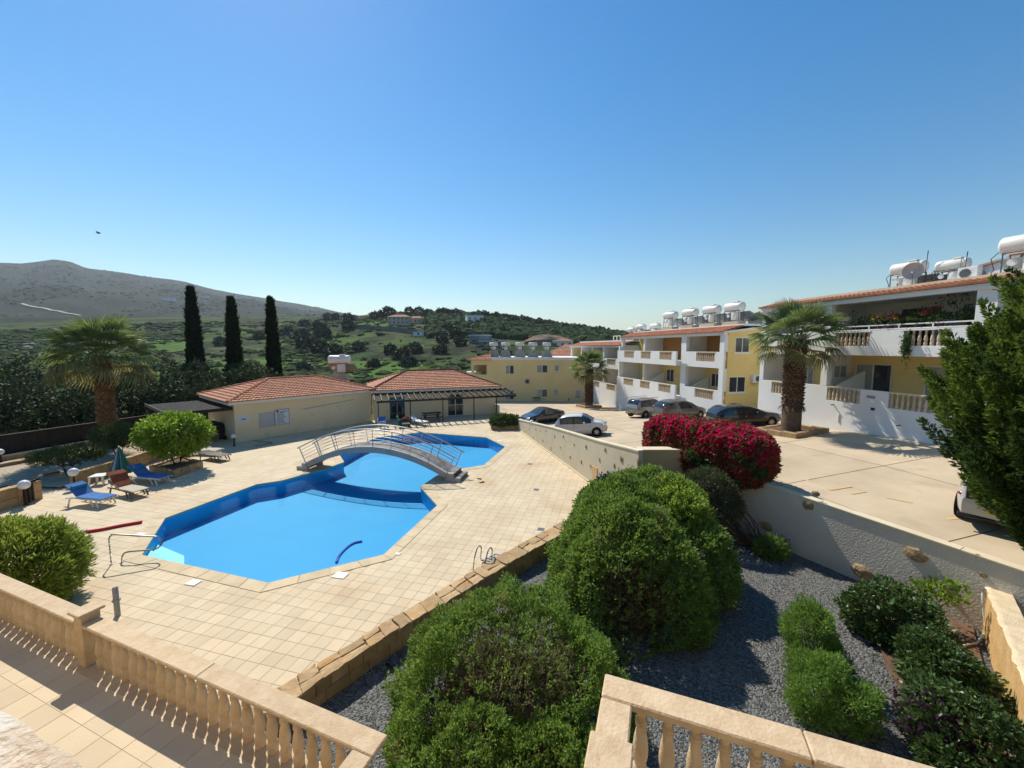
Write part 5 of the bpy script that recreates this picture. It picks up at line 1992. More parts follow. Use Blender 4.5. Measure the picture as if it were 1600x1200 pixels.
for px, hgt, lab in ((1431, 1.7, 'thin dark aerial mast beside the satellite dish on the nearest roof'), (1491, 1.3, 'thin aerial mast right of the second heater on the nearest roof')):
    s = on_front(px, 1.7)
    p = frontpt(s, 1.7, 9.88)
    tag(MB().tube([p, (p[0] + .08, p[1], p[2] + hgt)], .02, 6).build('aerial_mast', M_GALV), lab, 'aerial')

# terrace plants of the nearest block
M_GERAN = mat('red_petals', (.55, .02, .06), (.40, .01, .09), .7, 20, isl=.3)
M_ORANGE = mat('orange_petals', (.62, .24, .03), (.5, .15, .02), .7, 20, isl=.3)
M_YELF = mat('yellow_petals', (.65, .45, .03), None, .7, 20, isl=.3)
M_POTLEAF = leaf_mat('pot_plant_leaf', (.02, .045, .012), (.09, .15, .04))
M_POT = mat('terracotta_pot', (.40, .17, .09), None, .8)
rng = np.random.default_rng(3)


def pot_plant(label, loc, h, r, flower=None, seed=0):
    t_ = thing('pot_plant', label, 'potted plant', loc, 0, 'plants on the flower terrace')
    MB().lathe([(.10, 0), (.15, .22), (.17, .22), (.17, .25), (.14, .25)], 10).build('pot', M_POT, t_)
    q = np.random.default_rng(seed)
    P, N = shell([(0, 0, .25 + h * .5, r, r, h * .5)], 160, q, .08, 6, seed, inner=r * .8)
    V, F = tufts(P, N, 3, .09, .028, .5, q)
    link('foliage', np_mesh('foliage', V, F, M_POTLEAF), t_)
    if flower:
        P, N = shell([(0, 0, .28 + h * .55, r, r, h * .5)], 60, q, .08, 6, seed)
        ok = N[:, 2] > -.1
        V, F = tufts(P[ok], N[ok], 4, .07, .035, .6, q)
        link('blossom', np_mesh('blossom', V, F, flower), t_)
    return t_


for k, (px, h, rr, fl, lab, yy, zz) in enumerate((
        (1386, .42, .34, M_GERAN, 'red flowering pot plant on the upper terrace rail, the biggest red one', .4, 7.35), (1368, .4, .26, M_YELF, 'yellow flowering pot plant left of the red one on the terrace', .4, 7.35),
        (1406, .34, .3, M_ORANGE, 'orange flowering pot plant right of the red one on the terrace', .4, 7.3), (1447, .5, .24, M_GERAN, 'magenta flowering pot plant farther right on the upper terrace', .4, 7.4),
        (1428, .5, .28, None, 'leafy green pot plant between the orange and magenta flowers', .4, 7.3), (1352, .8, .3, None, 'tall thin green pot plant at the left end of the flower terrace', .8, 7.0),
        (1340, .9, .35, None, 'bushy dark pot plant just right of the palm crown on the terrace', 1.0, 6.9), (1462, .45, .25, None, 'small pale green pot plant near the white post of the terrace', .4, 7.35),
        (1478, 1.9, .65, None, 'tall dark potted shrub in the shade at the right of the terrace', 1.6, 6.9), (1440, 1.4, .6, None, 'dark potted shrub in the shade in the middle of the terrace', 1.9, 6.9),
        (1322, 1.5, .5, None, 'dark potted tree in the shade at the left of the terrace', 2.2, 6.9), (1496, .4, .24, None, 'low pot plant on the terrace beside the white corner post', .5, 7.35))):
    s = on_front(px, yy)
    pot_plant(lab, frontpt(s, yy, zz if zz < 7 else zz + .32), h * 1.15, rr * 1.25, fl, k)
s = on_front(1413, -.15)
q = np.random.default_rng(9)
P = np.array(frontpt(s, -.12, 6.9)) + q.normal(size=(420, 3)) * [.08, .08, .34]
V, F = tufts(P, np.tile([[-.5, 0, -.6]], (420, 1)), 3, .08, .022, .5, q, up=-.3)
tag(link('trailing_plant', np_mesh('trailing_plant', V, F, M_POTLEAF), None), 'dark plant trailing down over the white terrace edge', 'plant')

# ---- second block, farther and lower
sB = 48.5
B = thing('apartment_building', 'middle apartment block with yellow end wall, white balconies and four heaters', 'apartment building', frontpt(sB), FRZ, 'apartment buildings along the car park')
XB = 17.0
f1, f2 = 2.32, 5.6
for name, m, x0, x1, y0, y1, z0, z1 in (
        ('back_wall', M_YELLOW, 0.0, XB - .3, 2.3, 2.5, f1, 5.14), ('back_wall', M_YELLOW, 0.0, XB - .3, 2.3, 2.5, f2, 8.1),
        ('lower_slab', M_WHITE, 0.0, XB - .31, .17, 9, f1 - .25, f1), ('upper_slab', M_WHITE, 0.0, XB - .31, .17, 9, 5.14, f2 - .003),
        ('ceiling', M_WHITE, -.1, XB - .31, .28, 9, 7.98, 8.1), ('roof_slab', M_WHITE, -.1, XB + .1, 1.55, 9, 8.5, 8.66)):
    MB().box(x0, x1, y0, y1, z0, z1).build(name, m, B)
MB().hexa([(XB - .3, .34, -1), (XB, .34, -1), (XB, 9, -1), (XB - .3, 9, -1)], [(XB - .3, .34, 7.97), (XB, .34, 7.97), (XB, 9, 9.05), (XB - .3, 9, 9.05)]).build('end_wall', M_YELLOW, B)
parapet(B, 0.0, 11.6, -2.5, 3.33, [(1.7, 3.9), (5.4, 7.3), (8.9, 10.9)], y=-.5)
parapet(B, 11.602, XB, -2.5, 3.33, [(13.7, 16.0)])
parapet(B, 0.0, 11.6, 5.14, 6.45, [(1.7, 3.9), (5.4, 7.3), (8.9, 10.9)], y=-.5)
parapet(B, 11.602, XB, 5.14, 6.45, [(13.7, 16.0)])
for z0 in (f1 - .25, 5.14):
    MB().box(0.0, 11.6, -.335, .168, z0, z0 + (.25 if z0 < 3 else .45)).build('balcony_slab', M_WHITE, B)
for x0, x1 in ((0, .3), (5.0, 5.3), (11.6, 12.3), (16.5, 17.0)):
    for z0, z1 in ((3.335, 5.138), (6.455, 7.76)):
        MB().box(x0, x1, .0, .33, z0, z1).build('column', M_WHITE, B)
MB().box(-.1, XB, -.12, .27, 7.76, 8.0).build('eave_beam', M_WHITE, B)
MB().hexa([(-.15, -.1, 8.0), (XB + .1, -.1, 8.0), (XB + .1, 1.54, 8.46), (-.15, 1.54, 8.46)], [(-.15, -.1, 8.02), (XB + .1, -.1, 8.02), (XB + .1, 1.54, 8.5), (-.15, 1.54, 8.5)]).build('roof_deck', M_MORTAR, B)
roof_tiles('roof_tiles', (-.15, -.22, 8.0), (XB + .1, -.22, 8.0), (XB + .1, 1.56, 8.52), (-.15, 1.56, 8.52), M_TERRA, B, .34, .26, .03)
MB().hexa([(XB - .0, -.2, 7.9), (XB + .12, -.2, 7.9), (XB + .12, 9, 8.95), (XB - .0, 9, 8.95)], [(XB, -.2, 8.05), (XB + .12, -.2, 8.05), (XB + .12, 9, 9.15), (XB, 9, 9.15)]).build('verge_board', M_WHITE, B)
for x in (4.95, 11.9):
    for z0, z1 in ((f1, 5.138), (f2, 7.97)):
        MB().box(x, x + .15, .34, 2.29, z0, z1).build('partition', M_WHITE, B)
M_RUST = mat('rust_orange_wall_paint', (.50, .24, .09), (.44, .20, .07), .9, 1)
MB().box(5.11, 8.3, 2.27, 2.297, f2, 7.97).build('painted_panel', M_RUST, B)
MB().box(12.06, 14.2, 2.27, 2.297, f2, 7.97).build('painted_panel', M_RUST, B)
for x0, x1, z0, z1, gl_ in ((9.3, 10.7, f1 + .02, 4.5, M_GLASS), (8.9, 10.5, f2 + .02, 7.7, M_GLASS), (12.9, 14.0, 3.3, 4.5, M_GLASS), (15.0, 16.4, f1 + .02, 4.6, M_CURTAIN),
                            (15.2, 16.5, f2 + .02, 7.7, M_CURTAIN), (6.0, 7.3, 3.2, 4.5, M_GLASS), (2.0, 3.4, f1 + .02, 4.5, M_GLASS), (2.2, 3.6, f2 + .02, 7.7, M_GLASS)):
    window(B, x0, x1, 2.255, z0, z1, 2, glass=gl_, name='balcony_door' if z1 - z0 > 1.5 else 'window')
for x in (5.6, 12.5):
    MB().hexa([(x, .5, f1), (x + .12, .5, f1), (x + .12, 2.2, f1), (x, 2.2, f1)], [(x, .5, 3.3), (x + .12, .5, 3.3), (x + .12, 2.2, 4.2), (x, 2.2, 4.2)]).build('sloping_fin', M_WHITE, B)
window(B, .95, 2.25, XB + .01, 6.4, 7.58, 2, axis='y', name='window')
window(B, .55, 2.05, XB + .01, 3.25, 4.5, 2, axis='y', name='window')
for y0, y1, z0, z1 in ((.85, 2.35, 6.3, 6.395), (.45, 2.15, 3.15, 3.245)):
    MB().box(XB + .001, XB + .06, y0, y1, z0, z1).build('window_sill', M_WHITE, B)
acB = thing('air_conditioner', 'grey air conditioner box on the yellow end wall of the middle block', 'air conditioner', frontpt(sB - XB - .01, 2.9, 4.0), FRZ)
MB().box(.0, .3, -.35, .35, 0, .65).build('case', M_ALU, acB, bevel=.02)
MB().lathe([(.22, .301), (.22, .31)], 16, (0, .05, .33), axis='x').build('fan_grille', M_GALV, acB)
for px, lab, t_ in ((1045, 'leftmost of the four big water heaters on the middle block', 3.0), (1075, 'second from left of the four big water heaters on the middle block', 3.0),
                    (1108, 'third from left of the four big water heaters on the middle block', 3.0), (1143, 'rightmost of the four big water heaters on the middle block, partly behind the white gable', 3.2)):
    s = on_front(px, t_)
    hb_ = water_heater(lab, frontpt(s, t_, 9.02), FRZ + .1, 1.15)
    MB().box(-.8, .8, -.45, .45, -.36, -.002).build('plinth', M_CONC, hb_)
gb = thing('roof_gable', 'white gable wall with thin tiled top between the middle and the nearest roofs', 'gable wall', frontpt(sB), FRZ)
MB().hexa([(13.5, 5.2, 8.665), (17.2, 5.2, 8.665), (17.2, 8.8, 8.665), (13.5, 8.8, 8.665)], [(13.5, 5.2, 9.5), (17.2, 5.2, 10.3), (17.2, 8.8, 10.3), (13.5, 8.8, 9.5)]).build('gable_wall', M_WHITE, gb)
MB().hexa([(13.4, 5.1, 9.505), (17.3, 5.1, 10.305), (17.3, 8.9, 10.305), (13.4, 8.9, 9.505)], [(13.4, 5.1, 9.6), (17.3, 5.1, 10.4), (17.3, 8.9, 10.4), (13.4, 8.9, 9.6)]).build('gable_tiles', M_TERRA, gb)
for k, (px, lab, t_, zz) in enumerate(((985, 'far water heater at the left end of the middle block roof', 2.6, 8.0), (1000, 'far water heater second from the left end of the middle block roof', 3.0, 8.3),
                                       (1022, 'far water heater just left of the four big ones', 2.8, 8.2))):
    s = on_front(px, t_)
    water_heater(lab, frontpt(s, t_, zz), FRZ + .1, .95)

# ---- third block, partly behind the far palm
sC = 66.0
Cb = thing('apartment_building', 'farthest white balcony block partly behind the small palm', 'apartment building', frontpt(sC), FRZ, 'apartment buildings along the car park')
XC = 17.4
c1, c2 = 1.15, 4.55
for name, m, x0, x1, y0, y1, z0, z1 in (
        ('back_wall', M_YELLOW, 0.3, XC, 2.3, 2.5, c1, 4.1), ('back_wall', M_YELLOW, 0.3, XC, 2.3, 2.5, c2, 7.1), ('end_wall', M_YELLOW, 0, .28, .34, 9, -3, 7.0),
        ('lower_slab', M_WHITE, .29, XC, .17, 9, c1 - .25, c1), ('upper_slab', M_WHITE, .29, XC, .17, 9, 4.1, c2 - .003), ('near_wall', M_WHITE, XC, XC + .25, -.3, 9, -3, 7.0),
        ('ceiling', M_WHITE, -.1, XC, .28, 9, 7.0, 7.1), ('roof_slab', M_WHITE, -.1, XC, 1.55, 9, 7.5, 7.75)):
    MB().box(x0, x1, y0, y1, z0, z1).build(name, m, Cb)
bays = [(1.2, 3.6), (5.6, 7.6), (9.5, 11.3), (13.6, 16.0)]
parapet(Cb, 0, XC, -3, 2.15, bays)
parapet(Cb, 0, XC, 4.1, 5.4, bays)
for x0, x1 in ((0, .3), (4.4, 4.7), (8.5, 8.8), (12.3, 12.7), (XC - .3, XC)):
    for z0, z1 in ((2.155, 4.098), (5.405, 6.8)):
        MB().box(x0, x1, .0, .33, z0, z1).build('column', M_WHITE, Cb)
MB().box(-.1, XC, -.12, .27, 6.8, 7.02).build('eave_beam', M_WHITE, Cb)
MB().hexa([(-.15, -.1, 7.03), (XC, -.1, 7.03), (XC, 1.54, 7.5), (-.15, 1.54, 7.5)], [(-.15, -.1, 7.04), (XC, -.1, 7.04), (XC, 1.54, 7.53), (-.15, 1.54, 7.53)]).build('roof_deck', M_MORTAR, Cb)
roof_tiles('roof_tiles', (-.15, -.22, 7.03), (XC, -.22, 7.03), (XC, 1.56, 7.55), (-.15, 1.56, 7.55), M_TERRA, Cb, .34, .3, .03)
for x0, x1, z0, z1 in ((1.5, 3.0, c1 + .02, 3.4), (6, 7.4, c1 + .02, 3.4), (10, 11.4, c1 + .02, 3.4), (14.2, 15.7, c1 + .02, 3.4), (1.5, 3.0, c2 + .02, 6.6), (6, 7.4, c2 + .02, 6.6), (10, 11.4, c2 + .02, 6.6), (14.2, 15.7, c2 + .02, 6.6)):
    window(Cb, x0, x1, 2.255, z0, z1, 2, name='balcony_door')
for x in (4.5, 8.6, 12.5):
    for z0, z1 in ((c1, 4.098), (c2, 6.99)):
        MB().box(x, x + .15, .34, 2.29, z0, z1).build('partition', M_WHITE, Cb)
MB().box(1.3, 2.6, -.05, -.02, 1.5, 2.2).build('hanging_towel', mat('magenta_towel', (.55, .03, .14), None, .9), Cb)
rf = MB()
for a, b in (((9.2, 3, 7.75), (9.2, 3, 8.4)), ((11.2, 3, 7.75), (11.2, 3, 8.4)), ((9.2, 3, 8.4), (11.2, 3, 8.4)), ((10.2, 3, 7.75), (10.2, 3, 8.4))):
    rf.bar(a, b, .08, .08)
rf.build('roof_frame', M_WHITE, Cb)

# ---- yellow block across the end of the car park
DP = (-6.1, 59.0)
Dy = thing('yellow_apartment_block', 'pale yellow two storey block with roof tanks at the end of the car park', 'apartment building', (DP[0], DP[1], 0), -.05)
LD, DD = 17.0, 9.0
zb_, zt_ = -2.6, 4.95
# front wall in strips round the openings
wins = [(6.05 - .9, 7.3 - .9, 2.85, 4.15), (10.9 - 1.1, 12.5 - 1.1, 3.05, 4.2), (13.3 - .9, 14.0 - .9, 3.25, 4.2), (6.0 - .9, 7.3 - .9, -.95, .45), (10.9 - 1.1, 12.5 - 1.1, -.55, .6), (13.2 - .9, 13.9 - .9, -.35, .6), (16.2 - .7, 17.0 - .7, -.75, .5)]
MB().box(2.3, LD, 0, .25, zb_, zt_).build('wall', M_PALEYEL, Dy)
MB().box(0, .35, 0, .25, zb_, zt_).build('wall', M_PALEYEL, Dy)
MB().box(.352, 2.298, 0, .25, zb_, 2.75).build('wall', M_PALEYEL, Dy)
MB().box(.352, 2.298, 0, .25, 4.2, zt_).build('wall', M_PALEYEL, Dy)
MB().box(0.3, 2.3, 2.5, 2.7, zb_, zt_).build('loggia_back', mat('loggia_shade_tint', (.42, .32, .17), None, .9), Dy)  # front wall colour darkened, the shade of the recess put into it
MB().box(0, .25, .252, DD, zb_, 2.6).build('side_wall', M_PALEYEL, Dy)
MB().box(0, LD, DD - .25, DD, zb_, zt_).build('rear_wall', M_PALEYEL, Dy)
MB().box(LD - .25, LD, .252, DD - .252, zb_, zt_).build('side_wall', M_PALEYEL, Dy)
MB().box(-.05, .2, 1.4, 1.7, 2.6, zt_).build('loggia_column', M_WHITE, Dy)
MB().box(3.0, LD + .2, -.2, DD, zt_ + .002, zt_ + .38).build('roof_slab', M_WHITE, Dy)
e0 = (-.5, -.3, zt_ + .02)
MB().add([(-.6, -.3, zt_), (3.0, -.3, zt_), (3.0, 5, zt_), (-.6, 5, zt_), (2.9, 1.2, zt_ + .95), (2.9, 3.6, zt_ + .95)], [(0, 1, 4), (3, 0, 4, 5), (2, 3, 5), (1, 2, 5, 4), (0, 3, 2, 1)]).build('roof_deck', M_MORTAR, Dy)
roof_tiles('roof_tiles', (-.6, -.3, zt_ + .02), (3.0, -.3, zt_ + .02), (2.9, 1.2, zt_ + .97), (2.9, 1.2, zt_ + .97), M_TERRA, Dy, .4, .3, .04)
roof_tiles('roof_tiles', (-.6, 5, zt_ + .02), (-.6, -.3, zt_ + .02), (2.9, 1.2, zt_ + .97), (2.9, 3.6, zt_ + .97), M_TERRA, Dy, .4, .3, .04)
MB().lathe([(1.2, 1.9), (1.25, 2.0), (1.25, 3.0), (1.3, 3.05)], 20, (.1, 2.6, 0)).build('round_balcony', M_WHITE, Dy)
for (x0, x1, z0, z1) in wins:
    window(Dy, x0, x1, -.01, z0, z1, 2 if x1 - x0 > 1 else 1, glass=[M_CURTAIN, M_GLASS], name='window')
MB().lathe([(.38, -.08), (.38, -.01)], 20, (8.4, 0, 1.75), axis='y').build('round_vent', mat('grey_vent', (.28, .26, .24)), Dy)
MB().lathe([(.19, -.10), (.19, -.081)], 16, (8.4, 0, 1.75), axis='y').build('vent_opening', M_BLACK, Dy)
MB().box(9.3, 10.3, -.3, -.01, -1.9, -.7).build('meter_box', mat('beige_box', (.5, .42, .27)), Dy)
MB().box(9.25, 10.35, -.36, -.01, -.698, -.6).build('meter_box_lid', M_BLACK, Dy)
MB().tube([(14.6, -.06, -1.9), (14.6, -.06, -.7)], .06, 8).build('wall_pipe', M_BLACK, Dy)
for k, x in enumerate((3.2, 5.0, 7.2, 9.2, 11.3)):
    c, s = math.cos(-.05), math.sin(-.05)
    lx, ly = x, 1.6
    t_ = water_heater(('leftmost', 'second from left', 'middle', 'fourth from left', 'rightmost')[k] + ' of the five water heaters on the pale yellow block', (DP[0] + c * lx - s * ly, DP[1] + s * lx + c * ly, zt_ + 1.42), -.05, .84, panel=False)
    # masonry plinth under each heater
    MB().box(-.88, .95, -.55, .8, -1.04, -1.022).build('base_pad', M_CONC, t_)
    MB().hexa([(-.80, -.5, -1.02), (.85, -.5, -1.02), (.85, .5, -1.02), (-.80, .5, -1.02)], [(-.52, -.35, .0), (.55, -.35, .0), (.55, .35, .0), (-.52, .35, .0)]).build('shroud', mat('grey_shroud', (.46, .40, .32), (.30, .26, .21), .8, 3), t_)
# low house with tiled roof behind it
hx, hy = 6.5, 75.0
ho = thing('tiled_house', 'low yellow house with hipped orange roof behind the roof tanks', 'house', (hx, hy, 0), -.1)
MB().box(0, 9, 0, 6, -4, 5.2).build('wall', M_YELLOW, ho)
MB().add([(-.5, -.5, 5.2), (9.5, -.5, 5.2), (9.5, 6.5, 5.2), (-.5, 6.5, 5.2), (3.4, 3, 7.3), (5.6, 3, 7.3)], [(0, 1, 5, 4), (2, 3, 4, 5), (3, 0, 4), (1, 2, 5), (0, 3, 2, 1)]).build('roof_deck', M_MORTAR, ho)
roof_tiles('roof_tiles', (-.5, -.5, 5.22), (9.5, -.5, 5.22), (5.6, 3, 7.32), (3.4, 3, 7.32), M_TERRA, ho, .5, .35, .04)
roof_tiles('roof_tiles', (-.5, 6.5, 5.22), (-.5, -.5, 5.22), (3.4, 3, 7.32), (3.4, 3, 7.32), M_TERRA, ho, .5, .35, .04)
for x in (1.5, 6):
    window(ho, x, x + 1.2, -.01, 3.2, 4.5, 2)


# ---- far houses on the hills
def far_house(px, py, w_, h_, d_, label, roofm=None, wallm=None, hip=True, rz=0.0, nwin=3, cat_='house', floors=2, r0=150):
    p = on_ground(px, py, r0)
    t_ = thing('hill_house', label, cat_, (p[0], p[1], p[2] - .5), rz)
    wallm = wallm or M_WHITE
    MB().box(-w_ / 2, w_ / 2, -d_ / 2, d_ / 2, -2, h_).build('wall', wallm, t_)
    if roofm:
        e_ = [(-w_ / 2 - .4, -d_ / 2 - .4, h_), (w_ / 2 + .4, -d_ / 2 - .4, h_), (w_ / 2 + .4, d_ / 2 + .4, h_), (-w_ / 2 - .4, d_ / 2 + .4, h_)]
        k = min(w_, d_) * .22
        MB().add(e_ + [(-w_ / 4, 0, h_ + k), (w_ / 4, 0, h_ + k)], [(0, 1, 5, 4), (2, 3, 4, 5), (3, 0, 4), (1, 2, 5), (0, 3, 2, 1)]).build('roof', roofm, t_)
    else:
        MB().box(-w_ / 2 - .2, w_ / 2 + .2, -d_ / 2 - .2, d_ / 2 + .2, h_ + .01, h_ + .35).build('roof', M_WHITE, t_)
    for f in range(floors):
        for k in range(nwin):
            x = lerp(-w_ / 2, w_ / 2, (k + .5) / nwin)
            z = .8 + f * 3
            window(t_, x - .6, x + .6, -d_ / 2 - .02, z, z + 1.4, 1)
    return t_


M_FARROOF = mat('faded_roof_tile', (.42, .19, .11), (.33, .14, .08), .9, 1)
far_house(625, 507, 15, 5.6, 8, 'wide villa with faded red roof on the ridge above the stone terrace', M_FARROOF, mat('pinkish_wall', (.55, .42, .33)), nwin=5)
far_house(651, 504, 9, 3.6, 7, 'small pink roofed annex right of the ridge villa', M_FARROOF, mat('pinkish_wall', (.55, .42, .33)), floors=1)
far_house(741, 507, 12, 6.6, 8, 'white two storey villa standing alone on the wooded ridge', None, M_WHITE, nwin=3, rz=.3)
far_house(751, 536, 10, 4.2, 7, 'unfinished grey concrete house on the slope above the yellow block', None, mat('grey_concrete', (.24, .25, .25), (.17, .18, .18), .9, .6), nwin=2, rz=-.2)
far_house(768, 540, 12, 2.4, 5, 'low grey concrete shed beside the unfinished grey house', None, mat('grey_concrete', (.24, .25, .25)), floors=1, nwin=2)
far_house(878, 541, 11, 3.2, 6, 'low pink roofed house right of the bare earth bank', M_FARROOF, M_WHITE, floors=1, nwin=3)
far_house(668, 493, 7, 2.4, 5, 'small white house left of the white villa on the skyline', None, M_WHITE, floors=1, nwin=2)
far_house(655, 524, 6, 2, 4, 'small white roofed shed below the ridge villa', None, M_WHITE, floors=1, nwin=1)
far_house(263, 470, 34, 7, 16, 'cluster of pale farm buildings on the mountain slope left of the first cypress', None, M_WHITE, floors=2, nwin=5, r0=900)
far_house(318, 465, 34, 4, 10, 'long pale roof on the mountain slope just right of the first cypress', None, M_WHITE, floors=1, nwin=4, r0=900)
# stone terrace wall below the ridge villa
rt_ = thing('terrace_wall', 'long grey stone retaining wall below the ridge villa', 'retaining wall', (0, 0, 0))
M_GREYST = mat('grey_field_stone', (.23, .20, .17), (.15, .13, .11), .95, .5, 7)
pts = [on_ground(*p, 150) for p in ((548, 513), (585, 516), (625, 520), (660, 524), (686, 526))]
for k, (p, q) in enumerate(zip(pts, pts[1:])):
    MB().hexa([(p[0], p[1], p[2] - 2), (q[0], q[1], q[2] - 2), (q[0], q[1] + 1, q[2] - 2), (p[0], p[1] + 1, p[2] - 2)], [(p[0], p[1], p[2] + 2.9), (q[0], q[1], q[2] + 2.9), (q[0], q[1] + 1, q[2] + 2.9), (p[0], p[1] + 1, p[2] + 2.9)]).build('wall_section', M_GREYST, rt_)
p = on_ground(855, 539, 150)
o = MB().blob((0, 0, 0), 1, 77, (15, 6, 6.5), 3, .10).build('earth_bank', M_EARTH)
o.location = (p[0], p[1], p[2] - 1.0)
o['kind'] = 'structure'

# ---------------------------------------------------------------- bridge
br = thing('footbridge', 'arched grey footbridge with steel railings over the narrow part of the pool', 'bridge', (-12.03, 21.45, 0), math.atan2(19.36 - 21.45, -2.61 + 12.03))
M_BRIDGE = mat('grey_painted_render', (.40, .385, .36), (.33, .31, .29), .8, 1.5, 5, .2, 30, blotch=((.26, .24, .22), 2.0, .6, .5))
M_PLANK = mat('grey_weathered_plank', (.36, .33, .30), (.25, .225, .20), .85, 5, 6, .4, 30, var=.25)
BL, BWD = 9.62, 1.25
X0, X1 = .62, BL - .72


def arch(x):
    t = (x - X0) / (X1 - X0)
    return .42 + 1.12 * (1 - (2 * t - 1) ** 2)


NS = 30
for y0, y1 in ((0, .12), (BWD - .12, BWD)):
    mb = MB()
    for k in range(NS):
        a, b = lerp(X0, X1, k / NS), lerp(X0, X1, (k + 1) / NS)
        za, zb = arch(a), arch(b)
        mb.hexa([(a, y0, za - .30), (b, y0, zb - .30), (b, y1, zb - .30), (a, y1, za - .30)], [(a, y0, za + .02), (b, y0, zb + .02), (b, y1, zb + .02), (a, y1, za + .02)])
    mb.build('arch_beam', M_BRIDGE, br)
npl = 62
for k in range(npl):
    a, b = lerp(X0, X1, k / npl) + .008, lerp(X0, X1, (k + 1) / npl) - .008
    za, zb = arch(a), arch(b)
    MB().hexa([(a, .121, za - .06), (b, .121, zb - .06), (b, BWD - .121, zb - .06), (a, BWD - .121, za - .06)], [(a, .121, za), (b, .121, zb), (b, BWD - .121, zb), (a, BWD - .121, za)]).build('plank', M_PLANK, br)
for xa, xb, h in ((0.0, .34, .20), (.342, .72, .40), (BL - .36, BL, .21), (BL - .80, BL - .362, .42)):
    for y0, y1 in ((0, .14), (BWD - .14, BWD)):
        MB().box(xa, xb, y0, y1, 0, h).build('step_cheek', M_BRIDGE, br)
    MB().box(xa + .02, xb + .02 if xb < BL - .1 else xb, .141, BWD - .141, h - .07, h).build('step_tread', M_PLANK, br)
M_RAIL = mat('pale_steel_rail', (.46, .45, .44), (.40, .39, .38), .42, 8, metal=.5)
for y in (.03, BWD - .03):
    top, tops = [], []
    for k in range(9):
        t = k / 8
        x = lerp(X0 + .04, X1 - .04, t)
        z = arch(x)
        sl = 2.24 * -2 * (2 * t - 1) / (X1 - X0)
        nx, nz_ = -sl / math.hypot(1, sl), 1 / math.hypot(1, sl)
        lean_ = Vector((nx, 0, nz_)) * 1.0
        p0 = Vector((x, y, z - .2))
        p1 = Vector((x, y, z)) + lean_ * .95
        MB().tube([p0, p1], .026, 6).build('rail_post', M_RAIL, br)
        tops.append((Vector((x, y, z)), lean_))
    for j, h in enumerate((.95, .77, .60, .43, .26)):
        pts = [b + l_ * h for b, l_ in tops]
        if j == 0:
            pts = [pts[0] + (pts[0] - pts[1]) * .1] + pts + [pts[-1] + (pts[-1] - pts[-2]) * .1]
        MB().tube(arc_tube(pts, 3), .034 if j == 0 else .0135, 8 if j == 0 else 5).build('handrail' if j == 0 else 'rail_wire', M_RAIL, br)

# ---------------------------------------------------------------- sun loungers and pool furniture
M_BLUET = mat('blue_towel', (.075, .18, .40), (.06, .15, .35), .95, 3, 3, .5, 60)
M_TEAL = mat('teal_cushion', (.012, .20, .40), None, .8, 4)
M_BROWNT = mat('rust_towel', (.26, .075, .035), (.20, .05, .025), .95, 4, 4, .6, 50)
M_BEIGEF = mat('beige_mesh_fabric', (.52, .44, .33), (.45, .38, .28), .9, 8)
M_BRONZE = mat('bronze_frame', (.14, .10, .07), None, .5, 6)
M_GREYF = mat('grey_mesh_fabric', (.22, .20, .17), (.16, .145, .12), .9, 8)


def strip(name, prof, w, th, m, parent, y0=0.0):
    """bent padded sheet: prof = (x, z) outline seen from the side"""
    mb = MB()
    n = len(prof)
    vs = []
    for x, z in prof:
        vs += [(x, y0 - w / 2, z), (x, y0 + w / 2, z), (x, y0 + w / 2, z + th), (x, y0 - w / 2, z + th)]
    fs = [(0, 1, 2, 3), (4 * n - 1, 4 * n - 2, 4 * n - 3, 4 * n - 4)]
    for i in range(n - 1):
        for j in range(4):
            j2 = (j + 1) % 4
            fs.append((4 * i + j2, 4 * i + j, 4 * i + 4 + j, 4 * i + 4 + j2))
    mb.add(vs, fs)
    return mb.build(name, m, parent, bevel=min(th * .3, .02))


def lounger(label, loc, rz, frame, seat, towel=None, pillow=None, back=.75, towel_from=0, arms=False, legs='x'):
    """foot end towards +x"""
    t_ = thing('sun_lounger', label, 'sun lounger', loc, rz, 'sun loungers round the pool')
    hx, hz = -.95, .34 + back * .62
    prof = [(-.35, .34), (.1, .33), (.55, .35), (1.0, .33)]
    bprof = [(hx, hz), (-.72, hz - .12), (-.5, lerp(.34, hz, .3)), (-.35, .345)]
    strip('seat', prof, .60, .035, seat, t_)
    strip('backrest', bprof, .58, .035, seat, t_)
    for y in (-.30, .30):
        MB().tube(arc_tube([(-.98, y, .30), (-.4, y, .335), (.2, y, .32), (.7, y, .335), (1.03, y, .31)], 3), .034, 8).build('side_rail', frame, t_)
    for x in (-.75, .72):
        for y in (-.29, .29):
            MB().tube([(x, y, .32), (x + (.14 if x > 0 else -.1), y * 1.06, .012)], .032, 8).build('leg', frame, t_)
            if x > 0:
                MB().tube([(x - .32, y, .32), (x - .12, y * 1.06, .012)], .028, 8).build('leg', frame, t_)
    MB().tube([(.72, -.29, .17), (.78, .29, .17)], .014, 6).build('cross_bar', frame, t_)
    if arms:
        for y in (-.33, .33):
            MB().tube(arc_tube([(-.72, y, .05), (-.62, y, .42), (-.35, y, .52), (-.05, y, .40), (.05, y, .3)], 3), .017, 8).build('armrest', frame, t_)
    if towel:
        if towel_from < 1:
            tp = [(hx - .03, hz + .04), (-.72, hz - .08), (-.5, lerp(.34, hz, .3) + .04), (-.35, .385), (.1, .37), (.55, .39), (1.02, .37)]
        else:
            tp = [(hx - .08, hz - .05), (hx, hz + .045), (-.72, hz - .08), (-.5, lerp(.34, hz, .3) + .04), (-.30, .385)]
        strip('towel', tp, .63, .03, towel, t_)
    if pillow:
        MB().tube([(-.66, -.25, hz - .05), (-.66, .25, hz - .05)], .085, 12).build('neck_roll', pillow, t_)
    return t_


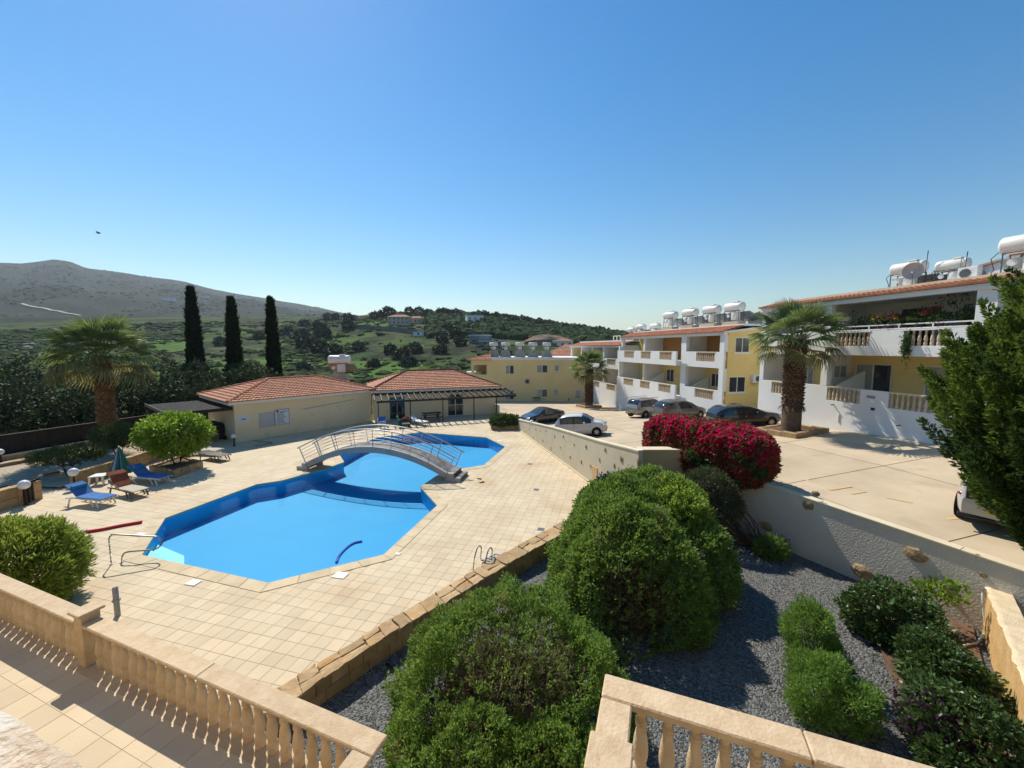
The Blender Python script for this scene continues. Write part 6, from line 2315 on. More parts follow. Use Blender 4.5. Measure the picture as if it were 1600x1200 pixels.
def lie(px0, py0, px1, py1, z=0.0):
    """ground point midway and heading between two measured ground points: head end, foot end"""
    a, b = Vector(at(px0, py0, z)), Vector(at(px1, py1, z))
    return tuple((a + b) / 2), math.atan2(b.y - a.y, b.x - a.x)


l0, r0q = lie(113, 784, 176, 791)
lounger('white sun lounger with blue towel and teal neck roll nearest the black gate', l0, r0q, M_PLASTIC, M_PLASTIC, M_BLUET, M_TEAL)
l1, r1q = lie(180, 768, 224, 778)
lounger('bronze sun lounger with a rust brown towel over its raised back', l1, r1q, M_BRONZE, M_BEIGEF, M_BROWNT, None, 1.0, 1, True)
l2, r2q = lie(212, 752, 258, 756)
lounger('white sun lounger with blue towel and teal roll behind the closed parasol', l2, r2q, M_PLASTIC, M_PLASTIC, M_BLUET, M_TEAL)
l3, r3q = lie(322, 716, 350, 720)
lounger('dark grey sun lounger right of the citrus planter, in front', l3, r3q, M_BRONZE, M_GREYF, None, None, .15)
l4, r4q = lie(312, 708, 332, 712)
lounger('beige curved sun lounger half hidden behind the dark grey one', l4, r4q + .3, M_PLASTIC, M_BEIGEF, None, None, .5, 0, True)
l5, r5q = lie(645, 661.5, 664, 665)
lounger('white sun lounger on the deck in front of the pool bar', l5, r5q, M_PLASTIC, M_PLASTIC, None, None, .5)

tb = at(157, 756)
tbl = thing('side_table', 'low white plastic table behind the sun loungers', 'table', (tb[0], tb[1], 0), .3)
MB().box(-.32, .32, -.32, .32, .43, .47).build('table_top', M_PLASTIC, tbl, bevel=.02)
for sx in (-1, 1):
    for sy in (-1, 1):
        MB().hexa([(sx * .29 - .03, sy * .29 - .03, 0), (sx * .29 + .03, sy * .29 - .03, 0), (sx * .29 + .03, sy * .29 + .03, 0), (sx * .29 - .03, sy * .29 + .03, 0)],
                  [(sx * .25 - .04, sy * .25 - .04, .43), (sx * .25 + .04, sy * .25 - .04, .43), (sx * .25 + .04, sy * .25 + .04, .43), (sx * .25 - .04, sy * .25 + .04, .43)]).build('leg', M_PLASTIC, tbl)
# closed parasol: folded panels in stripes
pb = at(190, 746)
um = thing('closed_parasol', 'closed parasol striped green, blue and pale grey behind the loungers', 'parasol', (pb[0], pb[1], 0))
cols = [mat('parasol_green', (.035, .22, .13), None, .9), mat('parasol_blue', (.04, .08, .26), None, .9), mat('parasol_teal', (.10, .30, .30), None, .9), mat('parasol_pale', (.38, .42, .42), None, .9)]
nseg = 16
for k in range(nseg):
    a0, a1 = 2 * PI * k / nseg, 2 * PI * (k + 1) / nseg
    am = (a0 + a1) / 2
    vs, fs = [], []
    for j, (rr, z) in enumerate(((.03, 1.62), (.10, 1.45), (.22, 1.0), (.36, .55), (.44, .22))):
        for a, q in ((a0, .80), (am, 1.08), (a1, .80)):
            vs.append((rr * q * math.cos(a), rr * q * math.sin(a), z))
    for j in range(4):
        for i in range(2):
            fs.append((3 * j + i, 3 * j + i + 1, 3 * j + 4 + i, 3 * j + 3 + i)[::-1])
    MB().add(vs, fs).build('panel', cols[(0, 2, 1, 3, 0, 1, 2, 0)[k % 8]], um)
MB().tube([(0, 0, 0), (0, 0, 1.70)], .022, 8).build('pole', M_ALU, um)
MB().lathe([(.22, 0), (.22, .06), (.05, .10)], 14).build('base', M_BLACK, um)
# picnic table by the bar
pt = at(675, 657.5)
pc = thing('picnic_table', 'dark wooden picnic table with benches against the pool bar wall', 'picnic table', (pt[0], pt[1], 0), .37)
for k in range(4):
    MB().box(-.85, .85, -.36 + k * .185, -.36 + k * .185 + .165, .72, .76).build('top_plank', M_DARKWOOD, pc)
for y in (-.75, .5):
    MB().box(-.85, .85, y, y + .25, .42, .46).build('bench', M_DARKWOOD, pc)
for x in (-.6, .55):
    MB().bar((x, -.7, 0), (x, -.2, .72), .05, .09).build('leg', M_DARKWOOD, pc)
    MB().bar((x + .06, .7, 0), (x + .06, .2, .72), .05, .09).build('leg', M_DARKWOOD, pc)
    MB().box(x - .06, x - .01, -.75, .75, .34, .42).build('bearer', M_DARKWOOD, pc)
# blue and white cart chair, and green trolley with red bag
ch = at(597, 669)
cc = thing('folded_chairs', 'stack of blue and white folded chairs by the left bar post', 'chair', (ch[0], ch[1], 0), .2)
MB().box(-.3, .3, -.28, .28, .42, .50).build('seat', M_PLASTIC, cc, bevel=.02)
MB().hexa([(-.3, .24, .5), (.3, .24, .5), (.3, .3, .5), (-.3, .3, .5)], [(-.3, .36, .95), (.3, .36, .95), (.3, .42, .95), (-.3, .42, .95)]).build('backrest', M_BLUET, cc)
MB().box(-.31, .31, -.3, .25, .502, .60).build('cushion', mat('pale_blue_fabric', (.22, .30, .55), None, .9), cc, bevel=.03)
for sx in (-1, 1):
    for y in (-.24, .24):
        MB().tube([(sx * .28, y, 0), (sx * .27, y, .42)], .02, 6).build('leg', M_PLASTIC, cc)
    MB().tube([(sx * .31, .38, .9), (sx * .33, .0, .72), (sx * .33, -.25, .68), (sx * .31, -.27, .42)], .02, 6).build('armrest', M_PLASTIC, cc)
gtp = at(632, 667)
gc_ = thing('storage_trolley', 'dark green trolley with a red towel on top beside the bar door', 'trolley', (gtp[0], gtp[1], 0), .3)
MB().box(-.5, .5, -.32, .32, .10, .62).build('tub', mat('dark_green_plastic', (.012, .05, .025), None, .5), gc_, bevel=.05)
MB().hexa([(-.55, -.36, .62), (-.43, -.36, .62), (-.43, .36, .62), (-.55, .36, .62)], [(-.62, -.36, .98), (-.52, -.36, .98), (-.52, .36, .98), (-.62, .36, .98)]).build('handle_panel', mat('bright_green_plastic', (.03, .25, .08), None, .5), gc_)
MB().blob((0.1, 0, .74), .3, 5, (1.2, .8, .45), 2, .12).build('towel', mat('red_cloth', (.42, .06, .04), None, .9), gc_)
MB().box(-.2, .45, -.345, -.325, .3, .42).build('label_strip', M_PLASTIC, gc_)
for x in (-.38, .38):
    for y in (-.3, .3):
        MB().lathe([(.08, -.03), (.08, .03)], 12, (x, y, .08), axis='y').build('wheel', M_BLACK, gc_)
# dark equipment under the lean-to
eq = at(332, 686)
bq = thing('covered_equipment', 'dark covered equipment in the shade under the slatted lean-to', 'equipment', (eq[0], eq[1], 0), .6)
MB().blob((0, 0, .7), .75, 8, (1.2, .8, .95), 2, .12).build('cover', mat('black_tarpaulin', (.02, .02, .025), None, .7, 3, 4, .5), bq)
MB().box(-.9, .9, -.5, .5, 0, .18).build('base', M_BLACK, bq)
hz1 = at(352, 692)
mb = MB().tube(arc_tube([at(395, 688, .03), at(412, 690, .03), at(425, 692, .03), at(410, 695, .03), at(398, 697, .03)]), .02, 6)
tag(mb.build('garden_hose', mat('grey_hose', (.2, .2, .19), None, .6)), 'thin grey hose loop on the shaded deck by the long cream wall', 'hose')
# wooden plank on sand
tag(MB().bar(at(68, 742, .2), at(93, 737, .2), .18, .06).build('plank', mat('old_plank', (.20, .09, .05), None, .9)), 'reddish plank lying on the sandy gravel at the left', 'plank')

# ---------------------------------------------------------------- cars
def sm(xs, pts):
    """smooth interpolation through (x, value) pairs (monotone-ish cubic)"""
    px_, pv = [p[0] for p in pts], [p[1] for p in pts]
    m = np.gradient(np.array(pv), np.array(px_))
    out = []
    for x in xs:
        if x <= px_[0]: out.append(pv[0]); continue
        if x >= px_[-1]: out.append(pv[-1]); continue
        i = max(k for k in range(len(px_) - 1) if px_[k] <= x)
        h = px_[i + 1] - px_[i]
        t = (x - px_[i]) / h
        a, b = pv[i], pv[i + 1]
        s = (b - a) / h
        ma, mb_ = m[i], m[i + 1]
        if s == 0: ma = mb_ = 0
        else:
            ma, mb_ = [max(-3 * abs(s), min(3 * abs(s), q)) if q * s > 0 else 0 for q in (ma, mb_)]
        out.append((2 * t ** 3 - 3 * t * t + 1) * a + (t ** 3 - 2 * t * t + t) * h * ma + (-2 * t ** 3 + 3 * t * t) * b + (t ** 3 - t * t) * h * mb_)
    return np.array(out)


M_TYRE = mat('tyre_rubber', (.018, .018, .018), None, .85, 6)
M_RIM = mat('alloy_rim', (.45, .45, .46), None, .3, 5, metal=.8)
M_DARKIN = mat('dark_underbody', (.008, .008, .008), None, .9)
M_CARGLASS = mat('car_glass', (.03, .04, .045), (.025, .03, .035), .04, 1, spec=.7)
M_REDLAMP = mat('red_lamp_lens', (.35, .012, .015), None, .15, 4, spec=.6)
M_HEADLAMP = mat('clear_lamp_lens', (.6, .6, .6), None, .1, 4, spec=.6)
M_PLATE = mat('number_plate_yellow', (.65, .50, .08), None, .5)
M_PLATEW = mat('number_plate_white', (.75, .75, .72), None, .5)


def car(label, loc, heading, L, W, top, belt, paint, bottom=.20, wheel_r=.31, wheels=(.78, -.75), glassx=(-.8, .7), wind=(.35, .95), rearw=(-1.6, -1.1), taper=.82, roofm=None, tail='tall', cat_='car', pitch=0.0, rails=False,
        windows=True, nose=None):
    """front towards +x; top/belt: outlines (x, z) from rear to front in metres from the middle"""
    t_ = thing('parked_car', label, cat_, loc, heading, 'cars in the car park')
    t_.rotation_euler = (0, pitch, heading)
    xs = np.linspace(-L / 2, L / 2, 49)
    zt, zb = sm(xs, top), sm(xs, belt)
    zb = np.minimum(zb, zt - .01)
    u = xs / (L / 2)
    wb = W / 2 * (1 - .22 * np.abs(u) ** 5 - .06 * np.abs(u) ** 2)
    wt = wb * np.where(zt - zb > .15, taper, .90)
    for _k in range(3): wt[1:-1] = (wt[:-2] + wt[1:-1] * 2 + wt[2:]) / 4
    bot = bottom + .10 * np.clip(np.abs(u) - .82, 0, 1) / .18
    rows = []
    for i in range(len(xs)):
        z0, z1, z2 = bot[i], zb[i], zt[i]
        w0, w1 = wb[i], wt[i]
        half = [(w0 * .90, z0), (w0 * .985, lerp(z0, z1, .25)), (w0, lerp(z0, z1, .55)), (w0 * .985, lerp(z0, z1, .86)), (w0 * .955, z1), (lerp(w0 * .955, w1, .55), lerp(z1, z2, .55)), (w1, lerp(z1, z2, .88)),
                (w1 * .90, lerp(z1, z2, .975)), (w1 * .5, z2 + .012), (0, z2 + .018)]
        rows.append(half)
    n = len(rows[0])

    def vert(i, j, s): return (xs[i], s * rows[i][j][0], rows[i][j][1])
    body, side, front, rear, roof = [], [[], []], [], [], []
    for i in range(len(xs) - 1):
        xm = (xs[i] + xs[i + 1]) / 2
        for s in (0, 1):
            for j in range(n - 1):
                hi = (zt[i] - zb[i] > .14) and (zt[i + 1] - zb[i + 1] > .14)
                isside = windows and 4 <= j <= 5 and hi and glassx[0] < xm < glassx[1]
                isfront = windows and j >= 6 and wind[0] < xm < wind[1]
                isrear = windows and j >= 6 and rearw[0] < xm < rearw[1]
                tgt = side[s] if isside else front if isfront else rear if isrear else (roof if roofm and j >= 6 and zt[i] - zb[i] > .14 else body)
                tgt.append((i, j, s))

    def emit(name, cells, m, inset=0.0):
        if not cells: return None
        vid, vs, fs = {}, [], []
        for i, j, s in cells:
            q = [(i, j), (i + 1, j), (i + 1, j + 1), (i, j + 1)]
            if s: q = q[::-1]
            ids = []
            for a, b in q:
                key = (a, b, s if b < n - 1 else 0)
                if key not in vid:
                    vid[key] = len(vs)
                    vs.append(vert(a, b, -1 if s else 1))
                ids.append(vid[key])
            fs.append(tuple(ids[::-1]))
        return MB().add(vs, fs, True).build(name, m, t_)
    b = emit('body', body, paint)
    # close both ends and the floor
    for i, flip in ((0, False), (len(xs) - 1, True)):
        mb = MB()
        ring = [vert(i, j, 1) for j in range(n)] + [vert(i, j, -1) for j in range(n - 2, -1, -1)]
        mb.add(ring, [tuple(range(len(ring)))[::(1 if flip else -1)]])
        mb.build('bumper_panel', paint, t_)
    fl = MB()
    vs = [vert(i, 0, 1) for i in range(len(xs))] + [vert(i, 0, -1) for i in range(len(xs) - 1, -1, -1)]
    fl.add(vs, [tuple(range(len(vs)))])
    fl.build('underbody', M_DARKIN, t_)
    if roofm: emit('roof', roof, roofm)
    for s in (0, 1):
        emit('side_window', side[s], M_CARGLASS)
    emit('windscreen', front, M_CARGLASS)
    emit('rear_window', rear, M_CARGLASS)
    # pillars between the side windows and door seams
    if windows:
        for xp in ((glassx[0] + glassx[1]) / 2 - .12,):
            i = int(np.argmin(np.abs(xs - xp)))
            for s in (1, -1):
                mb = MB()
                a, c = Vector(vert(i, 4, s)), Vector(vert(i, 6, s))
                mb.bar(a + Vector((0, s * .006, 0)), c + Vector((0, s * .006, 0)), .07, .02, (0, 1, 0))
                mb.build('pillar', M_BLACK, t_)
    for s in (1, -1):
        for xp in (wheels[0] - .42, (glassx[0] + glassx[1]) / 2 - .12):
            i = int(np.argmin(np.abs(xs - xp)))
            MB().tube([Vector(vert(i, j, s)) + Vector((0, s * .003, 0)) for j in (1, 2, 3, 4)], .006, 4, cap=False).build('door_seam', M_DARKIN, t_)
        i = int(np.argmin(np.abs(xs - ((glassx[0] + glassx[1]) / 2 - .02))))
        p = Vector(vert(i, 3, s))
        MB().box(p.x - .02, p.x + .12, p.y - .012, p.y + .014, p.z - .03, p.z).build('door_handle', M_GREYMETAL if roofm is None else M_BLACK, t_)
        i = int(np.argmin(np.abs(xs - (wind[0] + .12))))
        p = Vector(vert(i, 4, s))
        MB().sphere((p.x, p.y + s * .13, p.z + .07), .1, 10, 6, (.7, 1.0, .75)).build('wing_mirror', paint, t_)
        for wx in wheels:
            i = int(np.argmin(np.abs(xs - wx)))
            y = s * (wb[i] * .985 - .085)
            MB().lathe([(wheel_r * 1.14, -.02), (wheel_r * 1.14, .012)], 22, (wx, s * (wb[i] * .995 + .002) - s * .004, wheel_r * 1.05), axis='y').build('wheel_arch', M_DARKIN, t_)
            w_ = MB().lathe([(wheel_r * .62, -.10), (wheel_r * .94, -.10), (wheel_r, -.06), (wheel_r, .06), (wheel_r * .94, .10), (wheel_r * .62, .10)], 24, (0, 0, 0), axis='y').build('wheel', M_TYRE, t_)
            w_.location = (wx, y, wheel_r)
            rim = MB().lathe([(wheel_r * .66, -.005), (wheel_r * .66, .02), (wheel_r * .58, .005)], 20, (0, s * .095, 0), axis='y')
            for k in range(7):
                a = 2 * PI * k / 7
                rim.bar((0, s * .108, 0), (wheel_r * .6 * math.cos(a), s * .108, wheel_r * .6 * math.sin(a)), .055, .02, (0, 1, 0))
            rim.build('rim', M_RIM, w_)
        # lamps
        i = 1
        zz = rows[2][3][1]
        if tail == 'tall':
            MB().sphere((xs[2] - .02, s * wb[3] * .90, lerp(zb[3], zt[4], .05)), .16, 10, 8, (.5, .7, 1.15)).build('tail_lamp', M_REDLAMP, t_)
        elif tail == 'round':
            MB().sphere((xs[1] + .06, s * wb[2] * .82, lerp(bot[0], zb[1], .80)), .11, 12, 8, (.7, 1.0, 1.0)).build('tail_lamp', M_REDLAMP, t_)
        else:
            MB().sphere((xs[1] + .05, s * wb[2] * .76, lerp(bot[0], zb[1], .84)), .13, 12, 8, (.6, 1.7, .6)).build('tail_lamp', M_REDLAMP, t_)
        MB().sphere((xs[-3], s * wb[-4] * .80, lerp(bot[-1], zb[-4], .80)), .14, 12, 8, (1.3, 1.1, .7)).build('headlamp', M_HEADLAMP, t_)
        if rails:
            MB().tube([(glassx[0] - .3, s * W * .36, zt.max() - .0), (glassx[0] - .1, s * W * .37, zt.max() + .07), (glassx[1] - .3, s * W * .37, zt.max() + .07), (glassx[1] - .1, s * W * .36, zt.max())], .02, 6).build('roof_rail', M_BLACK, t_)
    zc = lerp(bot[0], zb[0], .52)
    MB().box(-L / 2 - .025, -L / 2 - .004, -.26, .26, zc - .055, zc + .055).build('number_plate', M_PLATE, t_)
    MB().box(-L / 2 - .03, -L / 2 + .05, -W * .40, W * .40, bot[0] - .02, bot[0] + .10).build('rear_bumper', M_BLACK if tail != 'round' else paint, t_, bevel=.03)
    MB().box(L / 2 - .05, L / 2 + .02, -W * .36, W * .36, bot[-1] - .02, bot[-1] + .12).build('front_grille', M_BLACK, t_, bevel=.03)
    return t_


P_WHITE = mat('white_car_paint', (.66, .62, .55), (.62, .58, .51), .25, 2, coat=.6, spec=.5)
P_BLACK = mat('black_car_paint', (.010, .011, .014), None, .18, 2, coat=.8, spec=.5)
P_SILVER = mat('silver_car_paint', (.40, .39, .38), (.36, .35, .34), .32, 2, coat=.5, metal=.5)
P_GREY = mat('greige_car_paint', (.17, .155, .14), (.15, .135, .125), .3, 2, coat=.5, metal=.4)
P_VAN = mat('silver_van_paint', (.46, .46, .47), (.42, .42, .43), .32, 2, coat=.5, metal=.3)
SOFT = mat('black_soft_top', (.012, .012, .013), None, .85, 8)


def park_car(px0, py0, px1, py1):
    """rear and front wheel contact points measured on the car park"""
    a, b = Vector(on_park(px0, py0)), Vector(on_park(px1, py1))
    d = (b - a)
    h = math.atan2(d.y, d.x)
    return a, b, h


def car_at(x, y, h):
    z = park(x, y)
    e = .6
    dz = park(x + math.cos(h) * e, y + math.sin(h) * e) - park(x - math.cos(h) * e, y - math.sin(h) * e)
    return (x, y, z), -math.atan2(dz, 2 * e)


HATCH_T = [(-1.78, .72), (-1.72, .95), (-1.52, 1.22), (-1.20, 1.42), (-.6, 1.50), (.05, 1.48), (.55, 1.33), (1.02, 1.00), (1.4, .90), (1.66, .72), (1.78, .48)]
HATCH_B = [(-1.78, .70), (-1.6, .92), (-1.0, .93), (0, .90), (.9, .92), (1.4, .84), (1.68, .66), (1.78, .46)]
p, th_ = car_at(4.9, 27.3, R(-16))
car('small white hatchback parked behind the studded wall', p, R(-16), 3.56, 1.63, HATCH_T, HATCH_B, P_WHITE, wheels=(1.13, -1.15), glassx=(-1.32, .80), wind=(.22, .98), rearw=(-1.70, -1.25), tail='round', pitch=th_, wheel_r=.29)
CAB_T = [(-2.15, .78), (-2.05, .98), (-1.5, 1.03), (-1.15, 1.15), (-.6, 1.36), (-.1, 1.40), (.25, 1.33), (.95, .98), (1.5, .86), (1.95, .70), (2.15, .48)]
CAB_B = [(-2.15, .76), (-2.0, .95), (-1.2, .96), (0, .93), (.9, .93), (1.5, .83), (1.97, .66), (2.15, .46)]
p, th_ = car_at(2.75, 35.3, R(212))
car('black soft top convertible behind the white globe on the studded wall', p, R(212), 4.3, 1.72, CAB_T, CAB_B, P_BLACK, wheels=(1.32, -1.27), glassx=(-.75, .62), wind=(.18, .95), rearw=(-1.12, -.85), tail='wide', roofm=SOFT, pitch=th_)
SUV_T = [(-2.1, .95), (-2.05, 1.2), (-1.9, 1.50), (-1.65, 1.66), (-.8, 1.72), (0, 1.71), (.5, 1.58), (1.0, 1.14), (1.5, 1.04), (1.95, .90), (2.1, .60)]
SUV_B = [(-2.1, .94), (-2.0, 1.04), (-1, 1.05), (0, 1.02), (1.0, 1.04), (1.6, .98), (1.97, .84), (2.1, .58)]
p, th_ = car_at(12.35, 35.6, R(33))
car('silver off-road estate with roof rails parked by the white wall', p, R(33), 4.25, 1.75, SUV_T, SUV_B, P_SILVER, bottom=.30, wheel_r=.35, wheels=(1.28, -1.25), glassx=(-1.75, .8), wind=(.35, .98), rearw=(-2.02, -1.70), tail='wide', rails=True, pitch=th_)
MPV_T = [(-2.15, .72), (-2.1, 1.0), (-1.85, 1.36), (-1.45, 1.52), (-.7, 1.58), (0, 1.54), (.6, 1.36), (1.25, 1.0), (1.75, .86), (2.05, .68), (2.15, .48)]
MPV_B = [(-2.15, .70), (-2.0, 1.0), (-1, 1.0), (0, .95), (1.0, .93), (1.7, .80), (2.05, .64), (2.15, .46)]
p, th_ = car_at(13.6, 31.6, R(20))
car('grey beige family hatchback behind the bougainvillea', p, R(20), 4.35, 1.78, MPV_T, MPV_B, P_GREY, wheels=(1.33, -1.32), glassx=(-1.65, 1.0), wind=(.3, 1.2), rearw=(-2.08, -1.55), tail='tall', pitch=th_)
HB_T = [(-2.1, .80), (-2.05, 1.02), (-1.75, 1.32), (-1.35, 1.46), (-.6, 1.47), (0, 1.43), (.5, 1.26), (1.1, .96), (1.6, .86), (2.0, .68), (2.1, .48)]
p, th_ = car_at(15.0, 25.2, R(2))
car('black hatchback between the palm and the bougainvillea', p, R(2), 4.25, 1.78, HB_T, MPV_B, P_BLACK, wheels=(1.3, -1.28), glassx=(-1.45, .85), wind=(.25, 1.05), rearw=(-2.0, -1.45), tail='wide', pitch=th_)
VAN_T = [(-2.4, .9), (-2.36, 1.4), (-2.25, 1.85), (-2.0, 1.95), (-.5, 1.98), (.6, 1.92), (1.3, 1.35), (1.7, 1.10), (2.2, .95), (2.4, .6)]
VAN_B = [(-2.4, .88), (-2.3, 1.08), (-1, 1.08), (0, 1.06), (1.2, 1.08), (1.8, 1.0), (2.25, .86), (2.4, .58)]
vp_ = on_park(1588, 838)
p, th_ = car_at(vp_[0] + 1.55, vp_[1] + 1.3, R(32))
car('silver van seen from behind, half hidden by the dark conifer at the right', p, R(32), 4.8, 1.9, VAN_T, VAN_B, P_VAN, bottom=.26, wheel_r=.34, wheels=(1.55, -1.45), glassx=(-2.1, 1.0), wind=(.75, 1.4), rearw=(-2.35, -2.15), tail='wide', cat_='van', pitch=th_)
# a bird far off in the sky
bp_ = atY(154, 364, 60)
bd = thing('flying_bird', 'small dark bird in the sky above the mountain', 'bird', bp_, .4)
MB().sphere((0, 0, 0), .12, 10, 8, (2.3, 1, .9)).build('body', mat('dark_feathers', (.03, .03, .035), None, .8), bd)
for s in (-1, 1):
    MB().add([(.12, 0, .02), (-.10, 0, .02), (-.15, s * .35, .17), (-.28, s * .75, .05), (-.05, s * .42, .17), (.12, 0, .05), (-.10, 0, .05), (-.15, s * .35, .195), (-.05, s * .42, .195)],
             [(0, 1, 2, 4), (4, 2, 3), (5, 8, 7, 6), (8, 3, 7), (1, 6, 7, 2), (0, 4, 8, 5)]).build('wing', mat('dark_feathers', (.03, .03, .035)), bd)
MB().add([(-.22, -.03, 0), (-.22, .03, 0), (-.48, .09, .01), (-.48, -.09, .01)], [(0, 1, 2, 3)]).build('tail', mat('dark_feathers', (.03, .03, .035)), bd)

# ---------------------------------------------------------------- vegetation
L_HEATH = leaf_mat('heath_leaf', (.065, .120, .022), (.205, .32, .055), dry=(.25, .22, .09), dry_scale=1.1, dry_t=.62, transl=.38)
L_HEATHD = leaf_mat('dry_heath_leaf', (.085, .10, .032), (.26, .25, .09), dry=(.20, .14, .09), dry_scale=1.6, dry_t=.52, transl=.25)
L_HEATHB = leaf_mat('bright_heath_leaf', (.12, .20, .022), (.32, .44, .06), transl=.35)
L_ROSE = leaf_mat('rosemary_leaf', (.075, .15, .025), (.21, .34, .06), transl=.30)
L_LAUREL = leaf_mat('glossy_leaf', (.028, .058, .014), (.10, .165, .038), rough=.42, spec=.4, transl=.20)
L_CITRUS = leaf_mat('citrus_leaf', (.06, .13, .012), (.22, .34, .03), rough=.40, spec=.4, transl=.40)
L_DARK = leaf_mat('dark_tree_leaf', (.013, .025, .009), (.052, .078, .028), rough=.65, spec=.2, transl=.15)
L_DARKO = leaf_mat('olive_tree_leaf', (.022, .034, .014), (.075, .095, .038), rough=.65, spec=.2, transl=.15)
L_CYP = leaf_mat('cypress_spray', (.007, .014, .005), (.024, .040, .012), rough=.8, spec=.15, transl=.10)
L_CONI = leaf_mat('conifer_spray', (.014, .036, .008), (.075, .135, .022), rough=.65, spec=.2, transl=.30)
L_CONIL = leaf_mat('pale_conifer_spray', (.045, .09, .014), (.16, .23, .034), rough=.65, spec=.2, transl=.35)
L_PALM = leaf_mat('palm_fan', (.06, .10, .026), (.21, .27, .09), rough=.42, spec=.45, transl=.30)
L_PALMO = leaf_mat('old_palm_fan', (.10, .11, .035), (.27, .25, .09), rough=.5, spec=.35, transl=.30)
L_BOUG = leaf_mat('bougainvillea_leaf', (.03, .055, .014), (.12, .16, .04), transl=.25)
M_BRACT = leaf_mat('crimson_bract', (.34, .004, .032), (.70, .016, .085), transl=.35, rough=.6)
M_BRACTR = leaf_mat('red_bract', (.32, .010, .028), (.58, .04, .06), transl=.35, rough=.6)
L_WEED = leaf_mat('weed_leaf', (.03, .05, .012), (.13, .15, .045), transl=.3)


def leaf_obj(name, PV, m, parent):
    return link(name, np_mesh(name, PV[0], PV[1], m), parent)


def shrub(name, label, cat_, ells, n, per, L, W, m, seed, lump=.12, lf=3.0, up=.5, spread=.55, mask=None, tw=60, group=None, zmin=GZ, extra=None, inner=.25, base=None, tr=.014, cover=True):
    """bush of leafy shoots on lumpy rounded forms, with stems from the base"""
    q = np.random.default_rng(seed)
    c = np.mean([e[:3] for e in ells], 0)
    base = base or (c[0], c[1], zmin)
    t_ = thing(name, label, cat_, base, 0, group)
    P, N = shell(ells, n, q, lump, lf, seed, zmin, inner)
    if mask is not None:
        k = mask(P, N)
        P, N = P[k], N[k]
    b = np.array(base)
    leaf_obj('foliage', (lambda VF: (VF[0] - b, VF[1]))(tufts(P, N, per, L, W, spread, q, up)), m, t_)
    if extra:
        for nm, ells2, n2, m2, mask2 in extra:
            P2, N2 = shell(ells2, n2, q, lump, lf, seed, zmin, inner)
            if mask2 is not None:
                k = mask2(P2, N2)
                P2, N2 = P2[k], N2[k]
            VF = tufts(P2, N2, per, L, W, spread, q, up)
            leaf_obj(nm, (VF[0] - b, VF[1]), m2, t_)
    if tw:
        ii = q.integers(0, len(P), tw)
        ends = P[ii] * .94 + b * .06 - b
        st = np.stack([q.normal(0, .12, tw), q.normal(0, .12, tw), np.zeros(tw)], 1)
        twigs(st, ends, tr, tr * .3, q).build('stems', M_TWIG, t_, kind='stuff')
    return t_


# nearest dome shrub, hollow and dry on the side towards the house
b1 = [(-.12, 6.75, .15, 1.95, 1.65, 2.02), (-.75, 5.35, .1, 1.15, 1.2, 1.45), (.55, 5.25, .0, 1.15, 1.1, 1.40), (1.15, 6.3, .1, .95, 1.1, 1.65), (-.2, 4.75, 0, .95, .7, 1.25)]


def hollow(P, N):
    d = np.linalg.norm((P - [.15, 6.05, 1.8]) / [1.15, .85, .82], axis=1)
    r = np.random.default_rng(1).random(len(P))
    keep = (d > 1) | (r < .16 + .12 * vnoise(P, 4, 3))
    gap = np.linalg.norm((P - [-1.0, 5.75, 1.3]) / [.55, .34, .45], axis=1) < 1
    return keep & ~(gap & (r > .06))


def in_hollow(P, N):
    d = np.linalg.norm((P - [.25, 6.1, 1.8]) / [1.1, .95, .8], axis=1)
    return (d < 1) & (np.random.default_rng(2).random(len(P)) < .5)


sh1 = shrub('dome_shrub', 'big dome shrub with a dry brown hollow centre nearest the camera, between the two balustrades', 'shrub', b1, 30000, 8, .072, .0125, L_HEATH, 41, .20, 4.2, .8, .55, hollow, 0,
            'rounded shrubs in the gravel garden', extra=[('dry_foliage', [(-.05, 6.3, .1, 1.6, 1.35, 1.75)], 6500, L_HEATHD, in_hollow), ('inner_foliage', [(-.1, 6.2, .05, 1.3, 1.2, 1.25)], 5000, L_HEATHD, lambda P, N: P[:, 2] < 1.05)], base=(-.1, 6.1, GZ))
q = np.random.default_rng(5)
n_ = 260
a = q.uniform(0, 2 * PI, n_)
rr = q.uniform(.5, 1.35, n_)
ends = np.stack([rr * np.cos(a) * 1.05 + .1, rr * np.sin(a) * .95, q.uniform(.9, 1.95, n_) * np.sqrt(np.clip(1.15 - (rr / 1.7) ** 2, .15, 1))], 1)
twigs(np.stack([q.normal(0, .2, n_), q.normal(0, .2, n_), np.zeros(n_)], 1), ends, .016, .004, q, .2).build('stems', M_TWIG, sh1, kind='stuff')
# side twiglets in the hollow
n_ = 900
k = q.integers(0, len(ends), n_)
st = ends[k] * q.uniform(.6, 1.0, (n_, 1))
twigs(st, st + q.normal(size=(n_, 3)) * [.14, .14, .10] + [0, 0, .08], .005, .002, q, .2, 2, 3).build('twiglets', M_TWIG, sh1, kind='stuff')

# the larger composite dome behind it
b2 = [(3.05, 10.4, .35, 1.75, 1.75, 2.35), (2.35, 9.3, .2, 1.15, 1.1, 1.9), (3.9, 9.6, .2, 1.05, 1.1, 1.75), (3.3, 11.7, .7, 1.5, 1.3, 2.05), (1.95, 10.6, .1, .85, 1.3, 1.5)]


def hollow2(P, N):
    d = np.linalg.norm((P - [2.75, 8.75, .75]) / [.85, .75, 1.05], axis=1)
    return (d > 1) | (np.random.default_rng(3).random(len(P)) < .07)


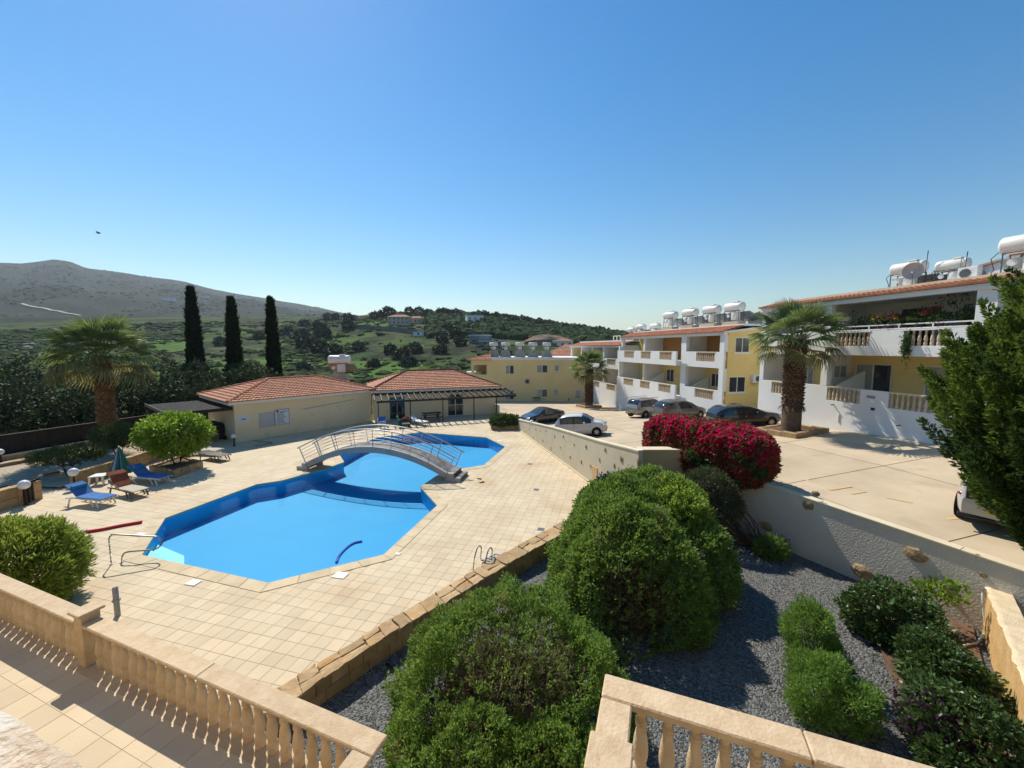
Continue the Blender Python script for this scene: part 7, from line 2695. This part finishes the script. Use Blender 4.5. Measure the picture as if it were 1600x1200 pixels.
sh2 = shrub('dome_shrub', 'tallest dark green dome shrub with bare fanning stems low on its left side', 'shrub', b2, 22000, 7, .105, .0185, L_HEATH, 43, .19, 3.4, .6, .5, hollow2, 40, 'rounded shrubs in the gravel garden', base=(3.1, 9.9, GZ), extra=[('inner_foliage', [(3.0, 10.2, .1, 1.35, 1.2, 1.5), (2.4, 9.5, 0, .8, .7, .8)], 4200, L_HEATHD, None)])
n_ = 240
a = q.uniform(-2.9, -.6, n_)
rr = q.uniform(.6, 1.5, n_)
ends = np.stack([rr * np.cos(a) * 1.0 - .2, rr * np.sin(a) * .95, q.uniform(.2, 2.0, n_)], 1)
twigs(np.stack([q.normal(.2, .15, n_), q.normal(.3, .15, n_), np.zeros(n_)], 1), ends, .018, .005, q, .16).build('fanning_stems', M_TWIG, sh2, kind='stuff')
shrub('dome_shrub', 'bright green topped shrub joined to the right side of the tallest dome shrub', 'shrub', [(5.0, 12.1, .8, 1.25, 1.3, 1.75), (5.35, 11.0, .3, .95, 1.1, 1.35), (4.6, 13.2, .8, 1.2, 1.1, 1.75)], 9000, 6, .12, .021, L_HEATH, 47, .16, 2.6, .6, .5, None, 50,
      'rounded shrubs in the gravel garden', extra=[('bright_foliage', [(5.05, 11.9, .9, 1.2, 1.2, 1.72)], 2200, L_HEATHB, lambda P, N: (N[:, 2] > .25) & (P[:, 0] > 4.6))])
stt = shrub('leaning_shrub', 'small round topped shrub on bare leaning stems against the roughcast wall', 'shrub', [(7.15, 14.1, 1.55, .85, .8, .75), (7.45, 13.6, 1.2, .6, .6, .6)], 2600, 6, .11, .012, leaf_mat('grey_heath_leaf', (.03, .042, .016), (.10, .115, .05), transl=.25), 49, .12, 3, .6, .5, None, 0,
            'rounded shrubs in the gravel garden', base=(8.6, 13.2, GZ), zmin=.4)
n_ = 46
ends = np.stack([q.normal(-1.35, .35, n_), q.normal(.75, .3, n_), q.uniform(1.3, 2.0, n_)], 1)
twigs(np.stack([q.normal(0, .1, n_), q.normal(0, .1, n_), np.zeros(n_)], 1), ends, .02, .007, q, .12).build('stems', M_TWIG, stt, kind='stuff')
shrub('low_shrub', 'low dark shrub at the foot of the leaning stems by the roughcast wall', 'shrub', [(8.75, 12.75, 0, .45, .4, .38)], 500, 5, .1, .02, L_HEATH, 51, .1, 4, .5, .6, None, 12, 'rounded shrubs in the gravel garden')
# right hand shrubs
shrub('rosemary_bush', 'upright feathery green bush on the gravel, the farther of the pair', 'shrub', [(6.65, 8.25, .3, .40, .40, .78), (6.8, 8.05, .1, .40, .38, .5), (6.5, 7.95, 0, .40, .35, .42)], 3400, 6, .085, .009, L_ROSE, 53, .14, 6, 1.0, .45, None, 40, 'feathery bushes on the gravel')
shrub('rosemary_bush', 'wider feathery green bush on the gravel, the nearer of the pair', 'shrub', [(6.05, 7.1, .2, .50, .45, .62), (6.35, 6.8, .1, .46, .42, .48), (5.8, 6.95, .05, .40, .40, .42)], 3800, 6, .08, .0085, L_ROSE, 55, .16, 6, .9, .45, None, 40, 'feathery bushes on the gravel')
shrub('leafy_shrub', 'dark glossy leafed shrub below the roughcast wall, farthest of the three', 'shrub', [(9.1, 8.95, .4, .66, .62, .70), (9.35, 8.5, .2, .55, .5, .52), (8.75, 9.2, .3, .45, .45, .5)], 2600, 4, .10, .026, L_LAUREL, 57, .16, 4, .4, .7, None, 30, 'leafy shrubs in the flower bed')
shrub('leafy_shrub', 'dark glossy leafed shrub in the bed, middle one of the three', 'shrub', [(8.6, 7.45, .3, .54, .5, .60), (8.85, 7.15, .15, .5, .45, .45)], 2300, 4, .095, .025, L_LAUREL, 59, .16, 4, .4, .7, None, 30, 'leafy shrubs in the flower bed')
shf = shrub('leafy_shrub', 'leafy shrub with a few purple flowers at the bottom right, nearest of the three', 'shrub', [(7.6, 6.15, .3, .62, .6, .62), (7.95, 5.75, .2, .6, .55, .5), (7.3, 5.75, .1, .5, .5, .42)], 3000, 4, .09, .024, L_LAUREL, 61, .16, 4, .4, .7, None, 30, 'leafy shrubs in the flower bed',
            extra=[('purple_flowers', [(7.2, 6.2, .35, .35, .3, .45)], 260, leaf_mat('purple_petal', (.030, .012, .028), (.075, .03, .06), transl=.2), lambda P, N: np.random.default_rng(6).random(len(P)) < .97)])
# sapling and weeds
sp_ = thing('sapling', 'thin sapling with light green leaf whorls beside the dark leafy shrub', 'sapling', (10.6, 9.35, GZ))
brs = [((0, 0, 0), (.05, .05, .95)), ((0, 0, .35), (-.45, -.05, .8)), ((0, 0, .45), (.5, .1, .75)), ((.02, 0, .6), (.25, -.1, 1.1)), ((0, 0, .3), (-.3, .1, 1.05))]
twigs([b[0] for b in brs], [b[1] for b in brs], .02, .008, q, .08).build('stem', M_BARK, sp_)
P = np.concatenate([np.array(b[1]) + q.normal(size=(14, 3)) * .11 for b in brs] + [np.array(b[1]) * .8 + q.normal(size=(8, 3)) * .1 for b in brs])
leaf_obj('leaves', tufts(P, nrm(P + [0, 0, .3]), 4, .13, .035, .8, q, .2), L_CITRUS, sp_)
P = np.stack([q.uniform(7, 11.5, 500), q.uniform(4.5, 10, 500), np.full(500, GZ + .03)], 1)
P = P[[in_garden(p[0], p[1]) and (abs(p[0] - (8.1 + (p[1] - 7.2) * .75)) < .9) for p in P]]
o = leaf_obj('weeds', tufts(P, np.tile([[0, 0, 1.]], (len(P), 1)), 5, .09, .013, .8, q, .6), L_WEED, None)
tag(o, kind='stuff')
# fallen dry leaves and clippings on the gravel
P = np.stack([q.uniform(3, 10.5, 700), q.uniform(5, 13.5, 700), np.full(700, GZ + .05)], 1)
P = P[[in_garden(p[0], p[1]) for p in P]]
o = leaf_obj('leaf_litter', leaves(P, q.normal(size=(len(P), 3)) * [1, 1, .15], .05, .014, .1, q), mat('dead_leaf', (.24, .13, .06), (.13, .07, .035), .9, 6, isl=.4), None)
tag(o, kind='stuff')

# bougainvillea block over the corner of the walls
bg0, bg1 = np.array([7.2, 18.0, 2.48]), np.array([9.0, 14.85, 2.66])
b_ = np.array([8.1, 16.4, .6])
bt = thing('bougainvillea', 'clipped crimson bougainvillea hedge over the wall corner by the car park', 'hedge', tuple(b_))
ax_ = nrm((bg1 - bg0)[None])[0] * [1, 1, 0]
ax_ = ax_ / np.linalg.norm(ax_)
sd_ = np.array([-ax_[1], ax_[0], 0])
hl = np.linalg.norm(bg1 - bg0) / 2 + .85
u_ = q.normal(size=(12500, 3))
ex = 3.6                                             # squarish clipped form
u_ = u_ / (np.abs(u_) ** ex).sum(1, keepdims=True) ** (1 / ex)
N = nrm(np.sign(u_) * np.abs(u_) ** (ex - 1) / np.array([hl, .95, 1.02]))
L3 = u_ * np.array([hl, .95, 1.02])
P = (bg0 + bg1) / 2 + ax_ * L3[:, :1] + sd_ * L3[:, 1:2] + np.array([0, 0, 1]) * L3[:, 2:]
N = ax_ * N[:, :1] + sd_ * N[:, 1:2] + np.array([0, 0, 1]) * N[:, 2:]
P = P + N * (vnoise(P, 2.6, 8) * .09 + vnoise(P, 6, 9) * .05)[:, None] - N * (q.random(len(P)) ** 2 * .25)[:, None]
VF = tufts(P, N, 4, .13, .04, .8, q, .2)
leaf_obj('foliage', (VF[0] - b_, VF[1]), L_BOUG, bt)
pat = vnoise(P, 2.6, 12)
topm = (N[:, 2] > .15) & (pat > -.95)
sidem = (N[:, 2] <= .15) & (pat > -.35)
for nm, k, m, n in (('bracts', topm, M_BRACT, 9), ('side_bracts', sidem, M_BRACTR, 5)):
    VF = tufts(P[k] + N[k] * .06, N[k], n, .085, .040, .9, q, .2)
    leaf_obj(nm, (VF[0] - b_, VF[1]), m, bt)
st = np.stack([q.uniform(-1.2, 1.2, 30), q.uniform(-2, 2, 30), np.zeros(30)], 1)
twigs(st, P[q.integers(0, len(P), 30)] - b_, .03, .008, q).build('stems', M_TWIG, bt, kind='stuff')

# left bush on the deck
shrub('deck_bush', 'dense rounded bush of narrow leaves behind the terrace balustrade at the left edge', 'shrub', [(-12.75, 9.75, 1.0, 1.0, 1.05, 1.15), (-13.6, 10.0, .95, 1.1, 1.0, 1.1), (-12.35, 9.5, .75, .72, .75, .92)], 8500, 5, .17, .017, L_CITRUS if False else leaf_mat('willowy_leaf', (.08, .13, .018), (.27, .34, .05), transl=.4), 63, .14, 3, .7, .5, None, 30, zmin=.1)
# low hedge, and two small shrubs by the stepped wall
hp_ = at(789, 671)
hd = shrub('low_hedge', 'low green hedge in a stone trough at the far end of the studded wall', 'hedge', [(hp_[0] + dx, hp_[1] + .4, .62, .62, .55, .48) for dx in (-.6, 0, .55)], 1500, 5, .14, .04, L_LAUREL, 65, .1, 4, .4, .7, None, 10, zmin=.3, base=(hp_[0], hp_[1] + .4, 0))
MB().box(-1.15, 1.1, -.5, .45, 0, .36).build('trough', M_SSTONE, hd, bevel=.02)
shrub('ivy_shrub', 'blue green ivy shrub against the studded wall beside the step stone', 'shrub', [(4.15, 17.1, .55, .42, .42, .52), (4.35, 16.8, .4, .35, .3, .4)], 900, 4, .10, .035, leaf_mat('blue_green_leaf', (.022, .05, .03), (.10, .16, .11), transl=.2), 67, .1, 5, .3, .8, None, 8, zmin=0)
shrub('ivy_shrub', 'dark leafy shrub on the deck at the foot of the stepped wall', 'shrub', [(3.25, 15.75, .5, .40, .36, .52), (3.1, 15.9, .35, .3, .3, .38)], 800, 4, .10, .035, L_LAUREL, 69, .1, 5, .3, .8, None, 8, zmin=0)


def tree(name, label, loc, trunk_h, ells, n, per, L, W, m, seed, cat_='tree', group=None, tr=.12, limbs=6, lump=.2, lf=1.6, up=.2, spread=.8, stems=1, zmin=None, bark=None, inner=.5):
    q = np.random.default_rng(seed)
    t_ = thing(name, label, cat_, loc, 0, group)
    P, N = shell(ells, n, q, lump, lf, seed, zmin, inner)
    leaf_obj('crown', tufts(P, N, per, L, W, spread, q, up), m, t_)
    mb = MB()
    top = np.mean([e[:3] for e in ells], 0)
    for s in range(stems):
        a = 2 * PI * s / max(1, stems) + .6
        off = np.array([math.cos(a), math.sin(a), 0]) * (.0 if stems == 1 else tr * 1.0)
        off2 = np.array([math.cos(a), math.sin(a), 0]) * (.0 if stems == 1 else trunk_h * .35)
        p = [off, off + off2 * .4 + [0, 0, trunk_h * .5], off2 + [0, 0, trunk_h]]
        mb.tube([tuple(x) for x in p], [tr, tr * .85, tr * .7], 9)
        for k in range(limbs):
            e = P[q.integers(0, len(P))] * .9 + top * .1
            s0 = np.array(p[2]) * q.uniform(.8, 1.0)
            mb.tube([tuple(s0), tuple(lerp(s0, e, .5) + q.normal(size=3) * .1), tuple(e)], [tr * .5, tr * .28, tr * .08], 6, cap=False)
    mb.build('trunk', bark or M_BARK, t_)
    return t_


# citrus tree in the stone planter
tree('citrus_tree', 'bright green round citrus tree in the square stone planter', (PLANTER_C[0], PLANTER_C[1], .25), .75, [(0, 0, 1.75, 1.45, 1.45, .95), (.75, .2, 1.95, .85, .9, .8), (-.75, -.1, 1.7, .85, .9, .8), (0, 0, 1.25, 1.2, 1.2, .55)], 3800, 4, .17, .045, L_CITRUS, 71, tr=.09, stems=2, limbs=4, lump=.18, lf=3, spread=.7)
# spreading pair on the sandy yard
M_MESQ = leaf_mat('fine_yellow_green_leaf', (.030, .050, .014), (.12, .15, .030), transl=.35)
pA = at(108, 742, .12)
tree('spreading_shrub', 'flat topped spreading shrub on the sandy yard, left of the palm', (pA[0], pA[1], .1), .55, [(-.5, 0, 1.05, 1.15, .9, .34), (.6, .3, 1.15, .9, .9, .36)], 1500, 5, .12, .02, M_MESQ, 73, 'shrub', 'spreading shrubs on the sandy yard', .06, 5, .12, 3, .2, .9, 2)
pA = at(147, 730, .12)
tree('spreading_shrub', 'taller spreading shrub right next to the thick palm trunk', (pA[0] - .6, pA[1] + 2.0, .1), .7, [(-.2, 0, 1.45, 1.0, .9, .6), (.8, .1, 1.35, .9, .8, .6)], 1700, 5, .12, .02, M_MESQ, 75, 'shrub', 'spreading shrubs on the sandy yard', .06, 5, .12, 3, .2, .9, 2)

# dense dark trees beyond the fence, each with its own crown
hz = [(-34.6, 21.5, 4.4, 2.4), (-34.4, 25.5, 4.9, 2.6), (-36.5, 29.0, 5.3, 2.8), (-33.0, 29.5, 4.2, 2.3), (-33.6, 33.6, 5.4, 2.8), (-30.3, 34.2, 4.3, 2.3), (-30.6, 37.5, 5.6, 2.8), (-27.4, 35.8, 4.4, 2.2), (-27.8, 39.5, 5.6, 2.6), (-25.2, 37.2, 4.4, 2.1),
      (-38.5, 24.5, 5.6, 2.8), (-40.5, 31.0, 6.4, 3.2), (-36.5, 36.0, 6.4, 3.0), (-33.0, 41.0, 6.2, 3.0), (-29.8, 43.5, 6.2, 2.8), (-25.6, 41.0, 5.3, 2.3), (-23.3, 38.8, 3.9, 1.8), (-44, 37, 7.2, 3.6), (-44.5, 27, 6.6, 3.4), (-39, 42, 7.4, 3.4)]
ORD = ('leftmost', 'second from left', 'third from left', 'fourth from left', 'fifth from left', 'sixth from left', 'seventh from left', 'eighth from left', 'ninth from left', 'tenth from left')
fr_ = sorted(range(10), key=lambda i: hz[i][0] / hz[i][1])
bk_ = sorted(range(10, 20), key=lambda i: hz[i][0] / hz[i][1])
for i, (x, y, h, r_) in enumerate(hz):
    k = 1 if i in (2, 7, 9, 12, 15, 17, 19) else 0
    q2 = random.Random(i)
    el = [(0, 0, h - r_ * .9, r_ * .85, r_ * .85, r_ * .9), (q2.uniform(-.9, .9), q2.uniform(-.9, .9), h - r_ * 1.5, r_ * .8, r_ * .8, r_ * .8), (q2.uniform(-1, 1), -r_ * .4, 1.5, r_ * .85, r_ * .8, 1.5), (q2.uniform(-1.2, 1.2), -.5, h - r_ * .5, r_ * .5, r_ * .5, r_ * .5),
          (q2.uniform(-1.4, 1.4), -.8, h - r_ * 1.1, r_ * .5, r_ * .5, r_ * .55)]
    tree('screen_tree', '%s %s tree, %s row of the dense trees behind the dark fence' % (ORD[(fr_ if i < 10 else bk_).index(i)], ('dark green', 'olive tinted')[k], 'front' if i < 10 else 'back'), (x, y, -1.2), 1.2, el, 2600, 3, .27, .075, L_DARKO if k else L_DARK, 100 + i, 'tree', 'dense trees beyond the dark fence', .14, 5, .38, 1.5, .1, .9)


# cypresses
def cypress(label, px, py_top, Y, wpx, seed):
    x = (px - 800) / FPX * Y
    zt_ = atY(px, py_top, Y)[2]
    z0 = -2.5
    h = zt_ - z0
    r_ = wpx / FPX * Y / 2 / 1.2
    q = np.random.default_rng(seed)
    t_ = thing('cypress', label, 'cypress', (x, Y, z0), 0, 'cypress trees behind the pool building')
    n = 5200
    u = q.random(n) ** .8
    z = u * h
    prof = r_ * np.clip(1.22 * (1 - u) ** .62 * np.clip(u * 6, .5, 1) * (1 - .25 * (1 - u)), .03, 9)
    a = q.uniform(0, 2 * PI, n)
    prof = prof * (1 + .16 * vnoise(np.stack([np.cos(a) * 2, np.sin(a) * 2, z * .8], 1), 2.2, seed)) * (1 - .35 * q.random(n) ** 2)
    P = np.stack([np.cos(a) * prof, np.sin(a) * prof, z], 1)
    D = np.stack([np.cos(a) * .35, np.sin(a) * .35, np.ones(n)], 1)
    V, F = leaves(np.repeat(P, 3, 0) + q.normal(size=(n * 3, 3)) * .1, np.repeat(D, 3, 0), .42, .055, .22, q)
    leaf_obj('crown', (V, F), L_CYP, t_)
    MB().tube([(0, 0, 0), (0, 0, h * .9)], [.16, .03], 8).build('trunk', M_BARK, t_)
    return t_


cypress('leftmost and tallest of the three dark cypresses', 306, 452, 46, 30, 1)
cypress('middle one of the three dark cypresses', 367, 468, 47, 29, 2)
cypress('rightmost and slimmest of the three dark cypresses', 428, 468, 48, 25, 3)


# conifer at the right edge
cf = thing('conifer', 'big feathery dark green conifer cut by the right picture edge', 'conifer', (13.0, 8.3, GZ))
q = np.random.default_rng(17)
pls = []
for k in range(760):
    z = q.uniform(1.0, 8.3)
    rr_ = np.interp(z, [.8, 2, 3.2, 4.5, 6.0, 7.3, 8.6], [.4, .9, 1.9, 2.8, 2.95, 2.5, 1.6])
    rad_ = rr_ * q.uniform(.35, 1.0) ** .6
    a = q.uniform(0, 2 * PI)
    if math.cos(a) > .5 and q.random() < .6: a += PI
    d = np.array([math.cos(a), math.sin(a), 0])
    ln = q.uniform(.6, 1.25)
    dirn = nrm((d * q.uniform(.35, .9) + [0, 0, q.uniform(.6, 1.2)])[None])[0]
    pls.append((d * max(0, rad_ - .45) + [0, 0, z - .3], dirn, ln))
dark, lite = [], []
for p, d, ln in pls:
    n = int(230 * ln)
    t = q.random(n)
    side = nrm(np.cross(d, q.normal(size=(n, 3))))
    wid = .24 * ln * (1 - t) ** .7 * np.clip(t * 5 + .3, 0, 1)
    P = p + d * (t * ln)[:, None] + side * (wid * q.random(n) ** .6)[:, None]
    D = d * 1.0 + side * .8
    vf = leaves(np.repeat(P, 2, 0), np.repeat(D, 2, 0), .11, .018, .35, q)
    (lite if (p @ np.array([-.5, .35, .35]) + q.normal() * .9 > 2.9) else dark).append(vf)  # paler sprays gather towards the upper left and rear
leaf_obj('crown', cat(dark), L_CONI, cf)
leaf_obj('pale_sprays', cat(lite), L_CONIL, cf)
mb = MB().tube([(0, 0, 0), (.05, 0, 3), (0, 0, 7)], [.2, .13, .03], 10)
for p, d, ln in pls[::5]:
    mb.tube([(0, 0, max(.5, p[2] - 1.2)), tuple(p * [.6, .6, 1] - [0, 0, .25]), tuple(p + d * ln * .6)], [.04, .025, .008], 5, cap=False)
mb.build('trunk', M_BARK, cf)


# palms
def fan_leaf(name, seed, pet=.95, rad=1.05, segs=24, m=None, droop=.25, width=1.5):
    q = random.Random(seed)
    mb = MB()
    mb.tube([(0, 0, 0), (pet * .5, 0, .03), (pet, 0, 0)], [.028, .018, .012], 5, cap=False)
    for k in range(segs):
        a = lerp(-width, width, (k + .5) / segs) + q.uniform(-.02, .02)
        L = rad * (1 - .22 * abs(a / width) ** 2) * q.uniform(.92, 1.06)
        c, s = math.cos(a), math.sin(a)
        w1 = rad * .5 * (2 * width / segs) * .56
        o = Vector((pet - .03, 0, 0))
        d = Vector((c, s, 0))
        sd = Vector((-s, c, 0))
        up_ = Vector((0, 0, 1))
        cup = .10 * math.cos(a)
        m1 = o + d * L * .5 + up_ * (L * .5 * .10 - abs(a) * .03)
        m2 = o + d * L * .82 + up_ * (-.02 - droop * .35 * L)
        tp = o + d * L * (1.0 - droop * .18) + up_ * (-droop * L * q.uniform(.6, 1.15))
        vs = [o, m1 - sd * w1 + up_ * .012, m1 - up_ * .02, m1 + sd * w1 + up_ * .012, m2 - sd * w1 * .55, m2 - up_ * .012, m2 + sd * w1 * .55, tp]
        mb.add(vs, [(0, 1, 2), (0, 2, 3), (1, 4, 5, 2), (2, 5, 6, 3), (4, 7, 5), (5, 7, 6)])
    return mb.mesh(name, m)


FAN = [fan_leaf('leaf', s, m=L_PALM, droop=d) for s, d in ((1, .10), (2, .28), (3, .42))]
FANO = [fan_leaf('leaf', s, m=L_PALMO, droop=d) for s, d in ((4, .55), (5, .7))]
M_PTRUNK = mat('palm_trunk_base', (.17, .115, .075), (.10, .068, .045), .95, 5, 6, .8, 25)
M_PSTUB = mat('palm_leaf_base', (.33, .17, .075), (.17, .085, .04), .9, 6, 4, .5, 30, isl=.35)
M_PSTUBD = mat('dark_palm_leaf_base', (.16, .095, .055), (.07, .042, .027), .9, 6, 4, .5, 30, isl=.35)
M_STRAW = mat('dry_palm_strand', (.36, .27, .12), None, .9)


def palm(label, loc, h, r0, r1, reach, nl, seed, smooth_h=1.0, stub=None, skirt=False, strands=0, group='fan palms'):
    q = random.Random(seed)
    t_ = thing('fan_palm', label, 'palm tree', loc, q.uniform(0, 6), group)
    prof = [(r0 * 1.12, -.2), (r0 * 1.05, .15), (r0, smooth_h), (lerp(r0, r1, .5), h * .55), (r1, h * .85), (r1 * .9, h)]
    MB().lathe(prof, 18).build('trunk', M_PTRUNK, t_)
    mb = MB()
    rows = int((h - smooth_h) / .155)
    for i in range(rows):
        z = smooth_h + i * .155 + q.uniform(-.02, .02)
        t = z / h
        rr = r0 if t < .2 else lerp(r0, r1, (t - .2) / .8)
        n = 15
        for k in range(n):
            a = 2 * PI * (k + .5 * (i % 2)) / n + q.uniform(-.06, .06)
            c, s = math.cos(a), math.sin(a)
            o = Vector((c * rr * .94, s * rr * .94, z))
            out = Vector((c, s, 0))
            sd = Vector((-s, c, 0))
            L = q.uniform(.09, .17)
            w_ = rr * .19
            tip = o + out * L + Vector((0, 0, q.uniform(.09, .2)))
            mb.add([o - sd * w_, o + sd * w_, o + sd * w_ * .9 + Vector((0, 0, .2)), o - sd * w_ * .9 + Vector((0, 0, .2)), tip - sd * w_ * .55, tip + sd * w_ * .55],
                   [(0, 1, 5, 4), (4, 5, 2, 3), (1, 2, 5), (0, 4, 3), ])
    mb.build('leaf_bases', stub or M_PSTUB, t_, kind='stuff')
    if skirt:
        mb = MB()
        for k in range(60):
            a = q.uniform(0, 2 * PI)
            c, s = math.cos(a), math.sin(a)
            o = Vector((c * r0, s * r0, smooth_h + q.uniform(-.05, .25)))
            e = o + Vector((c * q.uniform(.08, .3), s * q.uniform(.08, .3), -q.uniform(.1, .4)))
            sd = Vector((-s, c, 0)) * .05
            mb.add([o - sd, o + sd, e + sd * .5, e - sd * .5], [(0, 1, 2, 3)])
        mb.build('fibre_skirt', M_PSTUBD, t_, kind='stuff')
    for i in range(nl):
        u = (i + .5) / nl
        el = lerp(84, -30, u ** 1.0) + q.uniform(-9, 9)
        az_ = i * 2.39996 + q.uniform(-.15, .15)
        old = u > .80
        me = (FANO if old else FAN)[q.randrange(2) if old else min(2, int(u * 3.4))]
        o = link('leaf', me, t_)
        sc = reach / 2.0 * q.uniform(.88, 1.08) * lerp(.82, 1.0, min(1, u * 3))
        o.scale = (sc, sc, sc)
        o.location = (math.cos(az_) * r1 * .5, math.sin(az_) * r1 * .5, h + lerp(.25, -.35, u))
        o.rotation_euler = (q.uniform(-.5, .5), -R(el), az_)
    for k in range(strands):
        a = q.uniform(0, 2 * PI)
        d = q.uniform(.9, 1.7)
        z = h - q.uniform(.3, .9)
        x, y = math.cos(a) * d, math.sin(a) * d
        MB().tube([(x * .2, y * .2, h), (x * .7, y * .7, z + .5), (x, y, z - .3), (x * 1.03, y * 1.03, z - q.uniform(.9, 1.8))], [.012, .018, .025, .006], 5).build('hanging_strand', M_STRAW, t_)
    return t_


pA = at(172, 703, 0)
palm('thick trunked fan palm at the left behind the loungers', (pA[0], pA[1], 0), 6.3, .44, .38, 3.0, 46, 3, 1.1, None, False, 7)
pA = on_park(1235, 676)
palm('fan palm in a stone kerb before the nearest apartment block', (pA[0], pA[1], pA[2]), 5.35, .47, .46, 2.45, 34, 8, 1.55, M_PSTUBD, True)
PR = pA
pA = on_park(920, 636)
palm('small fan palm before the farthest white block', (pA[0], pA[1], pA[2]), 4.9, .50, .40, 2.75, 34, 12, .6, M_PSTUBD)
PF = pA
palm('crown of a palm showing just above the bar roof ridge', (-12.3, 56, -2.6), 5.0, .35, .3, 2.0, 34, 15, .6, M_PSTUBD, group=None)
palm('second smaller palm crown above the right part of the bar roof', (-8.4, 56, -3.4), 5.2, .3, .28, 1.6, 28, 19, .6, M_PSTUBD, group=None)
for (p, lab, rr) in ((PR, 'low stone kerb ring round the fan palm before the nearest block', 1.25), (PF, 'low stone kerb ring round the small far palm', 1.2)):
    t_ = thing('tree_kerb', lab, 'kerb', (p[0], p[1], 0), FRZ + .1)
    for k in range(4):
        for j in range(3):
            a, b = -rr + j * 2 * rr / 3 + .006, -rr + (j + 1) * 2 * rr / 3 - .006
            cs = {0: (a, b, -rr, -rr + .24), 1: (rr - .24, rr, a + .25 if j == 0 else a, b - .25 if j == 2 else b), 2: (a, b, rr - .24, rr), 3: (-rr, -rr + .24, a + .25 if j == 0 else a, b - .25 if j == 2 else b)}[k]
            cx_, cy_ = (cs[0] + cs[1]) / 2, (cs[2] + cs[3]) / 2
            c, s = math.cos(t_.rotation_euler.z), math.sin(t_.rotation_euler.z)
            z = park(p[0] + c * cx_ - s * cy_, p[1] + s * cx_ + c * cy_)
            MB().box(cs[0], cs[1], cs[2], cs[3], z - .05, z + .28).build('stone', M_SSTONE, t_, bevel=.02)
    MB().box(-rr + .25, rr - .25, -rr + .25, rr - .25, p[2] - .1, p[2] + .16).build('soil', M_SOIL, t_)

# single trees one can tell apart on the far slope
VAR = []
for s in range(4):
    q = np.random.default_rng(200 + s)
    P, N = shell([(0, 0, 1.5, 1.6, 1.6, 1.3), (q.normal() * .7, q.normal() * .7, 2.1, 1.0, 1.0, .9), (q.normal(), q.normal() * .8, 1.2, 1.1, 1.1, .9)], 420, q, .3, 1.6, s, 0, .3)
    V, F = tufts(P, N, 2, .75, .26, .9, q, .2)
    VAR.append(np_mesh('crown', V, F, leaf_mat('slope_tree_leaf_%s' % 'abcd'[s], (.014, .024, .009), (.045, .062, .022), transl=.1)))
TRK = MB().tube([(0, 0, -.6), (0, 0, 1.4)], [.16, .1], 6).mesh('trunk', M_BARK)
q = random.Random(5)
spots = [(586, 499, 1.4), (597, 497, 1.3), (609, 493, 1.7), (640, 492, 1.5), (655, 491, 1.4), (665, 494, 1.2), (689, 494, 1.6), (700, 495, 1.5), (713, 496, 1.6), (760, 499, 1.5), (775, 500, 1.5), (790, 503, 1.5), (806, 506, 1.4),
         (824, 507, 1.4), (842, 511, 1.4), (862, 513, 1.3), (884, 516, 1.3), (905, 518, 1.3), (930, 521, 1.2), (545, 503, 1.6), (512, 500, 1.3), (522, 500, 1.2), (500, 516, 1.5), (475, 512, 1.4), (544, 515, 1.5), (470, 530, 1.5),
         (505, 530, 1.8), (478, 546, 2.0), (500, 552, 1.7), (520, 556, 1.5), (585, 575, 1.2), (475, 582, 1.3), (560, 548, 1.3), (630, 560, 1.5), (640, 573, 1.4), (650, 550, 1.4), (610, 552, 1.3), (690, 552, 1.3), (720, 540, 1.3),
         (700, 520, 1.6), (712, 528, 1.6), (690, 535, 1.5), (730, 520, 1.5), (405, 530, 1.2), (345, 540, 1.2), (448, 523, 1.2)]
REG = [('skyline left of the ridge villa', lambda x, y: y < 506 and x < 615), ('skyline between the two ridge villas', lambda x, y: y < 500 and x < 730), ('wooded skyline right of the white villa', lambda x, y: y < 523 and x > 735),
       ('wooded slope below the white villa', lambda x, y: x > 685 and y >= 518), ('slope below the terrace wall', lambda x, y: x > 550), ('slope right of the cypresses', lambda x, y: x > 440), ('slope between the cypresses', lambda x, y: True)]
ORDN = ('first', 'second', 'third', 'fourth', 'fifth', 'sixth', 'seventh', 'eighth', 'ninth', 'tenth', 'eleventh', 'twelfth', 'thirteenth', 'fourteenth')
reg = {}
for s_ in sorted(spots):
    for nm_, t_ in REG:
        if t_(s_[0], s_[1]):
            reg.setdefault(nm_, []).append(s_)
            break
LAB = {s_: '%s from left of round trees on the %s' % (ORDN[i_], nm_) for nm_, L_ in reg.items() for i_, s_ in enumerate(L_)}
for k, (px, py, sc) in enumerate(spots):
    p = on_ground(px, py, 108)
    t_ = thing('slope_tree', LAB[spots[k]], 'tree', (p[0], p[1], p[2] - .2), q.uniform(0, 6), 'trees dotted over the far hillside')
    rr = math.hypot(p[0], p[1]) / 240
    t_.scale = (sc * (.5 + .5 * rr),) * 3
    link('crown', VAR[k % 4], t_)
    link('trunk', TRK, t_)
